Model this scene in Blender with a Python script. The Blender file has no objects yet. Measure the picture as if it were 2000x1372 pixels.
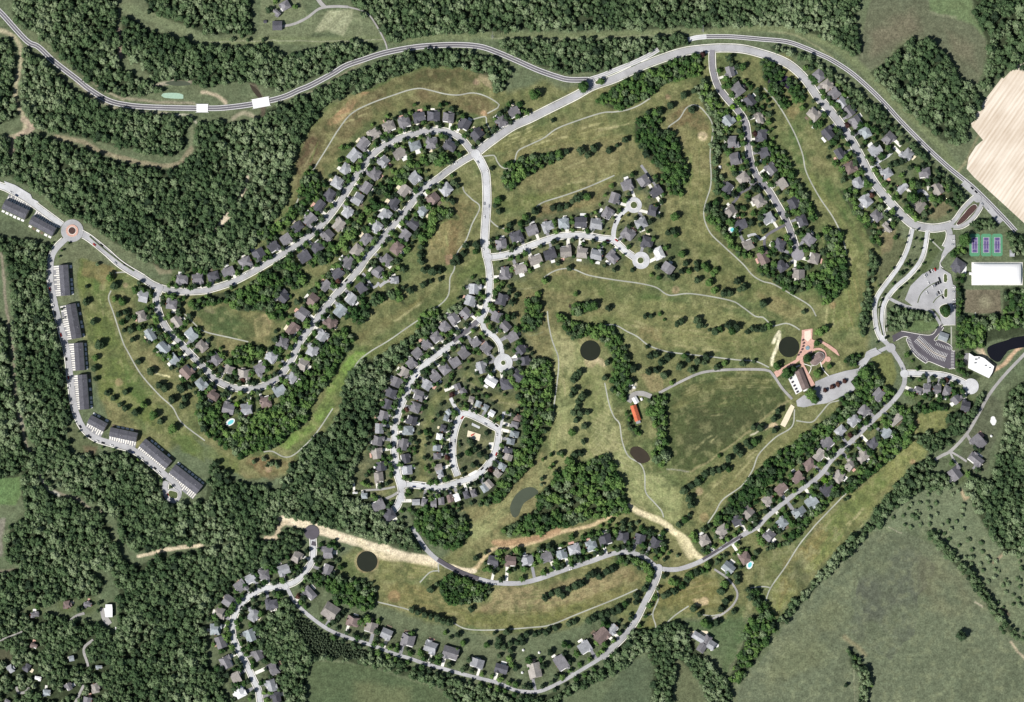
import bpy, math, random
import numpy as np
from mathutils import Vector
R = math.radians
S = 0.75                                   # metres per photo pixel
CX, CY = 1000.0, 686.0
scene = bpy.context.scene
COL = scene.collection

# ------------------------------------------------------------------ camera, sky, sun, exposure
cam_d = bpy.data.cameras.new("Camera"); cam = bpy.data.objects.new("Camera", cam_d); COL.objects.link(cam)
CAM_H = 5200.0
cam.location = (0, 0, CAM_H); cam.rotation_euler = (0, 0, 0)
cam_d.sensor_width = 36; cam_d.lens = 36 * CAM_H / 1500.0
cam_d.clip_start = 50; cam_d.clip_end = 30000
scene.camera = cam
SUN_EL = 52.0
SUN_DX, SUN_DY = -0.86, -0.51              # horizontal direction towards the sun (photo's lower left)
world = bpy.data.worlds.new("World"); scene.world = world; world.use_nodes = True
wn = world.node_tree; bg = wn.nodes["Background"]
sky = wn.nodes.new("ShaderNodeTexSky"); sky.sky_type = 'NISHITA'; sky.sun_disc = False
sky.sun_elevation = R(SUN_EL); sky.sun_rotation = math.atan2(SUN_DX, SUN_DY)
wn.links.new(sky.outputs[0], bg.inputs[0]); bg.inputs[1].default_value = 0.06
sd = bpy.data.lights.new("Sun", 'SUN'); sun = bpy.data.objects.new("Sun", sd); COL.objects.link(sun)
sd.energy = 4.8; sd.angle = R(0.5); sd.color = (1.0, 0.965, 0.91)
_h = math.hypot(SUN_DX, SUN_DY)
to_sun = Vector((SUN_DX/_h*math.cos(R(SUN_EL)), SUN_DY/_h*math.cos(R(SUN_EL)), math.sin(R(SUN_EL))))
sun.rotation_euler = to_sun.to_track_quat('Z', 'Y').to_euler(); sun.location = to_sun * 800
scene.view_settings.view_transform = 'Standard'; scene.view_settings.look = 'None'
scene.view_settings.exposure = 0.16; scene.view_settings.gamma = 1.0
scene.cycles.max_bounces = 3; scene.cycles.diffuse_bounces = 2; scene.cycles.glossy_bounces = 1
scene.cycles.transparent_max_bounces = 4; scene.cycles.use_adaptive_sampling = True

rnd = random.Random(7)

def lin(c):
    return tuple(((v/255.0)/12.92 if v/255.0 <= .04045 else ((v/255.0+.055)/1.055)**2.4) for v in c)
K = 0.80                                   # surface colour for a lit appearance colour
def alb(c, k=None):
    k = K if k is None else k
    return tuple(min(.9, v*k) for v in lin(c))

def X(p): return (p[0]-CX)*S
def Y(p): return (CY-p[1])*S
def ext(p):                                # points on the picture's edge run on beyond it
    x, y = p
    if x <= 0: x = -70
    if x >= 2000: x = 2070
    if y <= 0: y = -70
    if y >= 1372: y = 1442
    return (x, y)
def extp(pts): return [ext(p) for p in pts]

# ------------------------------------------------------------------ materials
MATS = {}
def mat(name, c, rough=.85, noise=.12, scale=.35, spec=.25, bump=0.0, k=None, rand=0.0):
    key = name
    if key in MATS: return MATS[key]
    m = bpy.data.materials.new(name); m.use_nodes = True; nt = m.node_tree; b = nt.nodes["Principled BSDF"]
    a = alb(c, k)
    b.inputs["Roughness"].default_value = rough
    b.inputs["Specular IOR Level"].default_value = spec
    if noise > 0:
        geo = nt.nodes.new("ShaderNodeNewGeometry")
        n = nt.nodes.new("ShaderNodeTexNoise"); n.inputs["Scale"].default_value = scale
        n.inputs["Detail"].default_value = 4; n.inputs["Roughness"].default_value = .65
        nt.links.new(geo.outputs["Position"], n.inputs["Vector"])
        mr = nt.nodes.new("ShaderNodeMapRange"); mr.inputs[1].default_value = .3; mr.inputs[2].default_value = .7
        mr.inputs[3].default_value = 1-noise*1.4; mr.inputs[4].default_value = 1+noise*1.4
        nt.links.new(n.outputs["Fac"], mr.inputs[0])
        last = mr.outputs[0]
        if rand > 0:
            oi = nt.nodes.new("ShaderNodeObjectInfo")
            m2 = nt.nodes.new("ShaderNodeMapRange"); m2.inputs[3].default_value = 1-rand; m2.inputs[4].default_value = 1+rand
            nt.links.new(oi.outputs["Random"], m2.inputs[0])
            mm = nt.nodes.new("ShaderNodeMath"); mm.operation = 'MULTIPLY'
            nt.links.new(last, mm.inputs[0]); nt.links.new(m2.outputs[0], mm.inputs[1]); last = mm.outputs[0]
        hs = nt.nodes.new("ShaderNodeHueSaturation"); hs.inputs["Color"].default_value = (*a, 1)
        nt.links.new(last, hs.inputs["Value"]); nt.links.new(hs.outputs[0], b.inputs["Base Color"])
        if bump > 0:
            bp = nt.nodes.new("ShaderNodeBump"); bp.inputs["Strength"].default_value = bump; bp.inputs["Distance"].default_value = .3
            nt.links.new(n.outputs["Fac"], bp.inputs["Height"]); nt.links.new(bp.outputs[0], b.inputs["Normal"])
    else:
        b.inputs["Base Color"].default_value = (*a, 1)
    MATS[key] = m
    return m

def M_road(name, c):
    """asphalt or concrete: patches, seams and fine grit"""
    m = mat(name, c, rough=.9, noise=.16, scale=.035)
    nt = m.node_tree; b = nt.nodes["Principled BSDF"]; old = b.inputs["Base Color"].links[0].from_socket
    geo = nt.nodes.new("ShaderNodeNewGeometry"); n = nt.nodes.new("ShaderNodeTexNoise"); n.inputs["Scale"].default_value = .9; n.inputs["Detail"].default_value = 6
    nt.links.new(geo.outputs["Position"], n.inputs["Vector"])
    mr = nt.nodes.new("ShaderNodeMapRange"); mr.inputs[1].default_value = .3; mr.inputs[2].default_value = .7; mr.inputs[3].default_value = .86; mr.inputs[4].default_value = 1.1
    hs = nt.nodes.new("ShaderNodeHueSaturation"); nt.links.new(n.outputs["Fac"], mr.inputs[0]); nt.links.new(mr.outputs[0], hs.inputs["Value"])
    nt.links.new(old, hs.inputs["Color"]); nt.links.new(hs.outputs[0], b.inputs["Base Color"])
    return m

ROAD = {
 'light': M_road("concrete_light", (206, 207, 209)), 'mid': M_road("asphalt_worn", (180, 180, 182)),
 'dark': M_road("asphalt_grey", (116, 114, 120)), 'black': M_road("asphalt_fresh", (96, 92, 99)),
 'inner': M_road("asphalt_mid", (150, 148, 154)), 'walk': M_road("concrete_walk", (246, 243, 234)), 'path': M_road("cart_path", (176, 178, 166)),
 'drive': M_road("driveway_grey", (150, 150, 154)), 'gravel': M_road("gravel", (170, 168, 165)),
}
M_line = mat("road_paint_white", (246, 246, 244), rough=.7, noise=.05, scale=.5)
M_water = mat("pond_water", (42, 46, 34), rough=.22, noise=.06, scale=.05, spec=.5)
M_water2 = mat("dark_water", (24, 24, 30), rough=.18, noise=.05, scale=.05, spec=.5)
M_pondw = mat("murky_water", (80, 88, 72), rough=.3, noise=.08, scale=.05, spec=.4)
M_brown_water = mat("brown_water", (62, 54, 42), rough=.35, noise=.1, scale=.05, spec=.4)
M_brick = mat("pink_brick_paving", (216, 174, 158), noise=.14, scale=.5)
M_cream = mat("cream_sand", (240, 228, 200), noise=.06, scale=.4)
M_white = mat("white_paint", (240, 240, 238), rough=.6, noise=.04, scale=.3)
M_membrane = mat("white_membrane", (252, 252, 252), rough=.5, noise=0, k=.85)
M_whiteroof = mat("white_flat_roof", (250, 250, 250), rough=.6, noise=.03, k=.85)
M_siding = mat("house_siding", (200, 195, 182), noise=.05)
M_siding2 = mat("house_siding_grey", (160, 162, 165), noise=.05)
M_glass = mat("car_glass", (30, 34, 40), rough=.1, noise=0, spec=.6)
M_tyre = mat("tyre_rubber", (28, 28, 28), noise=0)
M_brickwall = mat("chimney_brick", (140, 95, 80), noise=.1, scale=2)
M_trunk = mat("bark", (84, 70, 56), noise=.2, scale=2)
M_steel = mat("galvanised_steel", (150, 152, 152), rough=.5, noise=0)
M_fence = mat("fence_wood", (120, 108, 92), noise=.1)

def M_roof(name, c):
    m = bpy.data.materials.new(name); m.use_nodes = True; nt = m.node_tree; b = nt.nodes["Principled BSDF"]
    b.inputs["Roughness"].default_value = .9; b.inputs["Specular IOR Level"].default_value = .2
    a = alb(c)
    geo = nt.nodes.new("ShaderNodeNewGeometry")
    n1 = nt.nodes.new("ShaderNodeTexNoise"); n1.inputs["Scale"].default_value = .8; n1.inputs["Detail"].default_value = 5
    n2 = nt.nodes.new("ShaderNodeTexNoise"); n2.inputs["Scale"].default_value = .15; n2.inputs["Detail"].default_value = 3
    oi = nt.nodes.new("ShaderNodeObjectInfo")
    for n in (n1, n2): nt.links.new(geo.outputs["Position"], n.inputs["Vector"])
    def rng(src, lo, hi, a0=.3, a1=.7):
        mr = nt.nodes.new("ShaderNodeMapRange"); mr.inputs[1].default_value = a0; mr.inputs[2].default_value = a1
        mr.inputs[3].default_value = lo; mr.inputs[4].default_value = hi; nt.links.new(src, mr.inputs[0]); return mr.outputs[0]
    def mul(a_, b_):
        q = nt.nodes.new("ShaderNodeMath"); q.operation = 'MULTIPLY'; nt.links.new(a_, q.inputs[0]); nt.links.new(b_, q.inputs[1]); return q.outputs[0]
    v = mul(mul(rng(n1.outputs["Fac"], .78, 1.2), rng(n2.outputs["Fac"], .85, 1.15)), rng(oi.outputs["Random"], .82, 1.18, 0, 1))
    hs = nt.nodes.new("ShaderNodeHueSaturation"); hs.inputs["Color"].default_value = (*a, 1)
    nt.links.new(v, hs.inputs["Value"]); nt.links.new(hs.outputs[0], b.inputs["Base Color"])
    return m
ROOF = {'d': M_roof("shingles_dark_grey", (96, 96, 103)), 'g': M_roof("shingles_grey", (134, 132, 136)), 'l': M_roof("shingles_light_grey", (172, 174, 178)),
        'b': M_roof("shingles_brown", (134, 118, 114)), 't': M_roof("shingles_tan", (164, 158, 152)), 'u': M_roof("shingles_blue_grey", (158, 166, 170)),
        'w': M_roof("roof_white", (246, 246, 246)), 'o': M_roof("roof_orange", (196, 108, 78))}
ROOF_WORD = {'d': 'dark grey', 'g': 'grey', 'l': 'light grey', 'b': 'brown', 't': 'tan', 'u': 'blue-grey', 'w': 'white', 'o': 'orange'}

# ------------------------------------------------------------------ mesh helpers
def new_mesh(name, verts, faces, mats, parent=None, mi=None, loc=None):
    me = bpy.data.meshes.new(name); me.from_pydata(verts, [], faces); me.validate(clean_customdata=False); me.update()
    for m in (mats if isinstance(mats, (list, tuple)) else [mats]): me.materials.append(m)
    if mi is not None and len(mi) == len(me.polygons): me.polygons.foreach_set("material_index", mi)
    o = bpy.data.objects.new(name, me); COL.objects.link(o)
    if parent is not None: o.parent = parent
    if loc is not None: o.location = loc
    return o
def empty(name, loc, rz=0.0):
    o = bpy.data.objects.new(name, None); COL.objects.link(o); o.location = loc; o.rotation_euler = (0, 0, rz); o.empty_display_size = 1
    return o
def tag(o, label, cat, group=None, kind=None):
    o["label"] = label; o["category"] = cat
    if group: o["group"] = group
    if kind: o["kind"] = kind
    return o
def struct(o): o["kind"] = "structure"; return o

class MB:
    def __init__(s): s.v = []; s.f = []; s.m = []
    def add(s, vs, fs, m=0):
        n = len(s.v); s.v += [tuple(v) for v in vs]; s.f += [tuple(i+n for i in f) for f in fs]; s.m += [m]*len(fs)
    def box(s, x0, x1, y0, y1, z0, z1, m=0):
        s.add([(x0,y0,z0),(x1,y0,z0),(x1,y1,z0),(x0,y1,z0),(x0,y0,z1),(x1,y0,z1),(x1,y1,z1),(x0,y1,z1)],
              [(0,3,2,1),(4,5,6,7),(0,1,5,4),(1,2,6,5),(2,3,7,6),(3,0,4,7)], m)
    def prism(s, poly, z0, z1, m=0):
        n = len(poly)
        a = sum(poly[i][0]*poly[(i+1)%n][1]-poly[(i+1)%n][0]*poly[i][1] for i in range(n))
        if a < 0: poly = poly[::-1]
        s.add([(x,y,z0) for x,y in poly]+[(x,y,z1) for x,y in poly],
              [tuple(range(n))[::-1], tuple(range(n,2*n))]+[(i,(i+1)%n,n+(i+1)%n,n+i) for i in range(n)], m)
    def cyl(s, x, y, r, z0, z1, n=12, m=0, r1=None):
        r1 = r if r1 is None else r1
        s.add([(x+r*math.cos(2*math.pi*i/n), y+r*math.sin(2*math.pi*i/n), z0) for i in range(n)] +
              [(x+r1*math.cos(2*math.pi*i/n), y+r1*math.sin(2*math.pi*i/n), z1) for i in range(n)],
              [tuple(range(n))[::-1], tuple(range(n,2*n))]+[(i,(i+1)%n,n+(i+1)%n,n+i) for i in range(n)], m)
    def build(s, name, mats, parent=None, loc=None):
        return new_mesh(name, s.v, s.f, mats, parent, s.m, loc)

def catmull(pts, step=5.0, closed=False):
    P = [np.array(p, float) for p in pts]; out = []
    n = len(P)
    if n < 3 and not closed:
        d = np.linalg.norm(P[1]-P[0]); k = max(1, int(d/step)); return [tuple(P[0]+(P[1]-P[0])*i/k) for i in range(k+1)]
    rngi = range(n) if closed else range(n-1)
    for i in rngi:
        p0 = P[(i-1) % n] if (closed or i > 0) else 2*P[0]-P[1]
        p1 = P[i]; p2 = P[(i+1) % n]
        p3 = P[(i+2) % n] if (closed or i+2 < n) else 2*P[-1]-P[-2]
        k = max(1, int(np.linalg.norm(p2-p1)/step))
        for j in range(k):
            t = j/k
            out.append(tuple(.5*((2*p1)+(-p0+p2)*t+(2*p0-5*p1+4*p2-p3)*t*t+(-p0+3*p1-3*p2+p3)*t**3)))
    if not closed: out.append(tuple(P[-1]))
    return out
def extend_ends(pts):
    pts = [tuple(p) for p in pts]
    def edge(p): return p[0] <= 1 or p[0] >= 1999 or p[1] <= 1 or p[1] >= 1371
    if edge(pts[0]):
        d = np.subtract(pts[0], pts[1]); d = d/np.linalg.norm(d); pts = [tuple(np.add(pts[0], d*70))]+pts
    if edge(pts[-1]):
        d = np.subtract(pts[-1], pts[-2]); d = d/np.linalg.norm(d); pts = pts+[tuple(np.add(pts[-1], d*70))]
    return pts
def offset_line(c, off):
    a = np.array(c, float); t = np.gradient(a, axis=0); t /= (np.linalg.norm(t, axis=1)[:, None]+1e-9)
    nrm = np.stack([-t[:, 1], t[:, 0]], 1)
    return a+nrm*off
def strip_into(mb, c, w, z, skip=None, wob=0.0, m=0, rs=None, up=0.0):
    """flat strip of width w (photo px) along the centre line c; skip(px,py) drops pieces"""
    n = len(c)
    ww = np.full(n, w/2.0)
    if wob and rs is not None: ww = ww*(1+wob*(np.array([rs.random() for _ in range(n)])-.5)*2)
    L = offset_line(c, 1.0)-np.array(c); A = np.array(c)+L*ww[:, None]; B = np.array(c)-L*ww[:, None]
    for i in range(n-1):
        if skip is not None:
            q = (np.array(c[i])+np.array(c[i+1]))/2
            if skip(q[0], q[1]): continue
        quad = [(X(A[i]), Y(A[i]), z), (X(B[i]), Y(B[i]), z), (X(B[i+1]), Y(B[i+1]), z), (X(A[i+1]), Y(A[i+1]), z)]
        mb.add(quad, [(0, 1, 2, 3)][::1], m)
def flip_up(mb):
    for i, f in enumerate(mb.f):
        p = [mb.v[j] for j in f[:3]]
        if (p[1][0]-p[0][0])*(p[2][1]-p[0][1])-(p[1][1]-p[0][1])*(p[2][0]-p[0][0]) < 0: mb.f[i] = f[::-1]
def sheet(name, poly, z, m, smooth=None):
    pts = extp(poly)
    if smooth: pts = catmull(pts, smooth, closed=True)
    me = bpy.data.meshes.new(name); v = [(X(p), Y(p), z) for p in pts]
    a = sum(v[i][0]*v[(i+1) % len(v)][1]-v[(i+1) % len(v)][0]*v[i][1] for i in range(len(v)))
    if a < 0: v = v[::-1]
    from mathutils.geometry import tessellate_polygon
    tris = tessellate_polygon([[Vector(q) for q in v]])
    mb = MB(); mb.add(v, [tuple(t) for t in tris]); flip_up(mb)
    return struct(new_mesh(name, mb.v, mb.f, m))

# ------------------------------------------------------------------ raster masks (planning only: where roads, houses and woods stand)
OX = OY = 80; RW, RH = 2160, 1532
def pip(px, py, poly):
    inside = np.zeros(px.shape, bool); n = len(poly); j = n-1
    for i in range(n):
        xi, yi = poly[i]; xj, yj = poly[j]
        if yi != yj:
            c = ((yi > py) != (yj > py)) & (px < (xj-xi)*(py-yi)/(yj-yi)+xi); inside ^= c
        j = i
    return inside
def segdist(px, py, pts, closed=False):
    d = np.full(px.shape, 1e9)
    n = len(pts)
    for i in range(n if closed else n-1):
        ax, ay = pts[i]; bx, by = pts[(i+1) % n]; dx, dy = bx-ax, by-ay; L = dx*dx+dy*dy+1e-9
        t = np.clip(((px-ax)*dx+(py-ay)*dy)/L, 0, 1)
        d = np.minimum(d, (px-ax-t*dx)**2+(py-ay-t*dy)**2)
    return np.sqrt(d)
def mask_poly(M, poly):
    poly = extp(poly); xs = [p[0] for p in poly]; ys = [p[1] for p in poly]
    x0, x1 = max(0, int(min(xs))+OX-1), min(RW, int(max(xs))+OX+2); y0, y1 = max(0, int(min(ys))+OY-1), min(RH, int(max(ys))+OY+2)
    gy, gx = np.mgrid[y0:y1, x0:x1]; M[y0:y1, x0:x1] |= pip(gx-OX+.5, gy-OY+.5, poly)
def mask_stroke(M, pts, hw, val=True):
    for i in range(len(pts)-1):
        seg = [pts[i], pts[i+1]]
        xs = [p[0] for p in seg]; ys = [p[1] for p in seg]
        x0, x1 = max(0, int(min(xs)-hw)+OX-1), min(RW, int(max(xs)+hw)+OX+2); y0, y1 = max(0, int(min(ys)-hw)+OY-1), min(RH, int(max(ys)+hw)+OY+2)
        if x1 <= x0 or y1 <= y0: continue
        gy, gx = np.mgrid[y0:y1, x0:x1]; M[y0:y1, x0:x1][segdist(gx-OX+.5, gy-OY+.5, seg) < hw] = val
def mget(M, x, y):
    i, j = int(y)+OY, int(x)+OX
    return bool(M[i, j]) if 0 <= i < RH and 0 <= j < RW else False
def vnoise(x, y, scale, seed):
    rs = np.random.RandomState(seed); n = 256; g = rs.rand(n, n)
    u = x/scale+1000; v = y/scale+1000; iu = np.floor(u).astype(int); iv = np.floor(v).astype(int); fu = u-iu; fv = v-iv
    fu = fu*fu*(3-2*fu); fv = fv*fv*(3-2*fv)
    a = g[iv % n, iu % n]; b = g[iv % n, (iu+1) % n]; c = g[(iv+1) % n, iu % n]; d = g[(iv+1) % n, (iu+1) % n]
    return (a*(1-fu)+b*fu)*(1-fv)+(c*(1-fu)+d*fu)*fv
def fnoise(x, y, scale, seed, oct=4):
    t = 0; w = 1; s = 0
    for k in range(oct): t = t+w*vnoise(x, y, scale/2**k, seed+k*17); s += w; w *= .55
    return t/s
# ------------------------------------------------------------------ plan data (photo pixels)
ROADS = [  # kind, width px, pavements(l,r), points, description
 ('dark', 11, (0,0), [(0,24),(8,32),(52,80),(75,92),(105,120),(150,155),(175,175),(212,197),(250,206),(300,210),(382,212),(406,212),(437,211),(492,204),(550,191),(585,176),(607,167),(650,144),(675,129),(712,116),(750,104),(800,94),(850,89),(900,88),(940,92),(975,104),(1012,120),(1050,137),(1087,150),(1112,156),(1150,156)], 'hwy'),
 ('mid', 9, (0,0), [(1150,156),(1175,148),(1200,138),(1240,122),(1270,107),(1286,97)], 'hwy'),
 ('light', 9, (0,0), [(1344,78),(1360,74),(1380,72)], 'hwy'),
 ('dark', 9, (0,0), [(1380,72),(1425,72),(1487,77),(1537,82),(1575,95),(1600,106),(1625,118),(1662,142),(1700,175),(1732,207),(1762,240),(1812,290),(1850,325),(1877,347),(1900,366),(1925,390),(1962,428),(1984,452)], 'hwy'),
 ('mid', 13, (1,1), [(927,302),(932,298),(960,276),(1000,248),(1035,232),(1075,212),(1125,187),(1157,169),(1200,154),(1250,131),(1300,112),(1337,101),(1375,96),(1412,94),(1450,96),(1487,105),(1525,118),(1550,133),(1575,158),(1597,190),(1620,215),(1655,262),(1680,305),(1700,345),(1717,370),(1750,408),(1775,433),(1790,441),(1820,446),(1845,443),(1862,438)], 'blvd'),
 ('mid', 7, (1,0), [(1858,438),(1868,427),(1880,410),(1896,393),(1909,382)], 'link'),
 ('mid', 11, (0,1), [(1851,444),(1855,455),(1853,470),(1846,484)], 'link'),
 ('mid', 7, (0,1), [(1862,443),(1878,442),(1896,430),(1909,414),(1917,398),(1915,386)], 'link'),
 ('mid', 7, (0,0), [(1676,712),(1700,695),(1722,684),(1740,676)], 'clubdrive'),
 ('mid', 6, (0,0), [(1692,700),(1694,690),(1712,682)], 'clubdrive'),
 ('mid', 11, (0,0), [(1880,357),(1900,375),(1925,400),(1955,435)], 'blvd'),
 ('light', 13, (1,1), [(927,302),(935,310),(943,325),(949,343),(951,393),(948,443),(947,470),(951,503)], 'central'),
 ('light', 10.5, (1,1), [(951,503),(956,530),(956,568),(950,597),(940,620),(920,640),(900,655),(875,678),(850,696),(825,717),(807,738),(790,776),(780,800),(771,833),(771,856),(769,873),(773,903),(776,926),(782,947),(784,965),(775,990),(765,998)], 'central'),
 ('mid', 10, (1,1), [(927,302),(918,291),(900,271),(875,258),(837,256),(800,264),(770,275),(737,294),(712,322),(693,350),(670,385),(645,420),(620,448),(595,468),(562,490),(525,513),(487,535),(450,553),(412,565),(400,568),(362,570),(330,567),(300,557),(280,544)], 'crescent'),
 ('mid', 11, (1,1), [(280,544),(237,518),(205,490),(175,466),(158,456)], 'crescent'),
 ('light', 10, (1,1), [(121,440),(82,411),(50,388),(15,369),(0,363)], 'crescent'),
 ('mid', 11, (0,1), [(130,466),(113,482),(103,498),(99,518),(100,555),(110,605),(120,643),(131,686),(136,723),(142,773),(149,806),(163,836),(187,856),(225,868),(262,880),(300,908),(325,930),(343,946),(350,962),(345,976),(334,977),(325,968),(322,951),(325,940)], 'west'),
 ('mid', 10, (1,1), [(312,566),(306,580),(307,597),(314,620),(328,645),(350,668),(375,695),(400,720),(420,741),(450,756),(487,760),(520,752),(547,734),(570,702),(585,670),(605,643),(625,615),(650,583),(675,555),(700,528),(717,503),(737,480),(762,448),(787,420),(807,393),(830,367),(857,348),(875,334),(905,314),(927,302)], 'loop'),
 ('light', 10, (1,1), [(951,503),(975,501),(1000,495),(1037,480),(1075,467),(1100,461),(1137,460),(1175,466),(1198,470),(1222,491),(1240,504)], 'middle'),
 ('light', 9, (0,0), [(1198,470),(1199,450),(1206,430),(1218,414),(1230,405)], 'middle'),
 ('light', 9, (0,1), [(940,622),(948,645),(964,656),(978,675),(981,700)], 'southcourt'),
 ('light', 10, (1,1), [(784,948),(800,947),(825,949),(857,953),(895,942),(925,932),(948,914),(966,886),(974,850),(972,838),(962,832),(940,820),(912,808),(900,814),(889,840),(884,873),(886,906),(894,930)], 'green'),
 ('light', 7, (0,0), [(905,812),(890,797),(880,778)], 'green'),
 ('light', 5, (0,0), [(977,838),(981,820),(984,805)], 'green'),
 ('inner', 10, (1,1), [(1391,98),(1391,120),(1393,140),(1402,168),(1420,193),(1440,215),(1455,237),(1460,262),(1463,300),(1472,332),(1482,350),(1500,370),(1517,398),(1535,430),(1547,460),(1555,485)], 'north-east'),
 ('dark', 5, (0,0), [(1479,356),(1462,369),(1447,377),(1438,390),(1430,398)], 'lane'),
 ('dark', 5, (0,0), [(1533,440),(1510,452),(1495,463),(1493,480),(1498,492)], 'lane'),
 ('light', 5, (0,0), [(1495,463),(1485,468),(1474,458),(1460,462)], 'lane'),
 ('light', 11, (1,1), [(784,962),(784,980)], 'x'),
 ('mid', 9, (0,0), [(805,1030),(817,1050),(835,1076),(862,1099),(900,1118),(935,1131),(962,1138),(1000,1140),(1025,1138),(1062,1128),(1100,1114),(1150,1098),(1200,1081),(1232,1080),(1260,1090),(1285,1109),(1315,1113),(1340,1108),(1370,1096),(1400,1078),(1450,1046),(1480,1029),(1500,1008),(1545,971),(1600,930),(1625,898),(1662,863),(1700,826),(1740,788),(1760,763),(1767,743),(1764,720),(1750,695),(1733,672),(1722,662)], 'southeast'),
 ('light', 7, (1,0), [(1722,664),(1713,643),(1709,605),(1713,583),(1725,563),(1750,530),(1765,505),(1775,480),(1783,447)], 'avenue'),
 ('light', 7, (0,1), [(1727,666),(1722,640),(1723,605),(1732,582),(1750,560),(1775,538),(1795,513),(1805,488),(1811,450)], 'avenue'),
 ('mid', 6, (0,0), [(1735,582),(1750,590),(1775,600),(1800,602),(1818,608),(1830,622),(1838,636)], 'avenue'),
 ('light', 9, (1,1), [(1766,729),(1800,730),(1840,733),(1870,742),(1890,752)], 'eastcourt'),
 ('mid', 11, (1,0), [(1285,1109),(1284,1122),(1275,1145),(1257,1180),(1240,1214),(1218,1243),(1200,1261),(1175,1285)], 'south'),
 ('mid', 7, (0,0), [(1175,1285),(1137,1308),(1100,1330),(1062,1348),(1037,1352),(1005,1348),(975,1335),(940,1326),(900,1316),(857,1304),(825,1295),(800,1286),(775,1279),(725,1260),(675,1244),(640,1229),(605,1204),(580,1181),(568,1163),(560,1146)], 'south'),
 ('light', 10, (1,1), [(611,1052),(612,1075),(608,1098),(597,1115),(580,1134),(556,1144),(512,1151),(482,1169),(465,1189),(455,1214),(455,1244),(466,1269),(482,1299),(494,1326),(505,1349),(508,1371)], 'southwest'),
 ('light', 5, (0,0), [(1700,328),(1717,316),(1735,305),(1742,298)], 'lane'),
 ('gravel', 6, (0,0), [(1999,694),(1962,733),(1932,771),(1910,811),(1888,848),(1858,880),(1840,890),(1826,898)], 'farm'),
 ('gravel', 4, (0,0), [(1856,882),(1875,893),(1888,902)], 'farm'),
 ('gravel', 6, (0,0), [(1888,848),(1895,860),(1902,868)], 'farm'),
 ('gravel', 4, (0,0), [(1855,882),(1862,897),(1872,910)], 'farm'),
 ('gravel', 5, (0,0), [(1287,768),(1325,748),(1362,731),(1390,725),(1437,722),(1495,723),(1510,733),(1527,758),(1547,780)], 'service'),
 ('gravel', 10, (0,0), [(1228,786),(1238,771),(1255,769),(1272,775)], 'service'),
 ('gravel', 4, (0,0), [(1395,1112),(1422,1131),(1440,1158),(1433,1180),(1412,1199),(1390,1209)], 'service'),
 ('gravel', 5, (0,0), [(551,52),(575,47),(600,35),(625,17),(655,13),(680,14)], 'farm'),
 ('gravel', 8, (0,0), [(622,0),(628,8),(634,14)], 'farm'),
 ('gravel', 3, (0,0), [(680,14),(715,25),(735,50),(752,82),(756,96)], 'farm'),
 ('gravel', 4, (0,0), [(0,1251),(25,1242),(44,1234)], 'farm'),
 ('gravel', 5, (0,0), [(182,1250),(166,1263),(164,1275),(170,1293),(172,1302)], 'farm'),
 ('gravel', 5, (0,0), [(164,1338),(157,1352),(148,1371)], 'farm'),
 ('gravel', 5, (0,0), [(32,1341),(36,1353),(50,1352),(57,1343)], 'farm'),
 ('gravel', 5, (0,0), [(136,1213),(150,1203),(165,1198)], 'farm'),
 ('gravel', 12, (0,0), [(201,1188),(204,1205),(214,1220)], 'farm'),
 ('gravel', 4, (0,0), [(712,958),(745,956),(772,951)], 'lane'),
 ('gravel', 5, (0,0), [(752,975),(768,968),(780,960)], 'lane'),
 ('mid', 5, (0,0), [(740,552),(730,562),(713,540),(708,534)], 'lane'),
 ('mid', 6, (0,0), [(741,560),(755,550),(768,548)], 'lane'),
 ('light', 6, (0,0), [(1784,385),(1797,372),(1808,378),(1815,392)], 'lane'),
]
DISCS = [ # x,y,r,kind
 (141,451,22,'mid'),(1238,401,15.5,'light'),(1252,509,17,'light'),(983,709,18,'light'),(1558,497,12.5,'inner'),(1896,755,15.5,'light'),(609,1040,14.5,'black'),
 (929,301,9,'light'),(338,968,14,'mid'),(1909,388,8,'mid'),(1154,160,8,'mid'),(1286,1110,8,'mid'),(312,562,7,'mid'),(953,503,8,'light'),(785,946,9,'light'),(1766,730,8,'light'),(556,1146,7,'light'),(1740,680,9,'mid')]
LOTS = [ # polygon sheets: kind, pts
 ('mid', [(1839,498),(1833,527),(1819,527),(1801,536),(1778,559),(1767,586),(1787,602),(1824,604),(1835,617),(1839,631),(1844,636),(1866,634),(1866,559),(1861,556),(1857,536),(1839,525),(1837,514),(1851,495),(1866,482),(1865,459),(1853,459),(1846,482)]),
 ('black', [(1760,647),(1815,655),(1830,642),(1837,633),(1843,640),(1839,647),(1824,664),(1827,667),(1833,664),(1857,675),(1859,685),(1865,686),(1865,720),(1853,721),(1813,706),(1808,710),(1785,692),(1769,665),(1774,659),(1765,658),(1745,669),(1742,656)]),
 ('mid', [(1592,746),(1619,734),(1650,725),(1677,720),(1693,689),(1712,683),(1722,690),(1700,700),(1681,727),(1661,746),(1671,759),(1664,766),(1615,788),(1592,791),(1570,796),(1557,794),(1555,783),(1570,772),(1592,757)]),
 ('light', [(8,354),(12,364),(70,398),(76,395),(63,388),(60,380),(30,362)]),
 ('light', [(1545,790),(1552,795),(1541,820),(1533,835),(1524,830),(1536,806)]),
]
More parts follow.
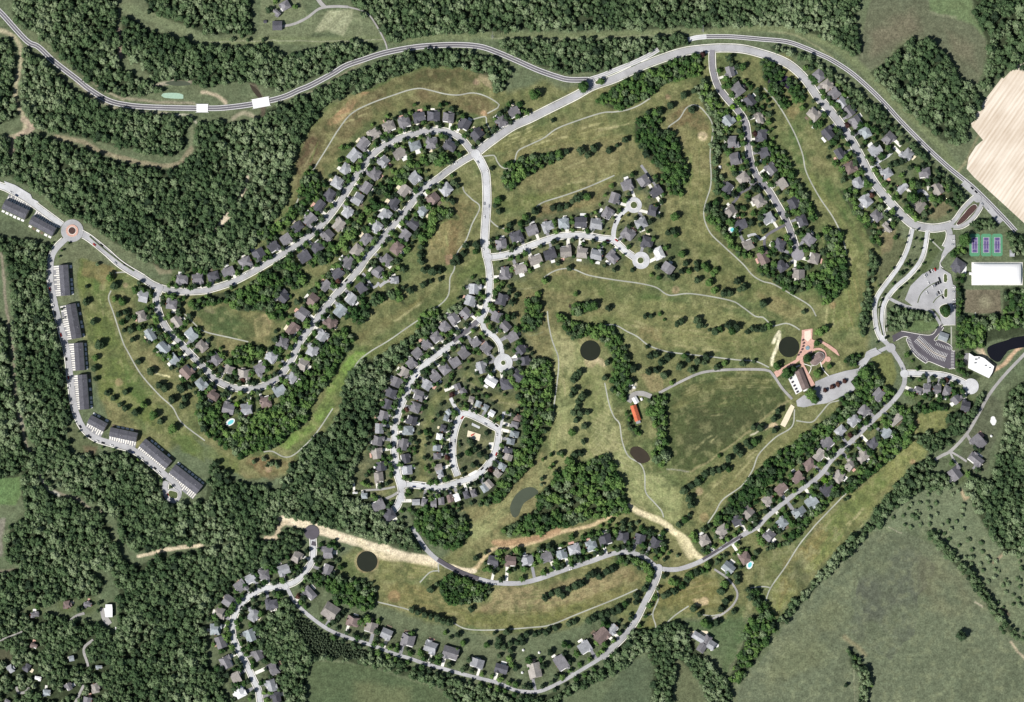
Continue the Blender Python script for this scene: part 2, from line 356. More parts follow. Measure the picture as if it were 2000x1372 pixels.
PATHS = [
 [(952,222),(972,211),(975,205),(960,194),(940,185),(920,182),(895,186),(870,184),(837,176),(820,173),(800,176),(775,184),(725,202),(687,222),(662,252),(637,292),(612,332),(605,345),(587,378),(575,405),(555,428),(537,438),(510,458)],
 [(942,306),(965,304),(970,314),(980,327),(995,329),(1005,315),(1012,295),(1037,282),(1062,270),(1087,252),(1125,237),(1175,221),(1200,219),(1225,215),(1250,205),(1270,192)],
 [(1300,260),(1307,247),(1327,232),(1340,212),(1357,205),(1375,217),(1392,247),(1387,300),(1389,343),(1387,368),(1377,400),(1375,425),(1387,455),(1412,480),(1450,515),(1470,538),(1490,550),(1512,556),(1550,578),(1582,598),(1594,618)],
 [(1492,172),(1520,205),(1550,257),(1567,300),(1575,337),(1600,385),(1627,425),(1645,463),(1654,498)],
 [(1200,343),(1150,365),(1100,383),(1062,395),(1045,406)],
 [(1060,545),(1067,539),(1082,530),(1102,525),(1122,527),(1150,538),(1200,547),(1250,554),(1282,562),(1307,577),(1350,574),(1425,587),(1450,600),(1475,618),(1490,620),(1500,629),(1510,637),(1535,632),(1552,638),(1562,645)],
 [(1170,637),(1200,635),(1225,648),(1245,658),(1267,675),(1302,687),(1350,693),(1387,697),(1437,703),(1475,706),(1502,718)],
 [(1069,608),(1071,630),(1077,660),(1085,683),(1090,696),(1091,718),(1087,756),(1082,793),(1080,823)],
 [(1181,748),(1190,791),(1200,816),(1210,828),(1215,861),(1227,891),(1250,906),(1259,926),(1261,961),(1277,981),(1292,998),(1296,1011)],
 [(1552,800),(1547,833),(1517,853),(1497,871),(1480,891),(1470,918),(1450,948),(1412,976),(1397,1001),(1382,1023)],
 [(1555,822),(1585,825),(1600,811),(1620,788),(1637,783),(1652,772)],
 [(1767,868),(1737,901)],[(1660,956),(1600,1018),(1585,1035),(1560,1066),(1535,1106),(1505,1149),(1495,1179),(1497,1194),(1507,1209)],[(1505,1149),(1492,1146),(1462,1149)],
 [(1412,1199),(1390,1203),(1372,1201)],[(1345,1184),(1320,1201),(1303,1216)],[(1282,1149),(1286,1169),(1275,1199),(1281,1224),(1276,1236)],[(1256,1203),(1275,1200)],
 [(737,1176),(787,1188),(800,1192)],[(885,1217),(912,1229),(962,1231),(1037,1226),(1075,1221),(1125,1201),(1200,1171),(1245,1151)],
 [(225,533),(250,533),(275,548),(302,563)],[(217,568),(212,583),(222,613),(240,668),(250,688),(275,731),(312,773),(337,796),(355,826),(400,861)],
 [(515,883),(532,882),(555,893),(575,888),(605,861),(625,836),(650,798)],[(687,731),(700,706),(725,686),(760,665),(800,637),(850,603),(875,578),(879,543),(887,527),(893,495),(910,470),(922,438),(937,405),(922,390),(907,375),(904,365)],
 [(360,613),(380,633),(400,648),(450,660),(485,668)],[(957,430),(970,442),(985,447)],[(915,236),(948,228),(950,240),(968,272)],
 [(855,1096),(857,1118)],[(858,1115),(840,1118),(820,1138)],
 [(1811,462),(1840,490)],[(1812,465),(1808,500),(1790,530),(1760,555),(1742,575)],[(1730,592),(1730,620),(1732,648)],
 [(1905,610),(1905,628)],[(1858,638),(1858,680)],
]
TRAILS = [ # dirt strips painted into the ground: pts, width, colour, soft, alpha
 ([(548,1011),(575,1020),(617,1030),(650,1044),(700,1060),(750,1074),(800,1088),(850,1097)], 14, (226,208,178), 7, 1),
 ([(560,1020),(545,1030),(540,1050),(520,1052)], 8, (200,180,150), 4, .9),
 ([(700,1058),(740,1085),(790,1090),(850,1103)], 9, (214,196,160), 9, .75),
 ([(270,1088),(300,1080),(340,1072),(372,1068),(395,1064)], 6, (205,188,158), 3, .9),
 ([(895,1114),(925,1114),(945,1090),(955,1078),(970,1071),(1012,1066),(1050,1056),(1087,1041),(1125,1034),(1150,1029),(1175,1018),(1200,1008)], 5, (204,178,136), 5, .95),
 ([(870,1105),(900,1113),(925,1116)], 8, (224,206,176), 4, 1),
 ([(965,1060),(1000,1060),(1050,1050),(1090,1036)], 12, (176,140,104), 5, .7),
 ([(1228,990),(1262,1006),(1295,1021),(1312,1036),(1337,1051),(1355,1079),(1368,1091)], 9, (222,206,164), 6, 1),
 ([(1330,1050),(1350,1085)], 12, (208,194,148), 9, .8),
 ([(0,60),(25,70),(40,95),(38,140),(30,190),(50,245),(38,262),(15,270)], 7, (168,158,128), 5, .8),
 ([(45,235),(62,250),(30,270),(20,300)], 10, (170,150,130), 5, .8),
 ([(110,268),(160,278),(200,298),(250,312),(310,324),(350,318),(372,290)], 8, (142,132,106), 5, .85),
 ([(485,340),(475,375),(455,400),(448,425),(420,450)], 6, (206,190,164), 4, .95),
 ([(450,410),(430,440)], 9, (214,198,172), 4, .9),
 ([(0,490),(10,560),(15,620),(25,690),(28,760),(35,800),(45,840),(52,870),(70,915),(85,940),(105,960),(150,975),(170,990),(200,1000)], 3.6, (140,130,112), 4, .9),
 ([(30,790),(45,835)], 6, (160,152,135), 5, .9), ([(78,925),(92,955),(115,968)], 6, (172,168,155), 3, .9),
 ([(232,60),(235,85),(236,110)], 7, (150,130,115), 4, .8),
 ([(245,15),(290,32),(340,52),(400,82)], 16, (112,122,88), 8, .9),
 ([(300,170),(330,162),(372,160)], 6, (170,160,140), 4, .8), ([(240,192),(280,196),(300,200),(380,203)], 5, (150,140,118), 4, .9),
 ([(395,180),(420,185),(440,200)], 6, (190,172,145), 4, .9),([(340,225),(376,228),(384,240)], 4, (196,190,168), 2, .8),
 ([(455,232),(480,220),(500,232)], 8, (165,155,130), 5, .8),([(372,230),(374,260),(370,290),(355,315)], 6, (120,125,95), 5, .8),
 ([(520,200),(570,190),(620,175),(680,138),(710,120)], 4, (160,150,125), 4, .6),
 ([(490,160),(505,180),(512,200),(513,225)], 8, (96,84,72), 4, .9),
 ([(150,165),(200,200),(250,218),(330,222)], 5, (170,160,138), 4, .7),([(170,152),(200,175),(240,195)], 4, (180,168,142), 4, .7),
 ([(400,82),(520,80),(640,80),(750,78),(850,74),(960,70),(1060,72),(1200,68),(1380,62),(1500,56),(1570,66),(1640,100),(1700,150),(1760,212),(1820,270),(1870,330)], 14, (112,122,84), 7, .95),
 ([(400,81),(600,81),(750,79)], 1.6, (150,150,125), 1.5, .8), ([(960,74),(1100,76),(1200,72),(1380,66)], 2, (150,152,118), 2, .7),
 ([(1500,62),(1560,72),(1620,108),(1690,165),(1750,225),(1830,305),(1872,340)], 3, (150,150,112), 3, .7),
 ([(1870,335),(1890,312),(1912,265)], 5, (140,132,100), 4, .7),
 ([(1930,700),(1905,680),(1912,672)], 6, (190,172,145), 5, .9),
 ([(1940,725),(1962,712),(1975,695),(1999,676)], 7, (196,160,128), 4, 1), ([(1918,685),(1930,705),(1945,718)], 5, (196,170,140), 4, 1),
 ([(1735,1029),(1760,1042)], 1.5, (170,165,140), 2, .8),([(1978,1060),(1960,1080),(1940,1100)], 4, (160,135,110), 4, .8),
 ([(1960,1190),(1970,1200)], 5, (90,70,60), 4, .8),([(1975,1255),(1999,1285)], 4, (180,162,135), 3, .8),([(1905,1175),(1918,1187)], 3, (180,168,145), 2, .8),
 ([(1652,1245),(1672,1262),(1690,1280)], 9, (150,140,104), 7, .7),([(1669,1310),(1668,1371)], 2, (150,150,120), 2, .5),
 ([(1510,668),(1522,650),(1519,672),(1508,700),(1507,712)], 6, (236,226,190), 3, 1),
 ([(1620,720),(1615,735)], 2, (240,236,228), 1, 0),
 ([(1150,700),(1165,704),(1178,712)], 9, (196,176,138), 6, .9),
 ([(1305,917),(1345,922)], 2.5, (150,148,130), 1.5, .9),([(1350,922),(1420,875),(1500,812),(1540,783)], 4, (150,140,98), 3, .7),
 ([(1478,832),(1492,838),(1508,830)], 6, (205,180,140), 4, .9),([(1465,850),(1480,842)], 3, (215,205,180), 2, .8),
 ([(905,740),(935,760),(975,785),(1010,792)], 2, (150,142,108), 3, .5),
 ([(860,875),(900,960)], 0.1, (150,142,108), 1, 0),
 ([(965,562),(1000,565),(1050,560)], 2, (150,148,110), 2, .6),([(1028,648),(1035,656),(1060,648)], 2, (140,145,110), 2, .6),
 ([(1850,170),(1860,190)], .1, (0,0,0), 1, 0), ([(1820,24),(1845,32),(1868,34)], 4, (140,142,112), 4, .6),
 ([(1877,960),(1885,975),(1890,972)], 6, (190,165,130), 4, .8),([(305,727),(330,737)], 4, (214,204,150), 2, 1),
 ([(250,1150),(245,1165),(246,1185)], 3, (150,135,120), 3, .7),
]
SHEDS = []
POOLS = [(1432,449,7.5,5.5),(450,825,8,4.5),(1464,1104,6.5,4.5)]
# ------------------------------------------------------------------ houses (x,y,roof[,w,d,angle]) grouped into rows
ROWS = [
 ("outer side of the long northern crescent street", "west", "crescent",
  "356,547,g 387,545,g 417,540,d 447,532,g 480,514,g 506,497,d 535,482,d 559,468,g 582,444,d 606,430,g 624,403,d 644,382,d 659,357,l 676,331,l 692,304,l 710,282,g 731,262,t 760,248,t 790,240,g 819,230,d 847,228,d 876,230,g 907,243,d 932,263,d"),
 ("inner side of the long northern crescent street", "west", "crescent",
  "595,502,d 620,483,d 640,460,g 662,439,t 679,415,l 699,389,l 715,367,g 732,340,g 749,316,l 780,299,t 811,285,u 843,280,g 879,285,d"),
 ("inside the southwest loop street", "west", "loop",
  "336,595,g 346,629,t 375,654,u 395,677,t 422,702,g 447,721,t 477,731,t 509,721,g 531,698,l 552,669,g 572,643,b 591,614,g"),
 ("northwest side of the diagonal street", "southwest", "loop",
  "611,587,b 637,559,g 660,535,d 680,513,g 697,490,t 716,468,g 735,444,l 752,420,l 770,397,d 790,373,t 810,348,l"),
 ("outer side of the southwest loop street", "northwest", "loop",
  "282,580,l 277,618,t 295,654,u 320,680,u 341,703,u 365,727,b 394,751,u 417,772,b 447,798,g 482,798,l 519,785,b 547,763,u 571,738,l 591,712,t 610,685,l"),
 ("southeast side of the diagonal street", "southwest", "loop",
  "630,657,l 646,630,b 664,607,u 686,584,l 707,562,d 737,530,g 755,508,g 775,485,b 791,460,g 809,438,d 825,413,u 846,389,b 871,370,l"),
 ("north of the middle street", "west", "middle",
  "979,477,g 1009,463,d 1039,450,g 1070,443,l 1101,437,u 1134,435,d 1165,439,l"),
 ("south of the middle street", "west", "middle",
  "986,534,g 1016,525,t 1046,508,t 1074,497,d 1105,492,t 1137,494,t 1165,498,l 1196,503,g"),
 ("round the middle street's turning circles", "west", "middle",
  "1186,417,g 1200,388,g 1225,363,g 1257,354,g 1281,375,d 1275,412,d 1252,437,l 1227,457,g 1264,473,d 1287,495,w 1304,524,g"),
 ("west side of the central street", "north", "central",
  "927,565,l 919,588,l 910,613,g 887,623,g 869,640,g 852,659,g 832,673,g 815,690,g 804,710,g 789,728,t 775,747,g 765,768,d 757,790,d 750,813,g 742,837,l 739,861,g 737,886,t 745,911,d 740,932,t"),
 ("east side of the central street", "north", "central",
  "929,669,g 906,690,g 889,708,g 869,721,g 850,736,g 834,752,l 819,773,g 811,796,g 805,821,d 797,841,u 787,868,g 792,896,d 795,918,l"),
 ("around the court off the central street", "north", "southcourt",
  "980,585,d 970,619,g 987,638,g 1000,658,g 1016,684,d 1024,705,d 1012,735,d 989,751,d 959,745,w 941,718,l 950,680,g"),
 ("north of the little green's ring road", "west", "green",
  "893,756,g,11,15 904,765,g,11,15 921,781,t,10,14 934,790,u,10,14 948,797,u,10,14 960,808,w,10,14"),
 ("west of the little green's ring road", "north", "green",
  "877,805,u,10,12 872,817,u,10,12 866,837,d,12,13 859,853,w,11,14 854,875,u,11,17 855,891,g,11,17 857,913,t,11,17 860,926,l,11,17"),
 ("east of the little green's ring road", "north", "green",
  "1010,816,b,11,16 1005,830,g,11,17 1004,848,u,11,19 997,862,u,11,17 992,880,d,11,19 992,893,t,11,18 981,912,u,12,15 972,925,t,12,15 955,945,t,11,19 946,953,u,11,18"),
 ("south of the little green's ring road", "west", "green",
  "812,981,l,10,17 829,981,g,10,17 847,983,g,10,17 862,978,g,10,17 879,973,b,10,17 892,971,w,10,17 911,966,d,10,17 925,963,g,10,17"),
 ("at the central street's southwest end", "west", "x", "712,968,u,11,13 740,988,g 761,1006,d 694,962,w,8,6"),
 ("beside the northern junction of the boulevard", "west", "blvd", "979,239,g 1004,220,g"),
 ("east side of the north-east cul-de-sac street", "north", "north-east",
  "1425,141,g,15,17 1441,175,g 1464,198,d 1482,232,t,17,14 1486,265,d 1492,299,d 1505,331,g 1527,360,t,15,18 1549,398,d 1566,432,d 1580,468,g 1590,505,t"),
 ("west side of the north-east cul-de-sac street", "north", "north-east",
  "1422,236,u 1430,278,g 1435,311,g 1451,349,t 1421,368,d,14,18 1426,413,t 1482,393,t 1446,440,d 1500,427,l 1461,479,t 1522,479,d 1491,504,b 1526,520,d 1559,535,t"),
 ("northeast side of the eastern boulevard", "north", "blvd",
  "1599,149,g 1614,168,t 1630,183,g 1643,202,l 1657,219,g 1671,239,g 1690,260,u 1735,271,g 1709,294,l 1770,303,l 1731,339,l 1805,338,g 1762,369,l,22,12 1830,370,t 1795,403,t"),
 ("southwest side of the eastern boulevard", "north", "blvd",
  "1589,224,t 1617,261,d 1640,300,d 1660,328,b 1676,358,l 1691,392,l 1712,422,g 1732,445,t,20,10"),
 ("northwest side of the southeast street", "north", "southeast",
  "1715,771,g 1687,803,g 1667,822,l 1641,842,l 1615,866,g 1600,889,t 1580,908,b 1557,933,b 1525,955,b 1500,976,t,16,19 1460,1001,t 1440,1018,d 1410,1037,t 1375,1056,t"),
 ("southeast side of the southeast street", "north", "southeast",
  "1749,820,t,20,15 1730,846,u,15,20 1705,866,d 1684,891,t 1660,908,t,17,18 1637,931,t 1615,956,d 1585,981,u 1560,1000,u,19,16 1527,1022,u 1502,1046,g 1455,1090,b,15,22 1422,1109,u"),
 ("along the short eastern court", "west", "eastcourt", "1793,763,g,12,17 1810,760,g,14,19 1829,761,g,14,19 1849,765,g,14,20 1867,780,g,14,19 1885,793,d,15,20"),
 ("on the farm lane at the eastern edge", "north", "farm", "1910,863,g,20,17 1905,898,g,22,15 1865,925,g,17,20"),
 ("north of the curved south street", "west", "southeast",
  "964,1095,d 997,1096,b 1030,1095,l 1067,1088,g 1097,1083,u 1122,1074,l 1155,1066,u 1182,1054,d 1216,1048,d 1249,1053,d 1280,1061,d"),
 ("north of the shaded southern lane", "west", "south",
  "605,1158,g,20,14 646,1194,t,22,24 690,1213,b,18,16 725,1225,t,18,17 755,1238,l,15,17 797,1250,g,19,19 841,1264,l,18,18 880,1275,g,22,20 932,1295,l,19,15 979,1306,d,18,15 1044,1309,t,18,24 1096,1294,g,16,24 1142,1264,l,17,18 1175,1241,b,22,20 1197,1229,l,14,12"),
 ("west side of the southwest street", "north", "southwest",
  "580,1088,t 555,1113,l 516,1123,g 490,1130,l 470,1144,g 446,1173,g 431,1198,t 421,1229,u 432,1254,g 442,1294,g 462,1323,t 469,1351,w"),
 ("east side of the southwest street", "north", "southwest",
  "641,1079,g 640,1113,g 531,1180,d 495,1201,l 489,1241,u 504,1279,g 535,1306,g 530,1339,l 540,1363,d"),
 ("on a private drive in the woods", "west", "none", "554,580,d 770,547,l,16,13 557,12,g,15,20,60 541,26,g,13,10,40"),
 ("among the trees of the southwest corner", "west", "none",
  "22,1306,l,14,12,60 54,1304,d,14,12,120 75,1325,w,11,9,10 92,1353,u,13,13,5 140,1286,u,9,12,80 194,1303,u,11,8,0 187,1344,t,17,14,75 172,1367,g,15,12,10 172,1181,g,14,10,10 132,1181,b,13,14,80 69,1201,g,15,10,0 67,1261,b,12,9,20 135,1341,g,13,12,60 15,1370,g,9,9,30"),
]
# townhouse rows: cx, cy, length, depth, angle of the long axis (deg, photo clockwise from east), front side sign
TOWN = [(31,410,50,24,25,-1),(84,442,52,22,28,-1),(127,548,60,22,86,1),(145,628,68,24,80,1),(156,697,54,22,86,1),(164,766,68,22,86,1),
        (191,827,36,22,28,1),(242,849,54,22,12,1),(305,886,68,24,40,1),(364,936,68,26,38,1)]

# ------------------------------------------------------------------ woods and belts (polygons): ('o'uter / 'i'nner tone, spacing, points)
WOODS = [
 ('o',10,[(20,0),(235,0),(228,60),(230,130),(300,168),(330,178),(230,188),(175,160),(118,108),(60,58),(25,35)]),
 ('o',10,[(262,0),(480,0),(492,40),(498,68),(405,66),(330,40),(290,22)]),
 ('o',10,[(238,30),(300,62),(390,90),(520,90),(560,112),(640,86),(735,86),(735,98),(705,112),(640,138),(590,163),(540,178),(512,165),(470,158),(400,170),(345,155),(305,160),(242,100)]),
 ('o',10,[(0,68),(22,78),(28,110),(24,180),(35,230),(0,262)]),
 ('o',10,[(48,95),(70,108),(110,142),(150,178),(200,212),(280,222),(335,226),(365,242),(362,285),(340,305),(280,298),(160,268),(110,258),(70,245),(40,215),(45,150)]),
 ('o',10,[(40,262),(110,275),(200,305),(250,322),(330,332),(378,300),(385,240),(450,240),(515,232),(516,215),(560,198),(620,176),(680,142),(750,120),(800,102),(850,97),(900,100),(965,115),(1000,132),(985,175),(970,185),(955,150),(900,130),(830,130),(770,150),(700,180),(640,200),(620,235),(592,260),(572,310),(562,390),(520,445),(500,480),(480,495),(430,522),(350,528),(318,528),(290,512),(250,490),(200,458),(170,438),(150,425),(125,420),(90,385),(55,362),(20,345),(0,345),(0,280)]),
 ('o',10,[(760,85),(730,45),(690,15),(655,0),(1690,0),(1672,50),(1680,112),(1650,98),(1590,66),(1500,48),(1380,52),(1200,58),(1000,60),(850,66)]),
 ('o',10,[(965,80),(1200,78),(1330,74),(1342,80),(1290,98),(1240,115),(1180,138),(1110,145),(1060,132),(1000,108)]),
 ('o',11,[(1725,128),(1760,88),(1785,75),(1815,80),(1850,112),(1880,160),(1905,175),(1915,208),(1893,245),(1887,280),(1850,282),(1810,250),(1760,208),(1700,142)]),
 ('o',11,[(1885,0),(2000,0),(2000,120),(1960,140),(1925,182),(1912,170),(1930,130),(1930,80),(1905,35)]),
 ('o',8,[(1500,88),(1580,110),(1640,150),(1700,198),(1760,260),(1830,330),(1870,368),(1885,388),(1870,405),(1852,400),(1852,362),(1825,335),(1780,288),(1748,258),(1715,246),(1680,212),(1645,172),(1600,132),(1560,112),(1510,100)]),
 ('i',9,[(1200,172),(1245,148),(1290,130),(1340,108),(1372,108),(1372,150),(1345,150),(1300,165),(1250,198),(1210,215),(1160,200)]),
 ('i',9,[(1372,150),(1385,180),(1410,205),(1425,225),(1405,235),(1390,215),(1365,180)]),
 ('o',8,[(1284,92),(1300,84),(1346,66),(1350,84),(1330,90),(1296,104)]),
 ('i',9,[(1240,240),(1262,222),(1290,215),(1288,255),(1320,262),(1338,320),(1342,350),(1330,385),(1310,380),(1290,335),(1262,305),(1240,272)]),
 ('i',8,[(985,320),(1030,308),(1085,300),(1100,308),(1060,325),(1020,350),(995,375),(982,360)]),
 ('o',10,[(0,460),(60,470),(98,482),(98,510),(90,560),(100,620),(114,680),(128,770),(138,820),(128,850),(140,890),(190,885),(250,885),(300,930),(318,965),(330,985),(350,988),(400,975),(412,908),(440,915),(460,938),(540,958),(640,965),(700,960),(740,1000),(790,1018),(805,1050),(830,1085),(740,1055),(640,1030),(600,1015),(560,1006),(540,1040),(440,1060),(340,1066),(270,1078),(240,1060),(230,1020),(200,990),(150,968),(110,945),(80,905),(58,850),(40,790),(30,700),(22,560),(12,500)]),
 ('o',10,[(0,560),(12,640),(22,760),(40,850),(52,890),(42,905),(38,930),(0,945)]),
 ('o',10,[(575,905),(600,865),(650,832),(668,790),(672,740),(700,710),(740,695),(800,662),(850,622),(905,590),(905,612),(850,640),(800,675),(762,725),(745,765),(735,800),(722,840),(712,880),(700,905),(685,925),(690,960),(740,985),(770,1005),(700,985),(560,962),(545,948)]),
 ('i',9,[(400,775),(410,795),(430,815),(500,815),(530,795),(560,780),(582,752),(612,712),(628,675),(655,650),(680,640),(690,662),(668,700),(640,745),(612,780),(600,820),(560,860),(520,880),(470,888),(430,868),(400,845),(382,800)]),
 ('i',9,[(360,590),(420,575),(470,568),(520,532),(555,503),(585,515),(600,555),(575,565),(545,560),(535,590),(565,615),(545,628),(520,612),(500,605),(470,608),(440,590),(380,605)]),
 ('i',9,[(440,725),(460,680),(490,672),(520,680),(500,705),(480,705)]),
 ('o',10,[(20,1030),(60,1000),(180,1000),(215,1045),(240,1090),(265,1108),(300,1092),(400,1072),(540,1048),(565,1030),(595,1035),(590,1065),(560,1085),(500,1108),(450,1150),(412,1180),(400,1220),(405,1290),(440,1330),(450,1372),(230,1372),(215,1320),(200,1290),(230,1240),(232,1150),(212,1110),(170,1120),(60,1115),(10,1090)]),
 ('o',10,[(0,1140),(60,1105),(120,1110),(205,1130),(195,1160),(150,1170),(60,1180),(20,1200),(0,1210)]),
 ('o',10,[(562,1168),(600,1212),(660,1252),(760,1290),(860,1318),(960,1350),(1040,1365),(1110,1345),(1180,1302),(1225,1262),(1245,1250),(1240,1285),(1180,1325),(1100,1362),(1060,1372),(960,1372),(850,1336),(760,1310),(680,1292),(610,1285),(600,1320),(585,1372),(545,1372),(520,1300),(500,1240),(520,1195),(545,1180)]),
 ('o',9,[(1205,1240),(1290,1225),(1335,1210),(1345,1240),(1375,1285),(1410,1320),(1428,1335),(1420,1372),(1405,1372),(1370,1340),(1340,1300),(1310,1262),(1320,1300),(1300,1372),(1262,1372),(1278,1300),(1262,1272),(1225,1288),(1202,1280)]),
 ('i',9,[(1450,1262),(1455,1225),(1480,1200),(1462,1160),(1450,1150),(1478,1148),(1500,1185),(1518,1222),(1500,1250),(1470,1300),(1440,1335),(1425,1325)]),
 ('o',9,[(1520,1212),(1560,1162),(1600,1120),(1640,1068),(1690,1030),(1712,1000),(1750,945),(1790,905),(1820,890),(1828,908),(1810,925),(1790,950),(1745,990),(1712,1026),(1700,1034),(1660,1080),(1610,1130),(1560,1185),(1530,1222)]),
 ('o',10,[(1965,765),(2000,712),(2000,1090),(1965,1050),(1935,1010),(1922,960),(1945,900),(1960,840)]),
 ('o',9,[(1872,800),(1900,785),(1928,752),(1912,790),(1888,835),(1865,860),(1848,840),(1850,815)]),
 ('o',9,[(1780,850),(1850,840),(1862,862),(1840,880),(1815,885)]),
 ('i',9,[(1875,618),(1955,612),(2000,605),(2000,648),(1940,665),(1895,688),(1868,680),(1868,640)]),
 ('i',9,[(1958,562),(2000,560),(2000,610),(1958,610)]),
 ('i',9,[(1112,602),(1150,582),(1172,600),(1150,612),(1115,615)]),
 ('i',9,[(1080,605),(1105,620),(1125,632),(1200,642),(1218,680),(1222,700),(1200,695),(1170,655),(1140,655),(1120,665)]),
 ('i',9,[(1185,655),(1225,690),(1235,720),(1215,740),(1202,700)]),
 ('i',9,[(1040,705),(1075,700),(1080,760),(1078,820),(1058,858),(1042,905),(1000,950),(965,985),(935,985),(945,960),(990,925),(1012,890),(1022,850),(1025,800),(1010,780),(1022,745)]),
 ('i',9,[(1018,640),(1030,590),(1055,592),(1058,620),(1048,650),(1025,648)]),
 ('i',10,[(1118,905),(1150,900),(1185,890),(1215,940),(1230,990),(1228,1002),(1180,1008),(1100,1028),(1010,1050),(975,1040),(1020,1010),(1048,1000),(1050,965),(1080,935)]),
 ('i',9,[(900,1010),(870,990),(830,990),(800,1000),(815,1035),(850,1065),(890,1075),(915,1050),(918,1020)]),
 ('i',7,[(852,1138),(880,1122),(920,1125),(955,1140),(962,1152),(945,1172),(910,1180),(870,1178)]),
 ('i',9,[(1262,765),(1300,775),(1305,905),(1290,915),(1275,890),(1285,850),(1270,820)]),
 ('i',8,[(1222,800),(1236,815),(1250,848),(1240,855),(1225,830)]),
 ('i',9,[(1195,740),(1200,695),(1225,705),(1230,745),(1222,785),(1208,780)]),
 ('i',9,[(1610,440),(1640,455),(1655,500),(1653,555),(1612,598),(1592,560),(1545,575),(1478,530),(1488,512),(1530,545),(1575,545),(1610,520)]),
 ('i',8,[(1376,400),(1398,392),(1412,440),(1440,490),(1445,505),(1412,462),(1382,430)]),
 ('i',8,[(1485,115),(1520,120),(1530,140),(1528,190),(1545,205),(1530,215),(1505,180),(1490,150)]),
 ('i',9,[(1535,150),(1565,165),(1575,200),(1560,200),(1540,180)]),
 ('i',9,[(1640,370),(1665,375),(1680,410),(1700,440),(1720,475),(1715,490),(1690,450),(1660,410)]),
 ('o',8,[(1698,480),(1712,505),(1702,555),(1696,625),(1685,660),(1678,640),(1685,580),(1694,540)]),
 ('o',8,[(1890,440),(1910,432),(1935,425),(1950,440),(1930,448),(1905,450)]),
 ('o',9,[(1970,462),(2000,455),(2000,508),(1978,508)]),
 ('i',9,[(1640,760),(1665,720),(1700,705),(1720,740),(1735,760),(1740,775),(1715,790),(1690,800),(1660,805),(1640,790)]),
 ('i',9,[(1740,795),(1780,800),(1782,840),(1765,862),(1755,840),(1745,810)]),
 ('i',8,[(1780,795),(1810,788),(1840,792),(1862,795),(1850,800),(1810,802),(1790,806)]),
 ('o',8,[(1840,590),(1857,590),(1858,618),(1842,622),(1832,608)]),
 ('o',9,[(1733,600),(1775,605),(1815,610),(1830,628),(1780,625),(1760,650),(1735,645)]),
 ('i',8,[(1150,60),(1150,61),(1151,60)]),
 ('i',8,[(1202,1080),(1240,1085),(1262,1095),(1280,1115),(1272,1130),(1262,1118),(1240,1105),(1205,1100)]),
 ('i',8,[(555,1110),(600,1120),(660,1128),(725,1135),(740,1160),(722,1190),(690,1185),(660,1170),(620,1140),(590,1135)]),
 ('i',8,[(1400,1040),(1400,1041),(1401,1040)]),
 ('i',9,[(1340,1120),(1395,1100),(1395,1108),(1345,1130)]),
 ('o',8,[(1655,1270),(1672,1278),(1690,1300),(1698,1318),(1692,1372),(1675,1372),(1680,1320),(1662,1300)]),
 ('o',8,[(505,880),(500,881),(501,882)]),
 ('i',9,[(590,690),(612,705),(600,735),(580,750),(572,760),(560,770),(570,735)]),
 ('i',11,[(612,500),(640,485),(668,458),(695,430),(730,385),(765,345),(800,315),(860,305),(898,302),(880,318),(830,325),(785,358),(745,392),(712,425),(685,462),(650,500),(620,525)]),
 ('i',12,[(800,600),(760,560),(745,585),(720,610),(700,640),(690,625),(715,590),(740,570)]),
 ('i',11,[(900,430),(880,425),(855,440),(835,470),(825,520),(815,500),(830,455),(850,425),(875,405)]),
 ('i',8,[(1868,535),(1884,535),(1883,600),(1881,640),(1868,640)]),
 ('i',8,[(1856,492),(1872,478),(1892,488),(1896,505),(1868,506)]),
 ('i',8,[(1868,690),(1882,692),(1880,716),(1868,718)]),
 ('i',8,[(1870,722),(1890,724),(1915,736),(1905,744),(1880,736)]),
 ('o',9,[(0,1210),(60,1200),(130,1205),(200,1225),(232,1250),(228,1320),(240,1372),(0,1372)]),
 ('o',10,[(42,905),(72,880),(100,950),(150,985),(190,1000),(220,1040),(200,1030),(110,1005),(80,1015),(45,990)]),
 ('i',9,[(1395,1010),(1440,962),(1500,900),(1555,862),(1600,832),(1640,795),(1672,792),(1640,825),(1600,855),(1560,890),(1515,930),(1470,978),(1420,1015)]),
 ('i',9,[(1782,800),(1780,862),(1745,892),(1722,912),(1690,932),(1662,962),(1640,966),(1664,935),(1702,900),(1742,858),(1765,815)]),
 ('i',8,[(1640,960),(1612,990),(1585,1015),(1545,1060),(1520,1068),(1560,1022),(1598,985),(1612,975)]),
 ('i',9,[(1650,700),(1675,690),(1700,700),(1690,712),(1655,716)]),
 ('o',8,[(1360,170),(1390,200),(1410,240),(1405,290),(1395,330),(1412,345),(1400,380),(1390,340),(1392,250)]),
 ('i',8,[(1500,285),(1525,290),(1548,325),(1560,360),(1575,385),(1595,430),(1578,420),(1550,370),(1520,330)]),
 ('o',8,[(1700,395),(1720,430),(1745,460),(1740,440),(1722,405)]),
 ('i',8,[(500,450),(540,440),(560,420),(590,385),(600,395),(575,420),(548,450),(510,470)]),
 ('i',8,[(590,345),(605,325),(625,345),(618,385),(600,400),(585,385)]),
 ('o',9,[(1700,1010),(1760,960),(1790,930),(1850,925),(1870,950),(1800,960),(1750,990),(1715,1030)]),
 ('o',9,[(1890,925),(1935,940),(1940,990),(1990,1060),(2000,1100),(1960,1080),(1920,1020),(1895,980)]),
 ('o',8,[(1805,1035),(1822,1038),(1860,1080),(1900,1120),(1925,1150),(1945,1185),(1990,1240),(1980,1245),(1930,1190),(1890,1130),(1840,1080)]),
 ('i',8,[(820,620),(850,600),(860,615),(830,640),(815,640)]),
]
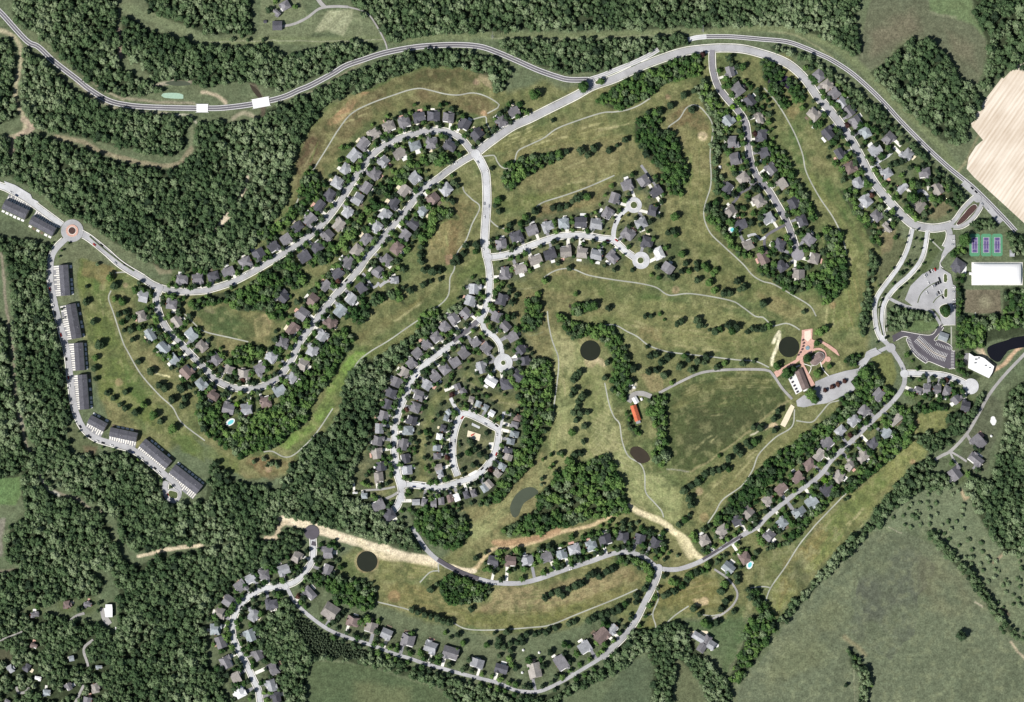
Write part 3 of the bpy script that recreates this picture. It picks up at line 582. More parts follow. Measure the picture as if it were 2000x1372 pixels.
SCRUB = [ # sparse shrubby ground
 (17,[(1700,1040),(1760,975),(1800,940),(1900,960),(1960,1050),(2000,1085),(2000,1270),(1965,1235),(1925,1155),(1850,1065),(1790,1035)]),
 (10,[(1800,1030),(1830,1040),(1870,1090),(1915,1140),(1940,1180),(1960,1215),(2000,1250),(2000,1268),(1960,1240),(1925,1180),(1900,1145),(1860,1095),(1820,1060)]),
 (16,[(395,60),(500,75),(560,80),(700,80),(560,86),(420,82)]),
 (18,[(0,1190),(200,1190),(235,1240),(200,1372),(0,1372)]),
 (13,[(0,1200),(110,1200),(150,1240),(130,1290),(0,1290)]),
 (13,[(90,1260),(200,1220),(235,1260),(220,1330),(110,1320)]),
 (15,[(1060,885),(1110,880),(1090,930),(1050,985),(1040,960)]),
 (13,[(1150,1030),(1200,1012),(1250,1020),(1310,1050),(1330,1090),(1300,1085),(1310,1110),(1290,1090),(1260,1030),(1200,1030)]),
 (14,[(1500,850),(1500,851),(1501,850)]),
 (15,[(420,80),(380,1372),(381,1372)]),
 (14,[(1810,345),(1880,370),(1880,410),(1840,420),(1800,410),(1750,400),(1740,380),(1770,390),(1790,420),(1760,425)]),
 (16,[(735,1000),(800,1010),(800,1040),(760,1030)]),
 (18,[(1775,470),(1800,470),(1790,500),(1760,540),(1735,560),(1755,520)]),
 (15,[(1752,650),(1780,690),(1800,720),(1780,722),(1765,690)]),
 (14,[(330,228),(400,225),(390,240),(350,240)]),
 (12,[(1470,175),(1500,190),(1510,215),(1480,200)]),
 (13,[(1510,285),(1540,310),(1555,350),(1535,340),(1515,310)]),
 (14,[(170,520),(225,540),(200,520),(180,510)]),
 (12,[(940,1180),(941,1180),(941,1181)]),
 (12,[(1400,780),(1401,780),(1401,781)]),
 (12,[(1560,840),(1640,800),(1690,780),(1660,830),(1600,870),(1570,890)]),
 (12,[(1440,960),(1480,930),(1540,910),(1560,880),(1580,890),(1540,940),(1490,970),(1450,1000)]),
 (13,[(1640,980),(1680,930),(1740,880),(1760,850),(1745,890),(1700,930),(1660,975)]),
 (13,[(1520,1060),(1570,1010),(1600,980),(1580,1020),(1545,1060)]),
 (12,[(1380,600),(1381,600),(1381,601)]),
 (12,[(575,260),(600,230),(640,205),(640,210),(605,240)]),
 (13,[(480,905),(520,890),(570,905),(560,912),(500,915)]),
]
# individual trees (x,y[,r]) in named clusters
TREES = [
 ("on the grass behind the western townhouses", "171,560,4 169,590,8 184,629,7 195,673,10 216,543,8 224,558,8 225,584,7 240,590,8 247,610,7 232,614,6 240,630,7 257,645,8 261,663,8 275,563,5 250,620,6 244,645,6"),
 ("around the southwest fairway's cart path", "271,706,7 296,726,9 246,766,7 210,768,7 222,778,7 235,791,6 281,791,8 265,806,8 302,811,10 314,823,7 339,838,9 322,758,9 312,753,8 337,781,9 355,758,9 357,793,8 362,778,8 422,906,9 472,891,8 187,700,7 186,720,7 188,740,6 245,798,7"),
 ("along the fairway east of the diagonal street", "822,483,7 822,498,7 825,513,7 828,528,8 845,530,9 860,530,7 842,550,5 860,545,5 827,557,8 803,568,8 777,572,8 797,568,6 892,505,8 905,495,7 887,513,8 897,513,6 910,480,8 930,479,8 929,492,6 872,415,8 858,425,9 845,432,8 885,395,7"),
 ("on the fairway south of the boulevard", "1080,236,5 1310,207,8 1351,215,8 1221,274,7 1205,285,5 1287,220,8 1335,187,8 1355,179,7 1092,300,8 1107,297,7 1135,295,9 1160,290,9 1148,303,8 1190,295,8 1072,305,6 960,330,5"),
 ("on the slope north of the middle street", "972,392,9 974,414,7 1026,425,7 1017,437,7 1045,413,8 1081,407,8 1094,407,8 1107,403,7 1118,394,7 1127,388,9 1147,385,8 1135,383,7 1195,364,6 996,440,8 977,445,5 980,478,5 968,402,6"),
 ("on the slope east of both turning circles", "1317,424,9 1315,453,8 1305,455,7 1320,460,7 1292,395,6 1332,498,8 1339,515,7 1332,530,8 1316,543,8 1362,525,7 1375,520,8 1382,526,7 1397,528,7 1392,534,6 1360,515,6 1287,543,6 1272,538,5 1307,540,6 1235,528,5 1345,530,6"),
 ("on the central fairway between two cart paths", "1362,548,8 1385,553,9 1395,568,8 1414,573,9 1424,573,8 1440,550,8 1452,562,8 1445,566,7 1490,594,9 1569,610,6 1260,618,6 1272,618,6 1289,614,5 1297,625,3 1322,633,8 1330,629,8 1361,625,8 1366,635,8 1377,638,4 1385,645,4 1397,648,8 1406,643,8 1422,636,8 1430,646,8 1438,640,8 1460,648,7 1468,643,7 1478,643,7 1487,643,7 1493,641,7 1501,638,8 1220,680,6 1264,678,5"),
 ("near the clumps south of the middle street", "1064,548,8 1112,524,7 1125,575,6 1189,602,8 1009,578,6 1050,575,7 1045,585,8 995,560,6 982,555,6"),
 ("by the path north of the service road", "1270,696,9 1280,693,8 1292,708,8 1305,698,8 1336,696,6 1327,716,9 1350,723,8 1362,706,8 1379,698,9 1375,708,7 1400,717,8 1415,710,7 1450,710,8 1472,706,5 1516,715,9 1297,733,8 1311,748,6 1282,723,8 1267,726,8 1237,721,8 1222,698,8 1240,745,4 1345,703,7"),
 ("in the row southeast of the dark field", "1520,803,8 1512,818,8 1471,835,7 1486,836,8 1457,865,8 1473,863,9 1466,872,7 1437,878,9 1446,887,8 1422,896,8 1405,890,5 1414,913,7 1422,917,7 1405,918,8 1392,921,8 1377,926,8 1362,941,9 1350,948,8 1369,936,7 1335,958,8 1345,973,9 1350,985,9 1337,1016,8 1512,841,7 1347,1005,5 1325,1025,7"),
 ("scattered down the mown central fairway", "1125,733,9 1132,727,8 1121,742,8 1122,761,8 1138,773,9 1130,783,8 1117,771,7 1120,806,8 1132,808,8 1125,821,7 1147,806,6 1141,833,7 1117,845,8 1140,863,6 1121,888,8 1134,886,7 1112,901,10 1177,898,9 1186,908,9 1181,738,6 1187,708,8 1197,761,8 1128,795,7"),
 ("on the long fairway above the southern lane", "930,1090,7 841,1151,7 920,1189,7 805,1191,8 817,1196,8 830,1201,8 842,1204,7 855,1208,8 866,1213,8 878,1216,8 966,1236,5 990,1234,8 1029,1239,7 1017,1246,7 1045,1239,7 1053,1236,6 1066,1236,7 1073,1229,6 1085,1226,7 1112,1218,7 1122,1214,7"),
 ("in the gardens north of the shaded lane", "950,1259,7 974,1249,8 972,1260,8 985,1264,8 997,1256,7 1010,1256,7 1020,1254,7 997,1271,7 975,1281,6 895,1239,7 905,1255,7 1102,1259,7 1113,1263,5 870,1236,5 880,1245,5 1075,1274,8 1062,1300,8 1008,1305,6"),
 ("in the belt south of the curved street", "1065,1167,8 1077,1159,8 1090,1156,9 1099,1163,8 1112,1149,8 1125,1144,9 1136,1139,9 1150,1124,9 1160,1121,9 1171,1126,8 1185,1116,8 1195,1111,8 1150,1212,9 1162,1206,9 1175,1201,9 1187,1198,8 1198,1194,8 1208,1189,9 1220,1179,8 1242,1163,8 1243,1176,7 1232,1199,4 1210,1213,4"),
 ("round the loop drive by the south junction", "1312,1136,8 1320,1138,7 1332,1144,8 1342,1131,8 1348,1122,8 1360,1117,8 1317,1154,8 1305,1159,8 1297,1164,8 1260,1149,8 1267,1130,8 1272,1116,8 1415,1142,9 1408,1154,8 1417,1174,8 1408,1189,8 1433,1194,6 1355,1188,8 1366,1199,6 1375,1216,9 1385,1221,8 1400,1216,9 1477,1079,7 1440,1136,7 1382,1103,8"),
 ("on the green inside the little ring road", "907,833,4 897,863,3 898,870,4 917,861,7 922,868,6 896,892,6 915,884,8 929,878,7 938,888,8 951,893,6 925,908,7 935,911,4 903,918,6 950,846,6 953,875,5 906,928,4"),
 ("standing alone in the southeastern meadow", "1876,1241,12 1652,1338,5 1702,1339,4 1668,1285,6"),
]
CARS = "1816,531,k 1820,530,w 1826,527,r 1806,540,w 1809,537,s 1834,545,k 1828,555,k 1832,553,k 1836,551,k 1825,558,s 1821,560,w 1833,572,k 1836,570,w 1829,576,s 1841,581,k 1863,562,w 1863,570,s 1863,585,w 1863,590,s 1863,594,k 1863,598,w 1813,553,w 1810,572,w 1861,478,s 1862,470,w"
# ------------------------------------------------------------------ planning masks
ROADM = np.zeros((RH, RW), bool); WALKM = np.zeros((RH, RW), bool); HOUSEM = np.zeros((RH, RW), bool)
ROADC = []
for kind, w, sw, pts, nm in ROADS:
    c = catmull(extend_ends(pts), 5.0); ROADC.append(c)
    mask_stroke(ROADM, c, w/2+.3)
for x, y, r, k in DISCS: mask_stroke(ROADM, [(x, y), (x+.1, y)], r+.3)
for k, poly in LOTS: mask_poly(ROADM, poly)
PATHC = [catmull(extend_ends(p), 5.0) for p in PATHS]
PATHM = np.zeros((RH, RW), bool)
for c in PATHC: mask_stroke(PATHM, c, 1.6)
HOUSES = []
for desc, end, rd, s in ROWS:
    row = []
    for t in s.split():
        q = t.split(',')
        row.append((float(q[0]), float(q[1]), q[2], float(q[3]) if len(q) > 3 else None, float(q[4]) if len(q) > 4 else None, float(q[5]) if len(q) > 5 else None))
    HOUSES.append((desc, end, rd, row))
for desc, end, rd, row in HOUSES:
    for h in row: mask_stroke(HOUSEM, [(h[0], h[1]), (h[0]+.1, h[1])], max(h[3] or 0, h[4] or 0, 20)*.5+1)
for cx, cy, L, D, a, sgn in TOWN:
    dx, dy = math.cos(R(a))*L/2, math.sin(R(a))*L/2; mask_stroke(HOUSEM, [(cx-dx, cy-dy), (cx+dx, cy+dy)], D/2+5)

# ------------------------------------------------------------------ ground colour (the ground's own colours: grass kinds, bare earth, hay)
GS = 1.5
gx1 = np.arange(-90, 2090+.1, GS); gy1 = np.arange(-90, 1462+.1, GS)
GX, GY = np.meshgrid(gx1, gy1)
G = np.zeros(GX.shape+(3,)); G[:] = lin((97, 108, 78))
n_big = fnoise(GX, GY, 160, 3); n_mid = fnoise(GX, GY, 46, 21); n_sm = fnoise(GX, GY, 12, 40, 3)
WX = (fnoise(GX, GY, 26, 60, 3)-.5)*14; WY = (fnoise(GX, GY, 26, 77, 3)-.5)*14
def blend(sl, mask, c):
    G[sl] = G[sl]*(1-mask[..., None])+np.array(lin(c))*mask[..., None]
def box_of(xs, ys, pad):
    x0 = max(0, int((min(xs)-pad+90)/GS)); x1 = min(len(gx1), int((max(xs)+pad+90)/GS)+2)
    y0 = max(0, int((min(ys)-pad+90)/GS)); y1 = min(len(gy1), int((max(ys)+pad+90)/GS)+2)
    return (slice(y0, y1), slice(x0, x1))
def ppoly(poly, c, soft=5, a=1.0, warp=1.0, patch=0.0):
    poly = extp(poly); sl = box_of([p[0] for p in poly], [p[1] for p in poly], soft+10)
    px = GX[sl]+WX[sl]*warp; py = GY[sl]+WY[sl]*warp
    ins = pip(px, py, poly); d = segdist(px, py, poly, True); sd_ = np.where(ins, d, -d)
    m = np.clip(sd_/soft+.5, 0, 1)*a
    if patch: m = m*np.clip((n_mid[sl]-.5)*patch*4+.7, 0, 1)
    blend(sl, m, c)
def pstroke(pts, w, c, soft=2, a=1.0, warp=.25, patch=0.0):
    pts = catmull(extend_ends(pts), 8); sl = box_of([p[0] for p in pts], [p[1] for p in pts], w+soft+6)
    px = GX[sl]+WX[sl]*warp; py = GY[sl]+WY[sl]*warp
    d = segdist(px, py, pts); m = np.clip((w/2-d)/max(soft, .5)+.5, 0, 1)*a
    if patch: m = m*np.clip((n_sm[sl]-.5)*patch*4+.7, 0, 1)
    blend(sl, m, c)
def pdisc(x, y, r, c, soft=3, a=1.0, rx=1.0): ppoly([(x+r*rx*math.cos(t*.6283), y+r*math.sin(t*.6283)) for t in range(10)], c, soft, a, .3)

# outer grass: patchy
blend((slice(None), slice(None)), np.clip((n_mid-.45)*3, 0, 1)*.5, (88, 102, 72))
blend((slice(None), slice(None)), np.clip((n_big-.5)*4, 0, 1)*.4, (116, 118, 88))
# inner development: olive rough
INNER = [(500,480),(560,392),(575,300),(592,255),(640,205),(700,182),(770,150),(830,130),(900,130),(955,150),(990,180),(1060,160),(1110,175),(1200,165),(1370,105),(1400,100),(1540,110),(1600,200),(1700,350),(1740,440),(1720,520),(1695,640),(1700,690),(1690,720),(1640,770),(1740,790),(1860,800),(1850,840),(1780,900),(1700,1000),(1640,1070),(1520,1210),(1480,1200),(1450,1210),(1340,1205),(1260,1235),(1210,1220),(1190,1190),(1100,1230),(960,1240),(880,1225),(800,1200),(735,1180),(720,1130),(640,1120),(690,1070),(850,1100),(900,1060),(910,1000),(850,1000),(690,960),(720,840),(740,760),(700,710),(650,830),(560,930),(480,935),(400,860),(360,850),(310,900),(230,870),(190,760),(165,680),(150,560),(150,500),(230,520),(320,560),(400,560),(480,520)]
ppoly(INNER, (112, 114, 70), 14)
sl = (slice(None), slice(None))
im = pip(GX+WX, GY+WY, INNER)*1.0
blend(sl, im*np.clip((n_mid-.46)*5, 0, 1)*.75, (94, 108, 62))
blend(sl, im*np.clip((.47-n_big)*6, 0, 1)*.6, (130, 120, 80))
# golf fairways and rough
for poly, c, soft, a, patch in [
 ([(640,230),(700,195),(780,175),(880,170),(950,190),(975,210),(960,230),(870,210),(780,215),(700,250),(650,310),(600,380),(560,430),(575,380),(610,310)], (110,96,66), 8, .9, .6),
 ([(780,150),(830,135),(920,135),(950,150),(940,178),(860,180),(790,172),(700,200),(660,235),(620,290),(590,350),(575,330),(600,260),(660,205),(730,175)], (92,84,56), 8, .85, .5),
 ([(590,280),(612,262),(630,275),(610,330),(590,370),(572,375),(575,320)], (96,80,58), 7, .9, .3),
 ([(690,190),(720,180),(700,200),(660,240),(650,245),(640,240),(665,210)], (178,142,102), 4, .85, .9),
 ([(940,138),(960,142),(970,160),(962,178),(945,165),(932,150)], (168,146,118), 3, .95, .2),
 ([(640,330),(680,290),(720,250),(800,215),(900,212),(930,225),(900,222),(820,222),(740,245),(690,280),(640,345),(600,400),(560,445)], (84,104,54), 6, .7, .8),
 ([(1000,300),(1060,275),(1150,240),(1200,228),(1230,228),(1270,240),(1260,262),(1180,272),(1100,282),(1030,305),(1000,312)], (120,118,68), 6, .8, .4),
 ([(960,275),(1060,245),(1065,262),(1000,290),(965,300)], (124,122,72), 5, .8, .4),
 ([(1190,222),(1260,215),(1262,262),(1195,262)], (84,98,58), 4, .8, .2),
 ([(960,345),(1000,380),(1060,380),(1150,350),(1250,330),(1250,345),(1150,372),(1060,400),(1000,415),(965,390)], (98,108,54), 8, .7, .7),
 ([(1060,400),(1100,395),(1160,370),(1200,350),(1210,365),(1150,400),(1090,420),(1040,430)], (126,108,72), 8, .7, .6),
 ([(1090,330),(1250,320),(1240,335),(1150,350),(1090,350)], (120,118,72), 7, .7, .6),
 ([(1300,230),(1340,205),(1370,215),(1385,260),(1370,270),(1345,240),(1310,260)], (112,94,64), 6, .8, .5),
 ([(1340,260),(1390,250),(1388,300),(1386,360),(1375,420),(1385,455),(1400,480),(1330,470),(1325,430),(1345,360),(1350,300)], (122,122,72), 6, .85, .5),
 ([(1280,470),(1340,470),(1400,480),(1460,530),(1500,560),(1560,590),(1590,620),(1540,625),(1480,590),(1400,560),(1320,500)], (100,106,60), 10, .7, .8),
 ([(1480,570),(1520,580),(1570,610),(1560,625),(1520,615),(1490,600)], (140,128,84), 8, .7, .5),
 ([(1325,270),(1352,300),(1352,345),(1330,400),(1335,340),(1318,290)], (78,108,48), 6, .8, .5),
 ([(1570,340),(1590,340),(1625,400),(1665,470),(1690,500),(1680,560),(1665,640),(1625,650),(1612,620),(1650,560),(1655,500),(1640,440),(1600,390)], (114,120,66), 6, .9, .6),
 ([(1600,343),(1622,350),(1660,430),(1690,480),(1690,500),(1660,450),(1620,390)], (78,104,50), 8, .7, .4),
 ([(1540,230),(1560,260),(1590,330),(1560,330),(1545,290)], (84,104,56), 8, .8, .5),
 ([(1540,200),(1560,215),(1550,235),(1530,215)], (146,120,82), 6, .6, .5),
 ([(1210,505),(1210,505.5),(1211,505)], (86,104,56), 9, 0, .6),
 ([(1080,540),(1140,540),(1200,555),(1280,575),(1330,590),(1240,600),(1160,590),(1100,575),(1068,560)], (78,100,48), 8, .75, .6),
 ([(1170,590),(1280,585),(1400,600),(1470,625),(1490,650),(1440,680),(1300,680),(1230,650),(1190,630),(1130,620)], (128,128,78), 10, .85, .7),
 ([(1240,630),(1300,645),(1290,670),(1250,660)], (136,116,78), 8, .7, .6),
 ([(1115,625),(1180,610),(1250,635),(1200,640),(1130,640)], (84,104,54), 8, .6, .5),
 ([(1350,655),(1500,660),(1500,690),(1420,698),(1350,688)], (98,106,60), 8, .6, .6),
 ([(1305,785),(1320,765),(1370,742),(1420,732),(1500,730),(1535,775),(1542,788),(1500,812),(1420,872),(1350,920),(1318,915),(1308,860)], (78,88,50), 4, .95, 0),
 ([(1340,800),(1400,790),(1500,785),(1530,790),(1440,850),(1360,890),(1330,880)], (72,76,50), 14, .5, .8),
 ([(1360,752),(1420,738),(1500,738),(1510,752),(1430,760),(1370,775),(1320,800),(1312,795),(1330,770)], (112,112,66), 6, .8, .4),
 ([(1070,640),(1110,640),(1150,700),(1180,720),(1200,800),(1215,870),(1250,915),(1290,930),(1330,960),(1330,1030),(1290,1010),(1230,970),(1190,900),(1110,900),(1060,950),(1000,1000),(940,1050),(920,1060),(915,1030),(990,970),(1060,900),(1085,830),(1090,740)], (146,150,96), 8, .9, .5),
 ([(1130,730),(1175,730),(1180,800),(1150,830),(1140,780)], (104,116,60), 7, .7, .4),
 ([(1080,650),(1120,670),(1120,730),(1100,720)], (158,150,108), 8, .5, .7),
 ([(1090,830),(1200,820),(1215,880),(1130,890),(1090,900)], (146,142,96), 10, .6, .9),
 ([(1340,1000),(1380,950),(1440,900),(1500,850),(1560,830),(1600,815),(1570,850),(1500,900),(1440,960),(1390,1010),(1360,1030)], (122,120,74), 8, .8, .5),
 ([(1550,850),(1600,830),(1590,860),(1500,930),(1460,950)], (100,106,58), 8, .6, .5),
 ([(1780,810),(1850,800),(1848,850),(1800,900),(1740,960),(1680,1030),(1600,1100),(1530,1190),(1505,1200),(1510,1140),(1560,1080),(1640,990),(1720,920),(1780,860)], (126,130,72), 6, .95, .6),
 ([(1650,980),(1720,930),(1740,935),(1690,1000),(1640,1050),(1600,1080),(1620,1010)], (92,112,52), 10, .7, .4),
 ([(1530,1100),(1600,1030),(1620,1040),(1560,1120),(1520,1190)], (134,118,72), 8, .7, .6),
 ([(740,1135),(860,1150),(900,1190),(1000,1190),(1090,1180),(1160,1150),(1250,1110),(1262,1140),(1200,1172),(1100,1215),(1000,1228),(900,1222),(800,1195),(740,1180)], (122,116,68), 6, .9, .6),
 ([(960,1150),(1060,1145),(1200,1110),(1250,1105),(1240,1130),(1150,1165),(1060,1190),(920,1200),(960,1170)], (150,132,94), 8, .75, .9),
 ([(900,1200),(1060,1200),(1150,1170),(1160,1185),(1050,1222),(920,1220)], (104,110,56), 6, .6, .6),
 ([(1220,1112),(1245,1112),(1250,1130),(1225,1142),(1212,1130)], (122,98,68), 5, .8, .2),
 ([(1290,1140),(1370,1120),(1400,1130),(1410,1180),(1360,1195),(1290,1190),(1280,1210),(1270,1240),(1255,1230),(1270,1180)], (118,112,62), 6, .85, .5),
 ([(1350,1170),(1375,1165),(1380,1180),(1360,1182)], (196,172,128), 4, .8, .8),
 ([(1340,1215),(1400,1210),(1450,1180),(1460,1200),(1450,1250),(1420,1320),(1390,1280),(1350,1240)], (78,100,60), 8, .95, .3),
 ([(740,1070),(850,1100),(860,1120),(780,1135),(740,1130)], (124,124,72), 6, .9, .6),
 ([(155,500),(220,515),(240,540),(215,560),(212,600),(230,660),(260,730),(330,820),(400,870),(400,900),(330,860),(240,790),(195,780),(185,690),(165,620),(150,560)], (100,112,56), 6, .95, .6),
 ([(160,515),(200,508),(235,530),(205,560),(160,540)], (128,112,72), 7, .8, .4),
 ([(180,550),(210,560),(205,620),(180,600)], (82,108,50), 8, .6, .4),
 ([(240,710),(290,750),(300,770),(270,790),(250,760)], (78,106,48), 6, .8, .4),
 ([(305,780),(330,800),(350,840),(390,880),(360,880),(310,830)], (88,106,56), 8, .7, .4),
 ([(392,625),(440,640),(500,670),(450,660),(380,620),(365,600),(430,598),(480,640)], (72,90,52), 5, .9, .2),
 ([(380,605),(450,600),(490,630),(500,660),(450,660),(395,640)], (76,94,54), 6, .9, .3),
 ([(495,620),(520,612),(530,630),(525,655),(500,662),(492,640)], (160,144,102), 4, .9, .4),
 ([(397,600),(415,598),(420,608),(400,612)], (130,124,92), 3, .8, .2),
 ([(790,640),(860,590),(905,520),(940,480),(945,540),(910,580),(860,620),(740,690),(700,720),(660,800),(600,860),(560,880),(570,850),(630,800),(650,760),(680,700),(720,660)], (98,110,58), 6, .9, .5),
 ([(700,650),(780,600),(860,560),(880,545),(870,580),(800,620),(720,670),(690,670)], (112,104,62), 8, .8, .7),
 ([(820,590),(880,540),(870,580),(790,640),(730,670),(740,650)], (72,98,56), 8, .6, .3),
 ([(680,700),(690,690),(720,690),(690,730),(670,770),(650,800),(600,850),(560,880),(545,870),(610,820),(640,760)], (116,150,58), 7, .9, .4),
 ([(480,900),(520,890),(560,900),(575,900),(560,925),(530,940),(500,920)], (120,96,66), 7, .85, .4),
 ([(400,870),(470,895),(470,925),(430,915),(400,890)], (104,114,60), 7, .9, .4),
 ([(860,370),(900,380),(930,400),(915,450),(900,500),(840,520),(830,490),(850,450),(880,400)], (124,106,70), 8, .9, .5),
 ([(840,440),(870,420),(880,440),(870,500),(840,495)], (140,132,84), 8, .7, .6),
 ([(832,490),(870,482),(870,515),(845,528),(832,512)], (112,112,70), 4, .8, .2),
 ([(868,498),(882,500),(882,512),(868,515)], (164,128,104), 3, .8, 0),
 ([(450,460),(510,450),(540,430),(520,470),(505,475)], (104,114,60), 6, .0, .4),
 ([(512,450),(545,432),(570,430),(530,465),(508,478)], (118,112,62), 5, .9, .4),
 ([(1780,815),(1795,818),(1798,835),(1785,850),(1778,845)], (150,128,84), 5, .6, .2),
]: ppoly(poly, c, soft, a, 1.0, patch)
# mowing and hay streaks: pale stripes of cut grass
SR = random.Random(5)
def streaks(x0, y0, x1, y1, n, spread, c, w=1.6, a=.55, curve=0):
    L = math.hypot(x1-x0, y1-y0); nx, ny = -(y1-y0)/L, (x1-x0)/L
    for i in range(n):
        o = (i/(max(1, n-1))-.5)*spread+SR.uniform(-1, 1); t0 = SR.uniform(0, .25); t1 = SR.uniform(.7, 1)
        p = [(x0+(x1-x0)*t+nx*(o+curve*math.sin(t*math.pi)), y0+(y1-y0)*t+ny*(o+curve*math.sin(t*math.pi))) for t in (t0, (t0+t1)/2, t1)]
        pstroke(p, w*SR.uniform(.7, 1.4), c, 1.4, a*SR.uniform(.6, 1.1), .2, .8)
for s in [(985,285,1060,252,5,26,(190,184,130)), (1090,268,1190,240,4,30,(166,160,104)), (1325,775,1390,745,4,14,(150,142,98)),
          (1380,752,1510,750,6,24,(158,152,104)), (1400,775,1490,762,4,14,(132,122,84)), (1310,800,1480,772,4,22,(120,112,74)),
          (1150,800,1210,830,7,50,(176,168,122)), (1150,890,1200,830,7,60,(170,164,116)), (1065,830,1040,930,7,40,(172,158,106)),
          (1090,700,1110,780,4,26,(172,164,118)), (1040,930,930,1040,7,50,(160,146,94)), (1120,810,1115,900,5,50,(166,162,110)),
          (1230,900,1290,1010,6,60,(168,162,112)), (1160,900,1050,950,6,30,(164,160,110)), (960,1180,1110,1170,8,40,(172,154,114)), (1110,1170,1240,1120,6,24,(166,146,104)),
          (1150,860,1260,915,5,40,(178,172,128)), (1320,930,1230,935,4,16,(172,166,120)),
          (1480,600,1570,630,5,20,(160,150,104)), (1250,1000,1320,930,5,60,(150,150,100)), (1560,1100,1640,1010,5,30,(146,128,82)), (1610,1090,1700,1000,4,26,(140,132,82)),
          (840,500,872,420,6,30,(158,148,96)), (190,700,230,770,3,24,(120,122,70)), (1660,520,1680,640,4,26,(136,122,74)), (1640,600,1660,660,3,24,(146,130,82)), (760,1110,860,1120,5,26,(168,150,108)),
          (780,1160,900,1190,6,30,(162,146,96)), (1300,1160,1400,1130,4,30,(150,132,88)), (1390,1010,1540,860,4,36,(136,122,78)), (1250,640,1450,670,7,50,(140,130,86)), (1100,640,1150,700,6,40,(170,158,110))]:
    streaks(*s[:6], s[6])
# lawns round the houses
for i in range(120):   # more cut and cross-cut passes of the mower over the fairways
    fx, fy, an, ln = SR.choice([(1120,760,80,60),(1150,860,60,60),(1100,880,110,50),(1060,940,130,50),(1260,960,30,50),(1300,600,8,80),(1420,620,12,70),(1250,655,14,70),(1360,670,6,60),(1560,1110,-50,60),(1640,1030,-50,60),(1420,960,-48,50),(1480,900,-45,50),(1040,1190,-8,70),(1140,1160,-22,60),(880,1190,8,50),(1340,1160,-20,40),(200,620,80,50),(220,720,75,40),(860,460,80,40),(1080,285,-16,60),(1180,250,-14,50),(1120,345,-14,70),(1360,400,85,50),(1370,330,88,50),(1640,480,70,60),(1640,600,95,50),(820,610,-35,60),(760,660,-35,50),(1430,800,-10,60),(1400,860,-38,50),(690,215,-30,50),(600,310,-60,40)])
    x0 = fx+SR.uniform(-32, 32); y0 = fy+SR.uniform(-24, 24); dx = math.cos(R(an))*ln*SR.uniform(.3, .6); dy = math.sin(R(an))*ln*SR.uniform(.3, .6)
    pstroke([(x0-dx, y0-dy), (x0, y0+SR.uniform(-3, 3)), (x0+dx, y0+dy)], SR.uniform(1.2, 5), SR.choice([(166,160,110), (166,158,112), (98,114,58), (136,138,84), (88,102,56)]), 2, SR.uniform(.4, .8), .3, .8)
for desc, end, rd, row in HOUSES:
    dark = rd in ('green', 'central', 'southcourt', 'middle', 'south', 'southwest', 'x')
    for h in row:
        c = (84, 92, 66) if dark else (84, 96, 58)
        pdisc(h[0], h[1], 25 if rd != 'none' else 20, c, 12, .8)
ppoly([(1700,1040),(1760,975),(1800,940),(1900,960),(1960,1050),(2000,1085),(2000,1270),(1965,1235),(1925,1155),(1850,1065),(1790,1035)], (108, 118, 88), 8, 1)
for x, y, r, c in [(1155,870,0,(0,0,0))]: pass
ppoly([(905,818),(925,816),(960,842),(966,850),(955,890),(930,915),(905,925),(893,900),(892,860)], (94, 98, 70), 4, 1, .2)
ppoly([(1300,460),(1340,470),(1350,500),(1310,505)], (84, 96, 58), 8, .8)
# outlying fields
ppoly([(1688,45),(1722,0),(1862,0),(1890,12),(1922,60),(1930,95),(1920,140),(1905,172),(1880,150),(1850,108),(1812,75),(1775,72),(1752,88),(1722,128),(1672,146),(1680,100)], (100, 104, 80), 3, 1, .4)
ppoly([(1700,60),(1780,20),(1800,60),(1740,90),(1700,110)], (118, 108, 88), 20, .6, 1)
ppoly([(1850,60),(1900,90),(1910,140),(1860,100)], (114, 108, 86), 18, .6, 1)
ppoly([(1810,0),(1880,0),(1900,30),(1925,70),(1880,40),(1840,28),(1818,20)], (104, 122, 80), 7, .9, 1)
WHEAT = [(2001,70),(1990,122),(1960,154),(1957,152),(1921,199),(1897,240),(1898,248),(1920,274),(1906,286),(1892,308),(1888,330),(1902,346),(2001,500)]


for i in range(64):
    o = i*4.6-50; x0, y0 = 1890+o*.72, 190+o*.72
    pstroke([(x0+150, y0-170), (x0+40, y0-10), (x0-40, y0+95)], 1.5, (198, 170, 136) if i % 2 else (246, 230, 204), 1.2, .55, .4, 1.0) if False else None
ppoly([(1885,566),(1953,566),(1955,612),(1910,613),(1884,610)], (112, 104, 84), 2, 1, .1)
pdisc(1925, 590, 12, (146, 140, 112), 12, .7)
ppoly([(1705,1038),(1640,1092),(1540,1205),(1505,1265),(1440,1345),(1440,1372),(2000,1372),(2000,1292),(1960,1240),(1920,1172),(1850,1070),(1770,1040)], (104, 112, 86), 6, 1)
FM = pip(GX+WX*2, GY+WY*2, [(1690,1080),(1780,1060),(1830,1110),(1800,1160),(1790,1230),(1740,1290),(1690,1260),(1655,1200),(1680,1130)])
blend(sl, FM*np.clip((n_mid-.35)*3, 0, 1)*.75, (88, 92, 80))
ppoly([(1790,1080),(1880,1130),(1920,1200),(1850,1210),(1790,1150)], (110, 108, 80), 20, .5, 2, .8)
ppoly([(1520,1250),(1640,1150),(1660,1220),(1600,1300),(1500,1340)], (108, 112, 78), 20, .5, 2, .8)
blend(sl, pip(GX, GY, [(1500,1030),(2000,1030),(2070,1442),(1440,1442),(1440,1250)])*np.clip((n_sm-.5)*5, 0, 1)*.35, (122, 126, 92))
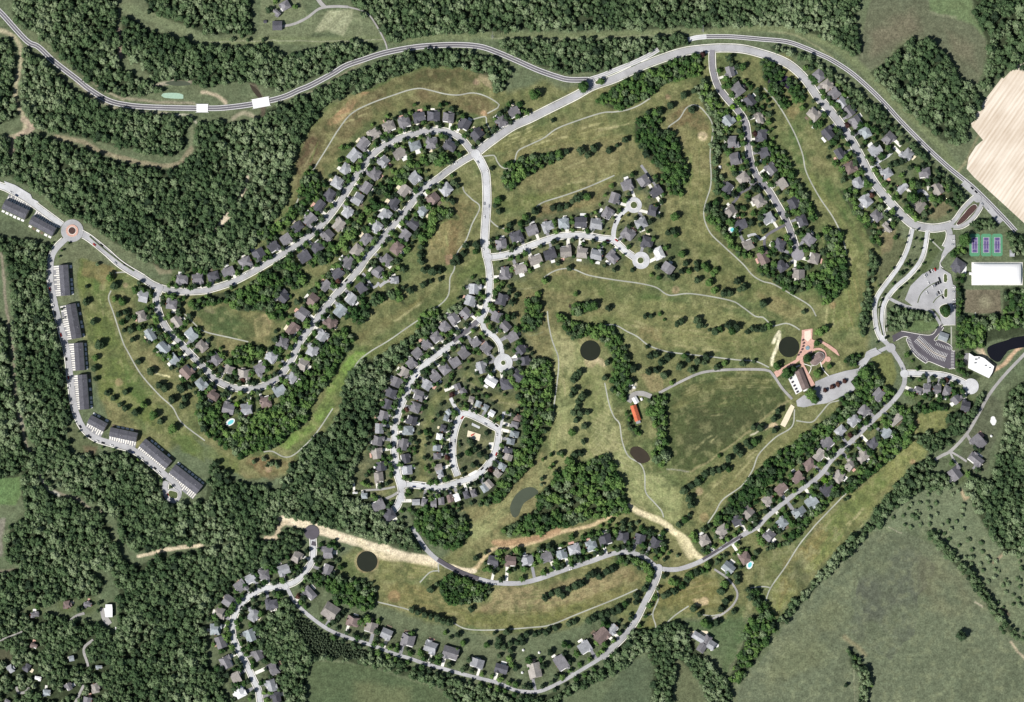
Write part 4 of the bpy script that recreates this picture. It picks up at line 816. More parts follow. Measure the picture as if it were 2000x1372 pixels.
blend(sl, pip(GX, GY, [(1500,1030),(2000,1030),(2070,1442),(1440,1442),(1440,1250)])*np.clip((.44-n_mid)*6, 0, 1)*.45, (84, 92, 70))
ppoly([(600,1290),(700,1296),(850,1342),(940,1368),(950,1372),(2,1372),(590,1372)] if False else [(605,1290),(700,1298),(850,1345),(960,1372),(585,1372),(592,1340)], (84, 98, 66), 3, 1, .3)
ppoly([(690,1330),(800,1345),(790,1372),(690,1372)], (108, 112, 76), 18, .6, 1)
ppoly([(1130,1372),(1220,1300),(1262,1280),(1280,1310),(1262,1372)], (86, 98, 72), 5, 1, .4); ppoly([(1325,1255),(1350,1300),(1400,1372),(1310,1372),(1325,1310)], (96, 102, 72), 5, 1, .4)
ppoly([(515,0),(560,0),(600,30),(690,15),(735,40),(745,80),(640,82),(540,88),(500,72),(508,40)], (110, 118, 86), 5, 1, .6)
ppoly([(640,22),(688,20),(690,35),(672,70),(640,58),(615,62)], (150, 152, 118), 4, .9, .4)
for s in [(620,60,650,25,5,16,(182,182,150)), (640,58,675,68,3,8,(176,176,144)), (650,40,688,30,5,26,(182,184,150))]: streaks(*s)
pstroke([(690,35),(706,42),(704,60),(692,78)], 5, (128,134,100), 3, .8)
ppoly([(615,64),(645,64),(668,74),(650,80),(590,82)], (86,98,70), 4, .9, .3)
ppoly([(0,940),(38,930),(42,965),(30,985),(0,990)], (96, 122, 72), 4, 1, .5)
ppoly([(0,1000),(10,1010),(5,1090),(0,1090)], (140,132,120), 4, .8); ppoly([(0,1112),(30,1114),(50,1122),(20,1140),(0,1145)], (132,118,104), 4, .9)
ppoly([(0,1265),(22,1268),(26,1290),(8,1305),(0,1305)], (198,172,146), 4, 1)
ppoly([(210,1110),(228,1118),(232,1150),(236,1168),(200,1172),(195,1155),(212,1140)], (90,104,74), 4, 1, .5)
ppoly([(185,1028),(215,1030),(225,1060),(200,1065),(180,1055)], (130,136,96), 8, .9); ppoly([(150,1075),(165,1065),(176,1070),(160,1088),(140,1095)], (146,140,124), 5, .7)
ppoly([(130,830),(155,825),(190,860),(190,885),(160,888),(135,870)], (92,100,68), 4, 1, .3); ppoly([(165,870),(190,872),(185,890),(165,888)], (112,96,74), 6, .8)
ppoly([(65,390),(110,440),(100,430),(150,420),(140,410),(95,385)], (100,110,78), 5, .0)
ppoly([(70,385),(100,395),(150,425),(125,430)], (98,108,76), 4, 1, .4); ppoly([(0,412),(40,440),(70,460),(100,478),(0,460)], (88,98,72), 5, 1, .4)
ppoly([(120,480),(160,470),(200,495),(235,520),(215,520),(160,505),(115,520)], (104,110,80), 4, 1, .3)
ppoly([(300,515),(340,520),(335,535),(310,538)], (140,130,104), 4, .7)
ppoly([(690,890),(745,880),(745,950),(700,948)], (92,96,68), 6, .9); ppoly([(710,780),(730,740),(750,750),(735,800),(725,830),(712,820)], (88,94,66), 6, .9)
ppoly([(1905,780),(1940,770),(1965,800),(1945,860),(1925,920),(1900,935),(1870,900),(1890,850)], (92,98,74), 6, 1)
ppoly([(1832,895),(1865,890),(1880,915),(1850,925),(1835,920)], (90,100,72), 5, 1)
ppoly([(1700,690),(1740,690),(1752,730),(1740,770),(1715,740)], (112,116,66), 5, 1, .4)
ppoly([(1730,450),(1775,470),(1760,520),(1720,570),(1712,540),(1725,500)], (96,100,68), 5, 1); ppoly([(1715,440),(1750,450),(1740,490),(1722,500),(1712,470)], (128,116,84), 5, .8, 1)
ppoly([(1800,452),(1850,458),(1835,490),(1805,540),(1770,560),(1745,590),(1740,580),(1790,520),(1808,480)], (86,98,62), 4, 1, .4)
ppoly([(1735,600),(1830,615),(1838,640),(1800,650),(1750,648),(1738,630)], (92,110,68), 4, 1, .5)
ppoly([(1770,660),(1775,690),(1815,715),(1865,722),(1870,735),(1780,725),(1768,700)], (86,98,64), 3, 1, .3)
ppoly([(1750,395),(1800,350),(1875,380),(1878,405),(1850,435),(1790,435)], (100,106,72), 6, .9, .6)
ppoly([(1805,398),(1850,385),(1860,410),(1830,430),(1808,425)], (116,108,78), 7, .8, .6)
ppoly([(1900,420),(1935,430),(1970,450),(1980,520),(1960,515),(1890,510),(1895,450)], (96,106,76), 5, 1)
ppoly([(1245,730),(1300,735),(1300,765),(1270,765)], (138,126,86), 5, .9)
pdisc(1230, 752, 14, (206,196,170), 4, .8); pdisc(1235, 775, 9, (206,200,186), 4, .9)
for x, y, r, c in [(1372,266,9,(206,184,146)), (1153,706,13,(176,160,118)), (717,1096,24,(158,136,100)), (1541,678,23,(110,112,66)), (1304,190,5,(150,126,96)), (1375,1010,9,(146,128,86)),
                   (1790,826,6,(166,140,100)), (1828,850,7,(176,148,108)), (1783,903,6,(158,132,94)), (525,917,7,(170,140,112)), (1320,567,8,(160,138,104)), (232,748,8,(158,140,98)), (200,562,6,(126,122,82)),
                   (244,557,5,(148,130,98)), (1210,150,0.1,(0,0,0)), (1627,597,7,(148,124,84)), (930,160,7,(158,132,108)), (945,222,6,(196,158,118)), (770,1165,12,(150,124,84)), (1365,960,8,(160,140,104)),
                   (1375,1174,8,(200,176,132)), (1512,832,6,(214,186,150)), (1494,1215,8,(160,136,104)), (1475,1252,4,(170,150,120)), (1245,480,.1,(0,0,0)), (1100,1200,.1,(0,0,0))]:
    if r > 1: pdisc(x, y, r, c, 4, .85)
pdisc(1372, 267, 3, (150,140,100), 2, .8)
for p, w, c, so, a in TRAILS:
    if w >= 1 and a > 0: pstroke(p, w, c, so, a, .5)
# forest floor under the woods
WOODM = np.zeros((RH, RW), bool)
for tone, sp, poly in WOODS: mask_poly(WOODM, poly)
jj = np.clip((GX+OX+WX*.6).astype(int), 0, RW-1); ii = np.clip((GY+OY+WY*.6).astype(int), 0, RH-1)
wm = WOODM[ii, jj].astype(float)
for _ in range(2): wm = (wm+np.roll(wm, 1, 0)+np.roll(wm, -1, 0)+np.roll(wm, 1, 1)+np.roll(wm, -1, 1))/5
blend(sl, wm*.92, (56, 66, 44))
fr = wm.copy()
for _ in range(7): fr = (fr+np.roll(fr, 1, 0)+np.roll(fr, -1, 0)+np.roll(fr, 1, 1)+np.roll(fr, -1, 1))/5
blend(sl, im*np.clip(fr*2.2, 0, .7)*(1-wm)*np.clip(n_mid*2.6-.6, 0, 1), (76, 104, 50))      # lush uncut grass beside the groves
blend(sl, im*np.clip((n_sm-.56)*7, 0, 1)*.35*(1-wm), (140, 136, 92)); blend(sl, im*np.clip((.43-n_sm)*7, 0, 1)*.40*(1-wm), (74, 88, 52))
for p, w, c, so, a in TRAILS[:20]:
    if w >= 1 and a > 0: pstroke(p, w, c, so, a, .5)
lum = (G*np.array([.3,.6,.1])).sum(-1, keepdims=True)
G = lum+(G-lum)*.86
G[..., 1] *= 1.025
G *= 1.08*(0.84+.32*n_sm[..., None])
G *= (0.84+.32*fnoise(GX, GY, 5, 90, 2)[..., None])
# ------------------------------------------------------------------ ground sheet, one mesh to the horizon
def build_ground():
    far = np.array([-9000., -4000., -1500., -400.])
    xs = np.concatenate([far, gx1, 2000-far[::-1]]); ys = np.concatenate([far, gy1, 1372-far[::-1]])
    nx, ny = len(xs), len(ys)
    C = np.zeros((ny, nx, 4)); C[..., 3] = 1; base = np.array(lin((92, 102, 72))); C[..., :3] = base
    C[4:-4, 4:-4, :3] = G
    C[..., :3] *= K; C[..., :3] = np.clip(C[..., :3], 0, .9)
    XX, YY = np.meshgrid((xs-CX)*S, (CY-ys)*S)
    co = np.stack([XX, YY, np.zeros_like(XX)], -1).reshape(-1, 3)
    idx = np.arange(nx*ny).reshape(ny, nx)
    f = np.stack([idx[1:, :-1], idx[1:, 1:], idx[:-1, 1:], idx[:-1, :-1]], -1).reshape(-1, 4)
    me = bpy.data.meshes.new("ground"); me.vertices.add(len(co)); me.vertices.foreach_set("co", co.ravel())
    me.loops.add(f.size); me.loops.foreach_set("vertex_index", f.ravel().astype(np.int32))
    me.polygons.add(len(f)); me.polygons.foreach_set("loop_start", np.arange(0, f.size, 4, dtype=np.int32)); me.update(calc_edges=True)
    ca = me.color_attributes.new("Col", 'FLOAT_COLOR', 'POINT'); ca.data.foreach_set("color", C.reshape(-1).astype(np.float32))
    m = bpy.data.materials.new("grassland"); m.use_nodes = True; nt = m.node_tree; b = nt.nodes["Principled BSDF"]; b.inputs["Roughness"].default_value = .95; b.inputs["Specular IOR Level"].default_value = .1
    at = nt.nodes.new("ShaderNodeVertexColor"); at.layer_name = "Col"; geo = nt.nodes.new("ShaderNodeNewGeometry")
    def noise(sc, det, lo, hi):
        n = nt.nodes.new("ShaderNodeTexNoise"); n.inputs["Scale"].default_value = sc; n.inputs["Detail"].default_value = det; n.inputs["Roughness"].default_value = .7
        nt.links.new(geo.outputs["Position"], n.inputs["Vector"])
        mr = nt.nodes.new("ShaderNodeMapRange"); mr.inputs[1].default_value = .3; mr.inputs[2].default_value = .7; mr.inputs[3].default_value = lo; mr.inputs[4].default_value = hi
        nt.links.new(n.outputs["Fac"], mr.inputs[0]); return mr.outputs[0]
    mu = nt.nodes.new("ShaderNodeMath"); mu.operation = 'MULTIPLY'; nt.links.new(noise(.42, 5, .58, 1.42), mu.inputs[0]); nt.links.new(noise(.14, 6, .68, 1.32), mu.inputs[1])
    hs = nt.nodes.new("ShaderNodeHueSaturation"); nt.links.new(at.outputs["Color"], hs.inputs["Color"]); nt.links.new(mu.outputs[0], hs.inputs["Value"])
    nt.links.new(noise(.03, 3, .492, .508), hs.inputs["Hue"])
    nt.links.new(hs.outputs[0], b.inputs["Base Color"])
    me.materials.append(m)
    o = bpy.data.objects.new("ground", me); COL.objects.link(o); struct(o)
build_ground()

# wheat stubble field with its drill rows
def m_wheat():
    m = bpy.data.materials.new("wheat_stubble"); m.use_nodes = True; nt = m.node_tree; b = nt.nodes["Principled BSDF"]; b.inputs["Roughness"].default_value = .95
    geo = nt.nodes.new("ShaderNodeNewGeometry"); mp = nt.nodes.new("ShaderNodeMapping"); mp.inputs["Rotation"].default_value = (0, 0, R(35))
    nt.links.new(geo.outputs["Position"], mp.inputs["Vector"])
    w = nt.nodes.new("ShaderNodeTexWave"); w.inputs["Scale"].default_value = .058; w.inputs["Distortion"].default_value = 1.2; w.inputs["Detail"].default_value = 4; w.inputs["Detail Scale"].default_value = 2.0
    nt.links.new(mp.outputs[0], w.inputs["Vector"])
    mp2 = nt.nodes.new("ShaderNodeMapping"); mp2.inputs["Rotation"].default_value = (0, 0, R(38)); mp2.inputs["Rotation"].default_value = (0, 0, 0); mp2.inputs["Scale"].default_value = (.30, .012, 1)
    nt.links.new(mp.outputs[0], mp2.inputs["Vector"])
    n = nt.nodes.new("ShaderNodeTexNoise"); n.inputs["Scale"].default_value = 1; n.inputs["Detail"].default_value = 5; nt.links.new(mp2.outputs[0], n.inputs["Vector"])
    n2 = nt.nodes.new("ShaderNodeTexNoise"); n2.inputs["Scale"].default_value = .02; n2.inputs["Detail"].default_value = 3; nt.links.new(geo.outputs["Position"], n2.inputs["Vector"])
    def mixf(a_, b_, f):
        q = nt.nodes.new("ShaderNodeMix"); q.data_type = 'FLOAT'; q.inputs[0].default_value = f; nt.links.new(a_, q.inputs[2]); nt.links.new(b_, q.inputs[3]); return q.outputs[0]
    v = mixf(mixf(w.outputs["Fac"], n.outputs["Fac"], .8), n2.outputs["Fac"], .45)
    cr = nt.nodes.new("ShaderNodeValToRGB"); nt.links.new(v, cr.inputs[0])
    cr.color_ramp.elements[0].position = .34; cr.color_ramp.elements[0].color = (*alb((204, 186, 164)), 1)
    cr.color_ramp.elements[1].position = .62; cr.color_ramp.elements[1].color = (*alb((244, 232, 215)), 1)
    nt.links.new(cr.outputs[0], b.inputs["Base Color"]); return m
wf = sheet("wheat_field", WHEAT, .05, m_wheat()); wf["kind"] = "structure"

# ------------------------------------------------------------------ roads, pavements, paths
z = 0.12
allroad = []
def other_road(k, px, py):
    return mget(ROADM, px, py)
for k, ((kind, w, sw, pts, nm), c) in enumerate(zip(ROADS, ROADC)):
    mb = MB(); strip_into(mb, c, w, .12+.012*k, wob=.05, rs=rnd); flip_up(mb)
    # edge skirts so that the road slab has a real thickness
    struct(mb.build("road", ROAD[kind]))
    if nm == 'hwy':
        for off in (-.42*w, .42*w, 0):
            mk = MB(); strip_into(mk, [tuple(p) for p in offset_line(c, off)], .9 if off else .6, .135+.012*k); flip_up(mk); struct(mk.build("road_marking", M_line))
    if sw[0] or sw[1]:
        kb = MB()
        for s_, on in ((-1, sw[0]), (1, sw[1])):
            if not on: continue
            oc = [tuple(p) for p in offset_line(c, s_*(w/2+1.5))]
            strip_into(kb, oc, 1.5, .9, skip=lambda x, y: mget(ROADM, x, y))
            oc = [tuple(p) for p in offset_line(c, s_*(w/2+.3))]
            strip_into(kb, oc, .55, .86, skip=lambda x, y: mget(ROADM, x+1.2*0, y) and False or any(mget(R_OTHER[k], x+dx, y+dy) for dx, dy in ((0, 0),))) if False else None
        flip_up(kb)
        if kb.f: struct(kb.build("pavement", ROAD['walk']))
def discmb(x, y, r, z, n=36, wob=0):
    mb = MB(); mb.add([(X((x,)), 0, 0)] if False else [], [])
    mb.add([((x-CX)*S+r*S*math.cos(2*math.pi*i/n), (CY-y)*S+r*S*math.sin(2*math.pi*i/n), z) for i in range(n)], [tuple(range(n))]); return mb
for i, (x, y, r, k) in enumerate(DISCS): struct(discmb(x, y, r, .8+.012*i).build("road", ROAD[k]))
for i, (k, poly) in enumerate(LOTS): struct(sheet("car_park", poly, .82+.012*i+.3, ROAD[k]) if i < 3 else sheet("lay_by", poly, 1.2+.012*i, ROAD[k] if i == 3 else M_cream))
rs_ = random.Random(11)
for i, c in enumerate(PATHC):
    mb = MB(); strip_into(mb, c, 2.5, .03+.001*i, skip=lambda x, y: mget(ROADM, x, y)); flip_up(mb); struct(mb.build("cart_path", ROAD['path']))
# fresh asphalt patches
for c, w, k in [([(855,1093),(880,1108),(905,1120),(935,1131)], 8, 'black'), ([(1372,1093),(1400,1076),(1448,1047)], 5, 'black'), ([(932,628),(920,640),(900,655),(885,667)], 9, 'dark'), ([(614,1058),(612,1066)], 9, 'black')]:
    mb = MB(); strip_into(mb, catmull(c, 5), w, .75+.01*len(c)+w*.001); flip_up(mb); struct(mb.build("asphalt_patch", ROAD[k]))

# islands (grass or brick) on turning circles and medians
M_grass = mat("lawn", (86, 98, 60), noise=.25, scale=.5)
M_mulch = mat("mulch_bed", (84, 62, 58), noise=.25, scale=.6)
def island(name, poly, m, smooth=4):
    pts = catmull(poly, smooth, closed=True) if smooth else poly
    mb = MB(); mb.prism([(X(p), Y(p)) for p in pts], 0, 1.62, 0)
    st = np.mean(np.array(pts), 0); inner = [tuple(st+(np.array(p)-st)*(1-1.0/max(3, np.linalg.norm(np.array(p)-st)))) for p in pts]
    mb.prism([(X(p), Y(p)) for p in inner], 1.5, 1.68, 1)
    return struct(mb.build(name, [ROAD['walk'], m]))
def circ(x, y, r, n=20): return [(x+r*math.cos(2*math.pi*i/n), y+r*math.sin(2*math.pi*i/n)) for i in range(n)]
def island2(x, y, r, m=None): island("traffic_island", circ(x, y, r), m or M_grass, None)
for x, y, r in [(1238,401,7.5), (1251,509,7), (983,709,5.5)]: island2(x, y, r)
ring = MB(); ring.prism([(X(p), Y(p)) for p in circ(141,451,12,32)], 0, 1.50); struct(ring.build("brick_ring", M_brick)); island2(141, 451, 8, M_mulch)
island("traffic_island", [(1161,163),(1166,157),(1178,154),(1186,153),(1176,160),(1168,166)], M_grass, 3)
island("traffic_island", [(331,958),(347,962),(346,974),(334,974),(328,966)], M_grass, 3)
island("traffic_island", [(1867,438),(1879,421),(1892,406),(1903,399),(1909,405),(1897,420),(1883,434),(1870,441)], M_mulch, 3)
island("traffic_island", [(1722,580),(1724,581),(1719,600),(1717,625),(1725,657),(1722,655),(1715,625),(1716,600)], M_grass, 0)
island("traffic_island", [(1843,536),(1849,536),(1851,548),(1848,553),(1843,552)], M_grass, 3)
island("traffic_island", [(1844,566),(1850,564),(1851,578),(1847,583),(1843,580)], M_grass, 3)
island("traffic_island", [(1836,598),(1850,593),(1857,600),(1856,615),(1848,622),(1840,618),(1834,608)], M_grass, 3)
for p in [[(1792,592),(1797,577),(1806,566),(1820,556),(1838,548)], [(1822,592),(1828,584),(1836,578),(1843,575)], [(175,462),(205,488),(237,513),(262,530)], ]:
    mb = MB(); strip_into(mb, catmull(p, 3), 1.6 if p[0][0] > 200 else 2.0, 1.45); flip_up(mb); struct(mb.build("planted_strip", M_grass))
isl = [(1791,662),(1807,676),(1825,690),(1847,699)]
mb = MB(); strip_into(mb, catmull(isl, 3), 3.4, 1.6); flip_up(mb); struct(mb.build("kerb_island", ROAD['walk']))
mb = MB(); strip_into(mb, catmull(isl, 3), 1.8, 1.63); flip_up(mb); struct(mb.build("planted_strip", M_mulch))
mk = MB()
def ticks(line, L, side, gap=2.9):
    c = catmull(line, gap)
    o1 = offset_line(c, side*1.9); o2 = offset_line(c, side*(1.9+L))
    for a, b in zip(o1, o2): strip_into(mk, [tuple(a), tuple(b)], .6, 1.30)
ticks(isl, 6.5, 1); ticks(isl, 6.5, -1); ticks([(1770,663),(1778,682),(1790,696),(1808,708)], 6, -1); ticks([(1830,667),(1845,673),(1857,677)], 6, 1); ticks([(1865,688),(1865,718)], 6, 1)
flip_up(mk); struct(mk.build("parking_lines", M_line))
mk = MB()
for line in [[(1760,647),(1815,655),(1830,642),(1837,633)], [(1843,640),(1839,647),(1824,664),(1827,667),(1833,664),(1857,675),(1859,685),(1865,686)], [(1865,720),(1853,721)], [(1845,719),(1813,706),(1808,710),(1785,692),(1770,664),(1774,659),(1765,658),(1750,666)],
             [(1842,524),(1835,515),(1843,500)], [(1838,640),(1842,636),(1866,635)]]:
    strip_into(mk, line if len(line) == 2 else catmull(line, 3), 1.0, 1.42)
flip_up(mk); struct(mk.build("kerb_stones", ROAD['walk']))

# plazas and hard standing
sheet("brick_plaza", [(1566,645),(1587,642),(1586,663),(1591,665),(1602,664),(1620,674),(1634,684),(1640,696),(1636,694),(1620,682),(1604,670),(1590,674),(1587,689),(1576,692),(1568,697),(1570,712),(1592,752),(1584,757),(1563,712),(1562,704),(1517,738),(1511,727),(1554,703),(1563,680),(1566,655)], 1.0, M_brick)
sheet("terrace", [(1571,648),(1583,645),(1584,660),(1578,668),(1571,662)], 1.05, mat("pale_stone", (244, 226, 208), noise=.05))
ringp = [(1596+13.5*math.cos(t)+(3 if math.cos(t) > 0 else 0), 697+15*math.sin(t)) for t in [i*math.pi/10 for i in range(-7, 5)]]
mb = MB(); strip_into(mb, catmull(ringp, 3), 4.5, 1.02); flip_up(mb); struct(mb.build("brick_terrace", M_brick))
sheet("brick_terrace", circ(1617, 702, 5.5, 8), 1.08, M_brick)
for p, w in [([(1570,711),(1584,717),(1580,730)], 1.4), ([(1602,706),(1606,720),(1614,730),(1620,736)], 1.8), ([(1548,720),(1562,714)], 2.5), ([(1583,715),(1590,714),(1600,707)], 1.2)]:
    mb = MB(); strip_into(mb, catmull(p, 3), w, 1.12); flip_up(mb); struct(mb.build("footpath", ROAD['walk']))
sheet("deck_terrace", [(1538.5,738),(1554,733),(1567,764),(1554.5,771)], .9, M_white)
sheet("swale_pond_bed", [(318,183),(345,182),(358,186),(358,193),(320,191)], .1, mat("pale_green_gravel", (168, 198, 176), noise=.1), 4)
sheet("play_area", [(914,841),(939,849),(936,862),(912,853)], .3, M_cream)
sheet("concrete_pad", [(955,865),(964,864),(962,880),(954,879)], .32, ROAD['walk']); sheet("concrete_pad", [(914,927),(930,918),(934,922),(918,931)], .32, ROAD['walk'])
sheet("concrete_pad", [(922,826),(938,834),(936,838),(921,831)], .32, ROAD['light'])
sheet("concrete_pad", [(1900,440),(1912,440),(1912,441)], .32, ROAD['light'])
sheet("concrete_pad", [(1884,512),(1888,522),(1887,535),(1878,534)], .5, M_white)
sheet("concrete_pad", [(1885,690),(1893,690),(1893,712),(1880,715)], .5, ROAD['drive'])

# water
struct(discmb(1153, 685, 20, .1, 48).build("pond_water", M_water)); struct(discmb(1541, 678, 20.3, .1, 48).build("pond_water", M_water)); struct(discmb(717, 1097, 20.3, .1, 48).build("pond_water", M_water))
sheet("pond_water", [(1928,681),(1940,673),(1966,665),(1988,658),(2000,650),(2000,668),(1980,682),(1964,692),(1952,707),(1940,704),(1931,695)], .1, M_water2, 4)
sheet("pond_water", [(1522,152),(1535,148),(1550,162),(1562,185),(1558,196),(1545,182),(1530,168),(1500,162),(1502,156)], .1, mat("lilac_water", (52, 42, 66), rough=.2, noise=.1, scale=.05), 5)
sheet("pond_water", [(1022,955),(1040,952),(1052,962),(1040,972),(1022,985),(1012,1008),(1002,1010),(996,992),(1005,970)], .1, M_pondw, 5)
sheet("pond_water", [(1232,876),(1245,872),(1262,882),(1270,898),(1258,905),(1245,903),(1230,885)], .1, M_brown_water, 5)
sheet("stream_water", [(322,163),(340,158),(365,160),(372,166),(345,168)], .12, M_pondw, 4)
sheet("stream_water", [(488,165),(505,178),(512,192),(506,192),(495,180)], .12, M_brown_water, 3)
sheet("stream_water", [(1158,600),(1165,598),(1122,606),(1110,600),(1112,594),(1118,596)], .12, M_brown_water, 0)

# ------------------------------------------------------------------ houses
ORD = "first second third fourth fifth sixth seventh eighth ninth tenth eleventh twelfth thirteenth fourteenth fifteenth sixteenth seventeenth eighteenth nineteenth twentieth".split()
TENS = {20: "twenty", 30: "thirty", 40: "forty", 50: "fifty"}
def ordinal(n):
    if n <= 20: return ORD[n-1]
    t, u = divmod(n, 10); return (TENS[t*10]+"-"+ORD[u-1]) if u else {30: "thirtieth", 40: "fortieth", 50: "fiftieth"}[n]
def gable_roof(mb, x0, x1, y0, y1, z0, h, axis='x', hip=0.0, t=.22, o=.5, m=0):
    """closed roof solid; ridge along axis; hip = how far the ridge is drawn in at both ends"""
    x0 -= o; x1 += o; y0 -= o; y1 += o
    if axis == 'x':
        ym = (y0+y1)/2; r0, r1 = (x0+hip, ym, z0+h), (x1-hip, ym, z0+h)
        low = [(x0,y0,z0),(x1,y0,z0),(x1,y1,z0),(x0,y1,z0)]
        vs = low+[r0, r1]; fs = [(0,1,5,4),(2,3,4,5),(1,2,5),(3,0,4),(0,3,2,1)]
    else:
        xm = (x0+x1)/2; r0, r1 = (xm, y0+hip, z0+h), (xm, y1-hip, z0+h)
        vs = [(x0,y0,z0),(x1,y0,z0),(x1,y1,z0),(x0,y1,z0), r0, r1]; fs = [(1,2,5,4),(3,0,4,5),(0,1,4),(2,3,5),(0,3,2,1)]
    n = len(mb.v); mb.add(vs, fs, m)
nearest_cache = [np.array(c) for c in ROADC]
RTAN = [np.gradient(c, axis=0) for c in nearest_cache]
def near_road(x, y, maxd=70):
    best = None
    for k, c in enumerate(nearest_cache):
        d = np.hypot(c[:, 0]-x, c[:, 1]-y); i = int(d.argmin())
        if best is None or d[i] < best[0]: best = (d[i], k, i)
    if best[0] > maxd: return None
    d, k, i = best; t = RTAN[k][i]; return d, k, tuple(nearest_cache[k][i]), math.atan2(-t[1], t[0])
hr = random.Random(42)
DRIVE = {0: MB(), 1: MB()}
for mm_ in DRIVE.values(): pass
dz = [0]
def house(x, y, col, w, d, ang, label, group):
    """w along the street, d deep (metres); local -y is the street front"""
    root = empty("house", (X((x,)), (CY-y)*S, 0), ang); tag(root, label, "house", group)
    mr_ = ROOF[col]; e = hr.uniform(5.2, 6.2); wallm = hr.choice([M_siding, M_siding, M_siding2, M_white])
    x0, x1, y0, y1 = -w/2, w/2, -d/2+2, d/2-1
    W = MB(); RF = MB()
    style = hr.random(); pitch = .36
    gw = w*hr.uniform(.40, .5); side = hr.choice([-1, 1]); gd = hr.uniform(1.6, 3.2)
    if style < .45:       # ridge along the street with front cross gable
        W.box(x0, x1, y0, y1, 0, e)
        gable_roof(RF, x0, x1, y0, y1, e, (y1-y0)*pitch, 'x', hr.choice([0, 0, 2.2]))
    elif style < .75:     # hipped
        W.box(x0, x1, y0, y1, 0, e); gable_roof(RF, x0, x1, y0, y1, e, (y1-y0)*.34, 'x', min((y1-y0)*.48, (x1-x0)*.44))
    else:                 # ridge away from the street
        W.box(x0, x1, y0, y1, 0, e); gable_roof(RF, x0, x1, y0, y1, e, (x1-x0)*.32, 'y', hr.choice([0, 2.5]))
    gx0, gx1 = (x0+.15, x0+gw) if side < 0 else (x1-gw, x1-.15)
    ge = e-hr.uniform(.3, 1.6)
    W.box(gx0, gx1, y0-gd, y0-.02, 0, ge)
    new = W.build("wall", wallm, root)
    RF.build("roof", mr_, root)
    if w >= 9:
        GR = MB(); gable_roof(GR, gx0, gx1, y0-gd, y0+2.2, ge-.03, (gx1-gx0)*.36, 'y', 0, o=.45); GR.build("garage_roof", mr_, root)
        fx0, fx1 = (gx1+.6, x1-.5) if side < 0 else (x0+.5, gx0-.6)
        if fx1-fx0 > 2 and hr.random() < .7:
            PR = MB(); PR.box(fx0, fx1, y0-1.9, y0-.05, 2.9, 3.15); PR.box(fx0+.1, fx0+.3, y0-1.8, y0-1.6, .1, 2.9); PR.box(fx1-.3, fx1-.1, y0-1.8, y0-1.6, .1, 2.9); PR.build("porch", hr.choice([mr_, M_white]), root)
    if hr.random() < .6 and w >= 10:    # rear bump-out
        bw = w*hr.uniform(.3, .45); bx = hr.uniform(x0+.5, x1-bw-.5); B = MB(); gable_roof(B, bx, bx+bw, y1-2.0, y1+1.8, e-.9, bw*.33, 'y', 0, o=.35)
        B.box(bx, bx+bw, y1-.01, y1+1.7, 0, e-.9, 1); B.build("rear_extension", [mr_, wallm], root)
    if hr.random() < .85 and w >= 9:
        dw = w*hr.uniform(.3, .55); dx0 = hr.uniform(x0, x1-dw); D = MB(); dd = hr.uniform(2.5, 4.5)
        D.box(dx0, dx0+dw, y1+(1.9 if hr.random() < .5 else .05), y1+2+dd, .3, .5)
        D.build("deck", hr.choice([M_white, M_white, ROAD['walk'], ROAD['walk'], M_brick, M_fence, M_cream]), root)
    if hr.random() < .4:
        c = MB(); cx_ = hr.choice([x0-.5, x1+.5]); c.box(cx_-.5, cx_+.5, -.8, .8, 0, e+(y1-y0)*pitch*.8+1.2); c.build("chimney", hr.choice([M_brickwall, M_siding]), root)
    return root, (gx0+gx1)/2, y0-gd
def driveway(p0, p1, w, k):
    mb = DRIVE[k]; dz[0] += 1
    a = np.array(p0); b = np.array(p1); t = (b-a)/(np.linalg.norm(b-a)+1e-6); n = np.array([-t[1], t[0]])*w/2; zz = .035+.00035*dz[0]
    mb.add([(*(a+n), zz), (*(a-n), zz), (*(b-n), zz), (*(b+n), zz)], [(0, 1, 2, 3)])
HP = []
ALLH = [(h[0], h[1]) for _d, _e, _r, row in HOUSES for h in row]
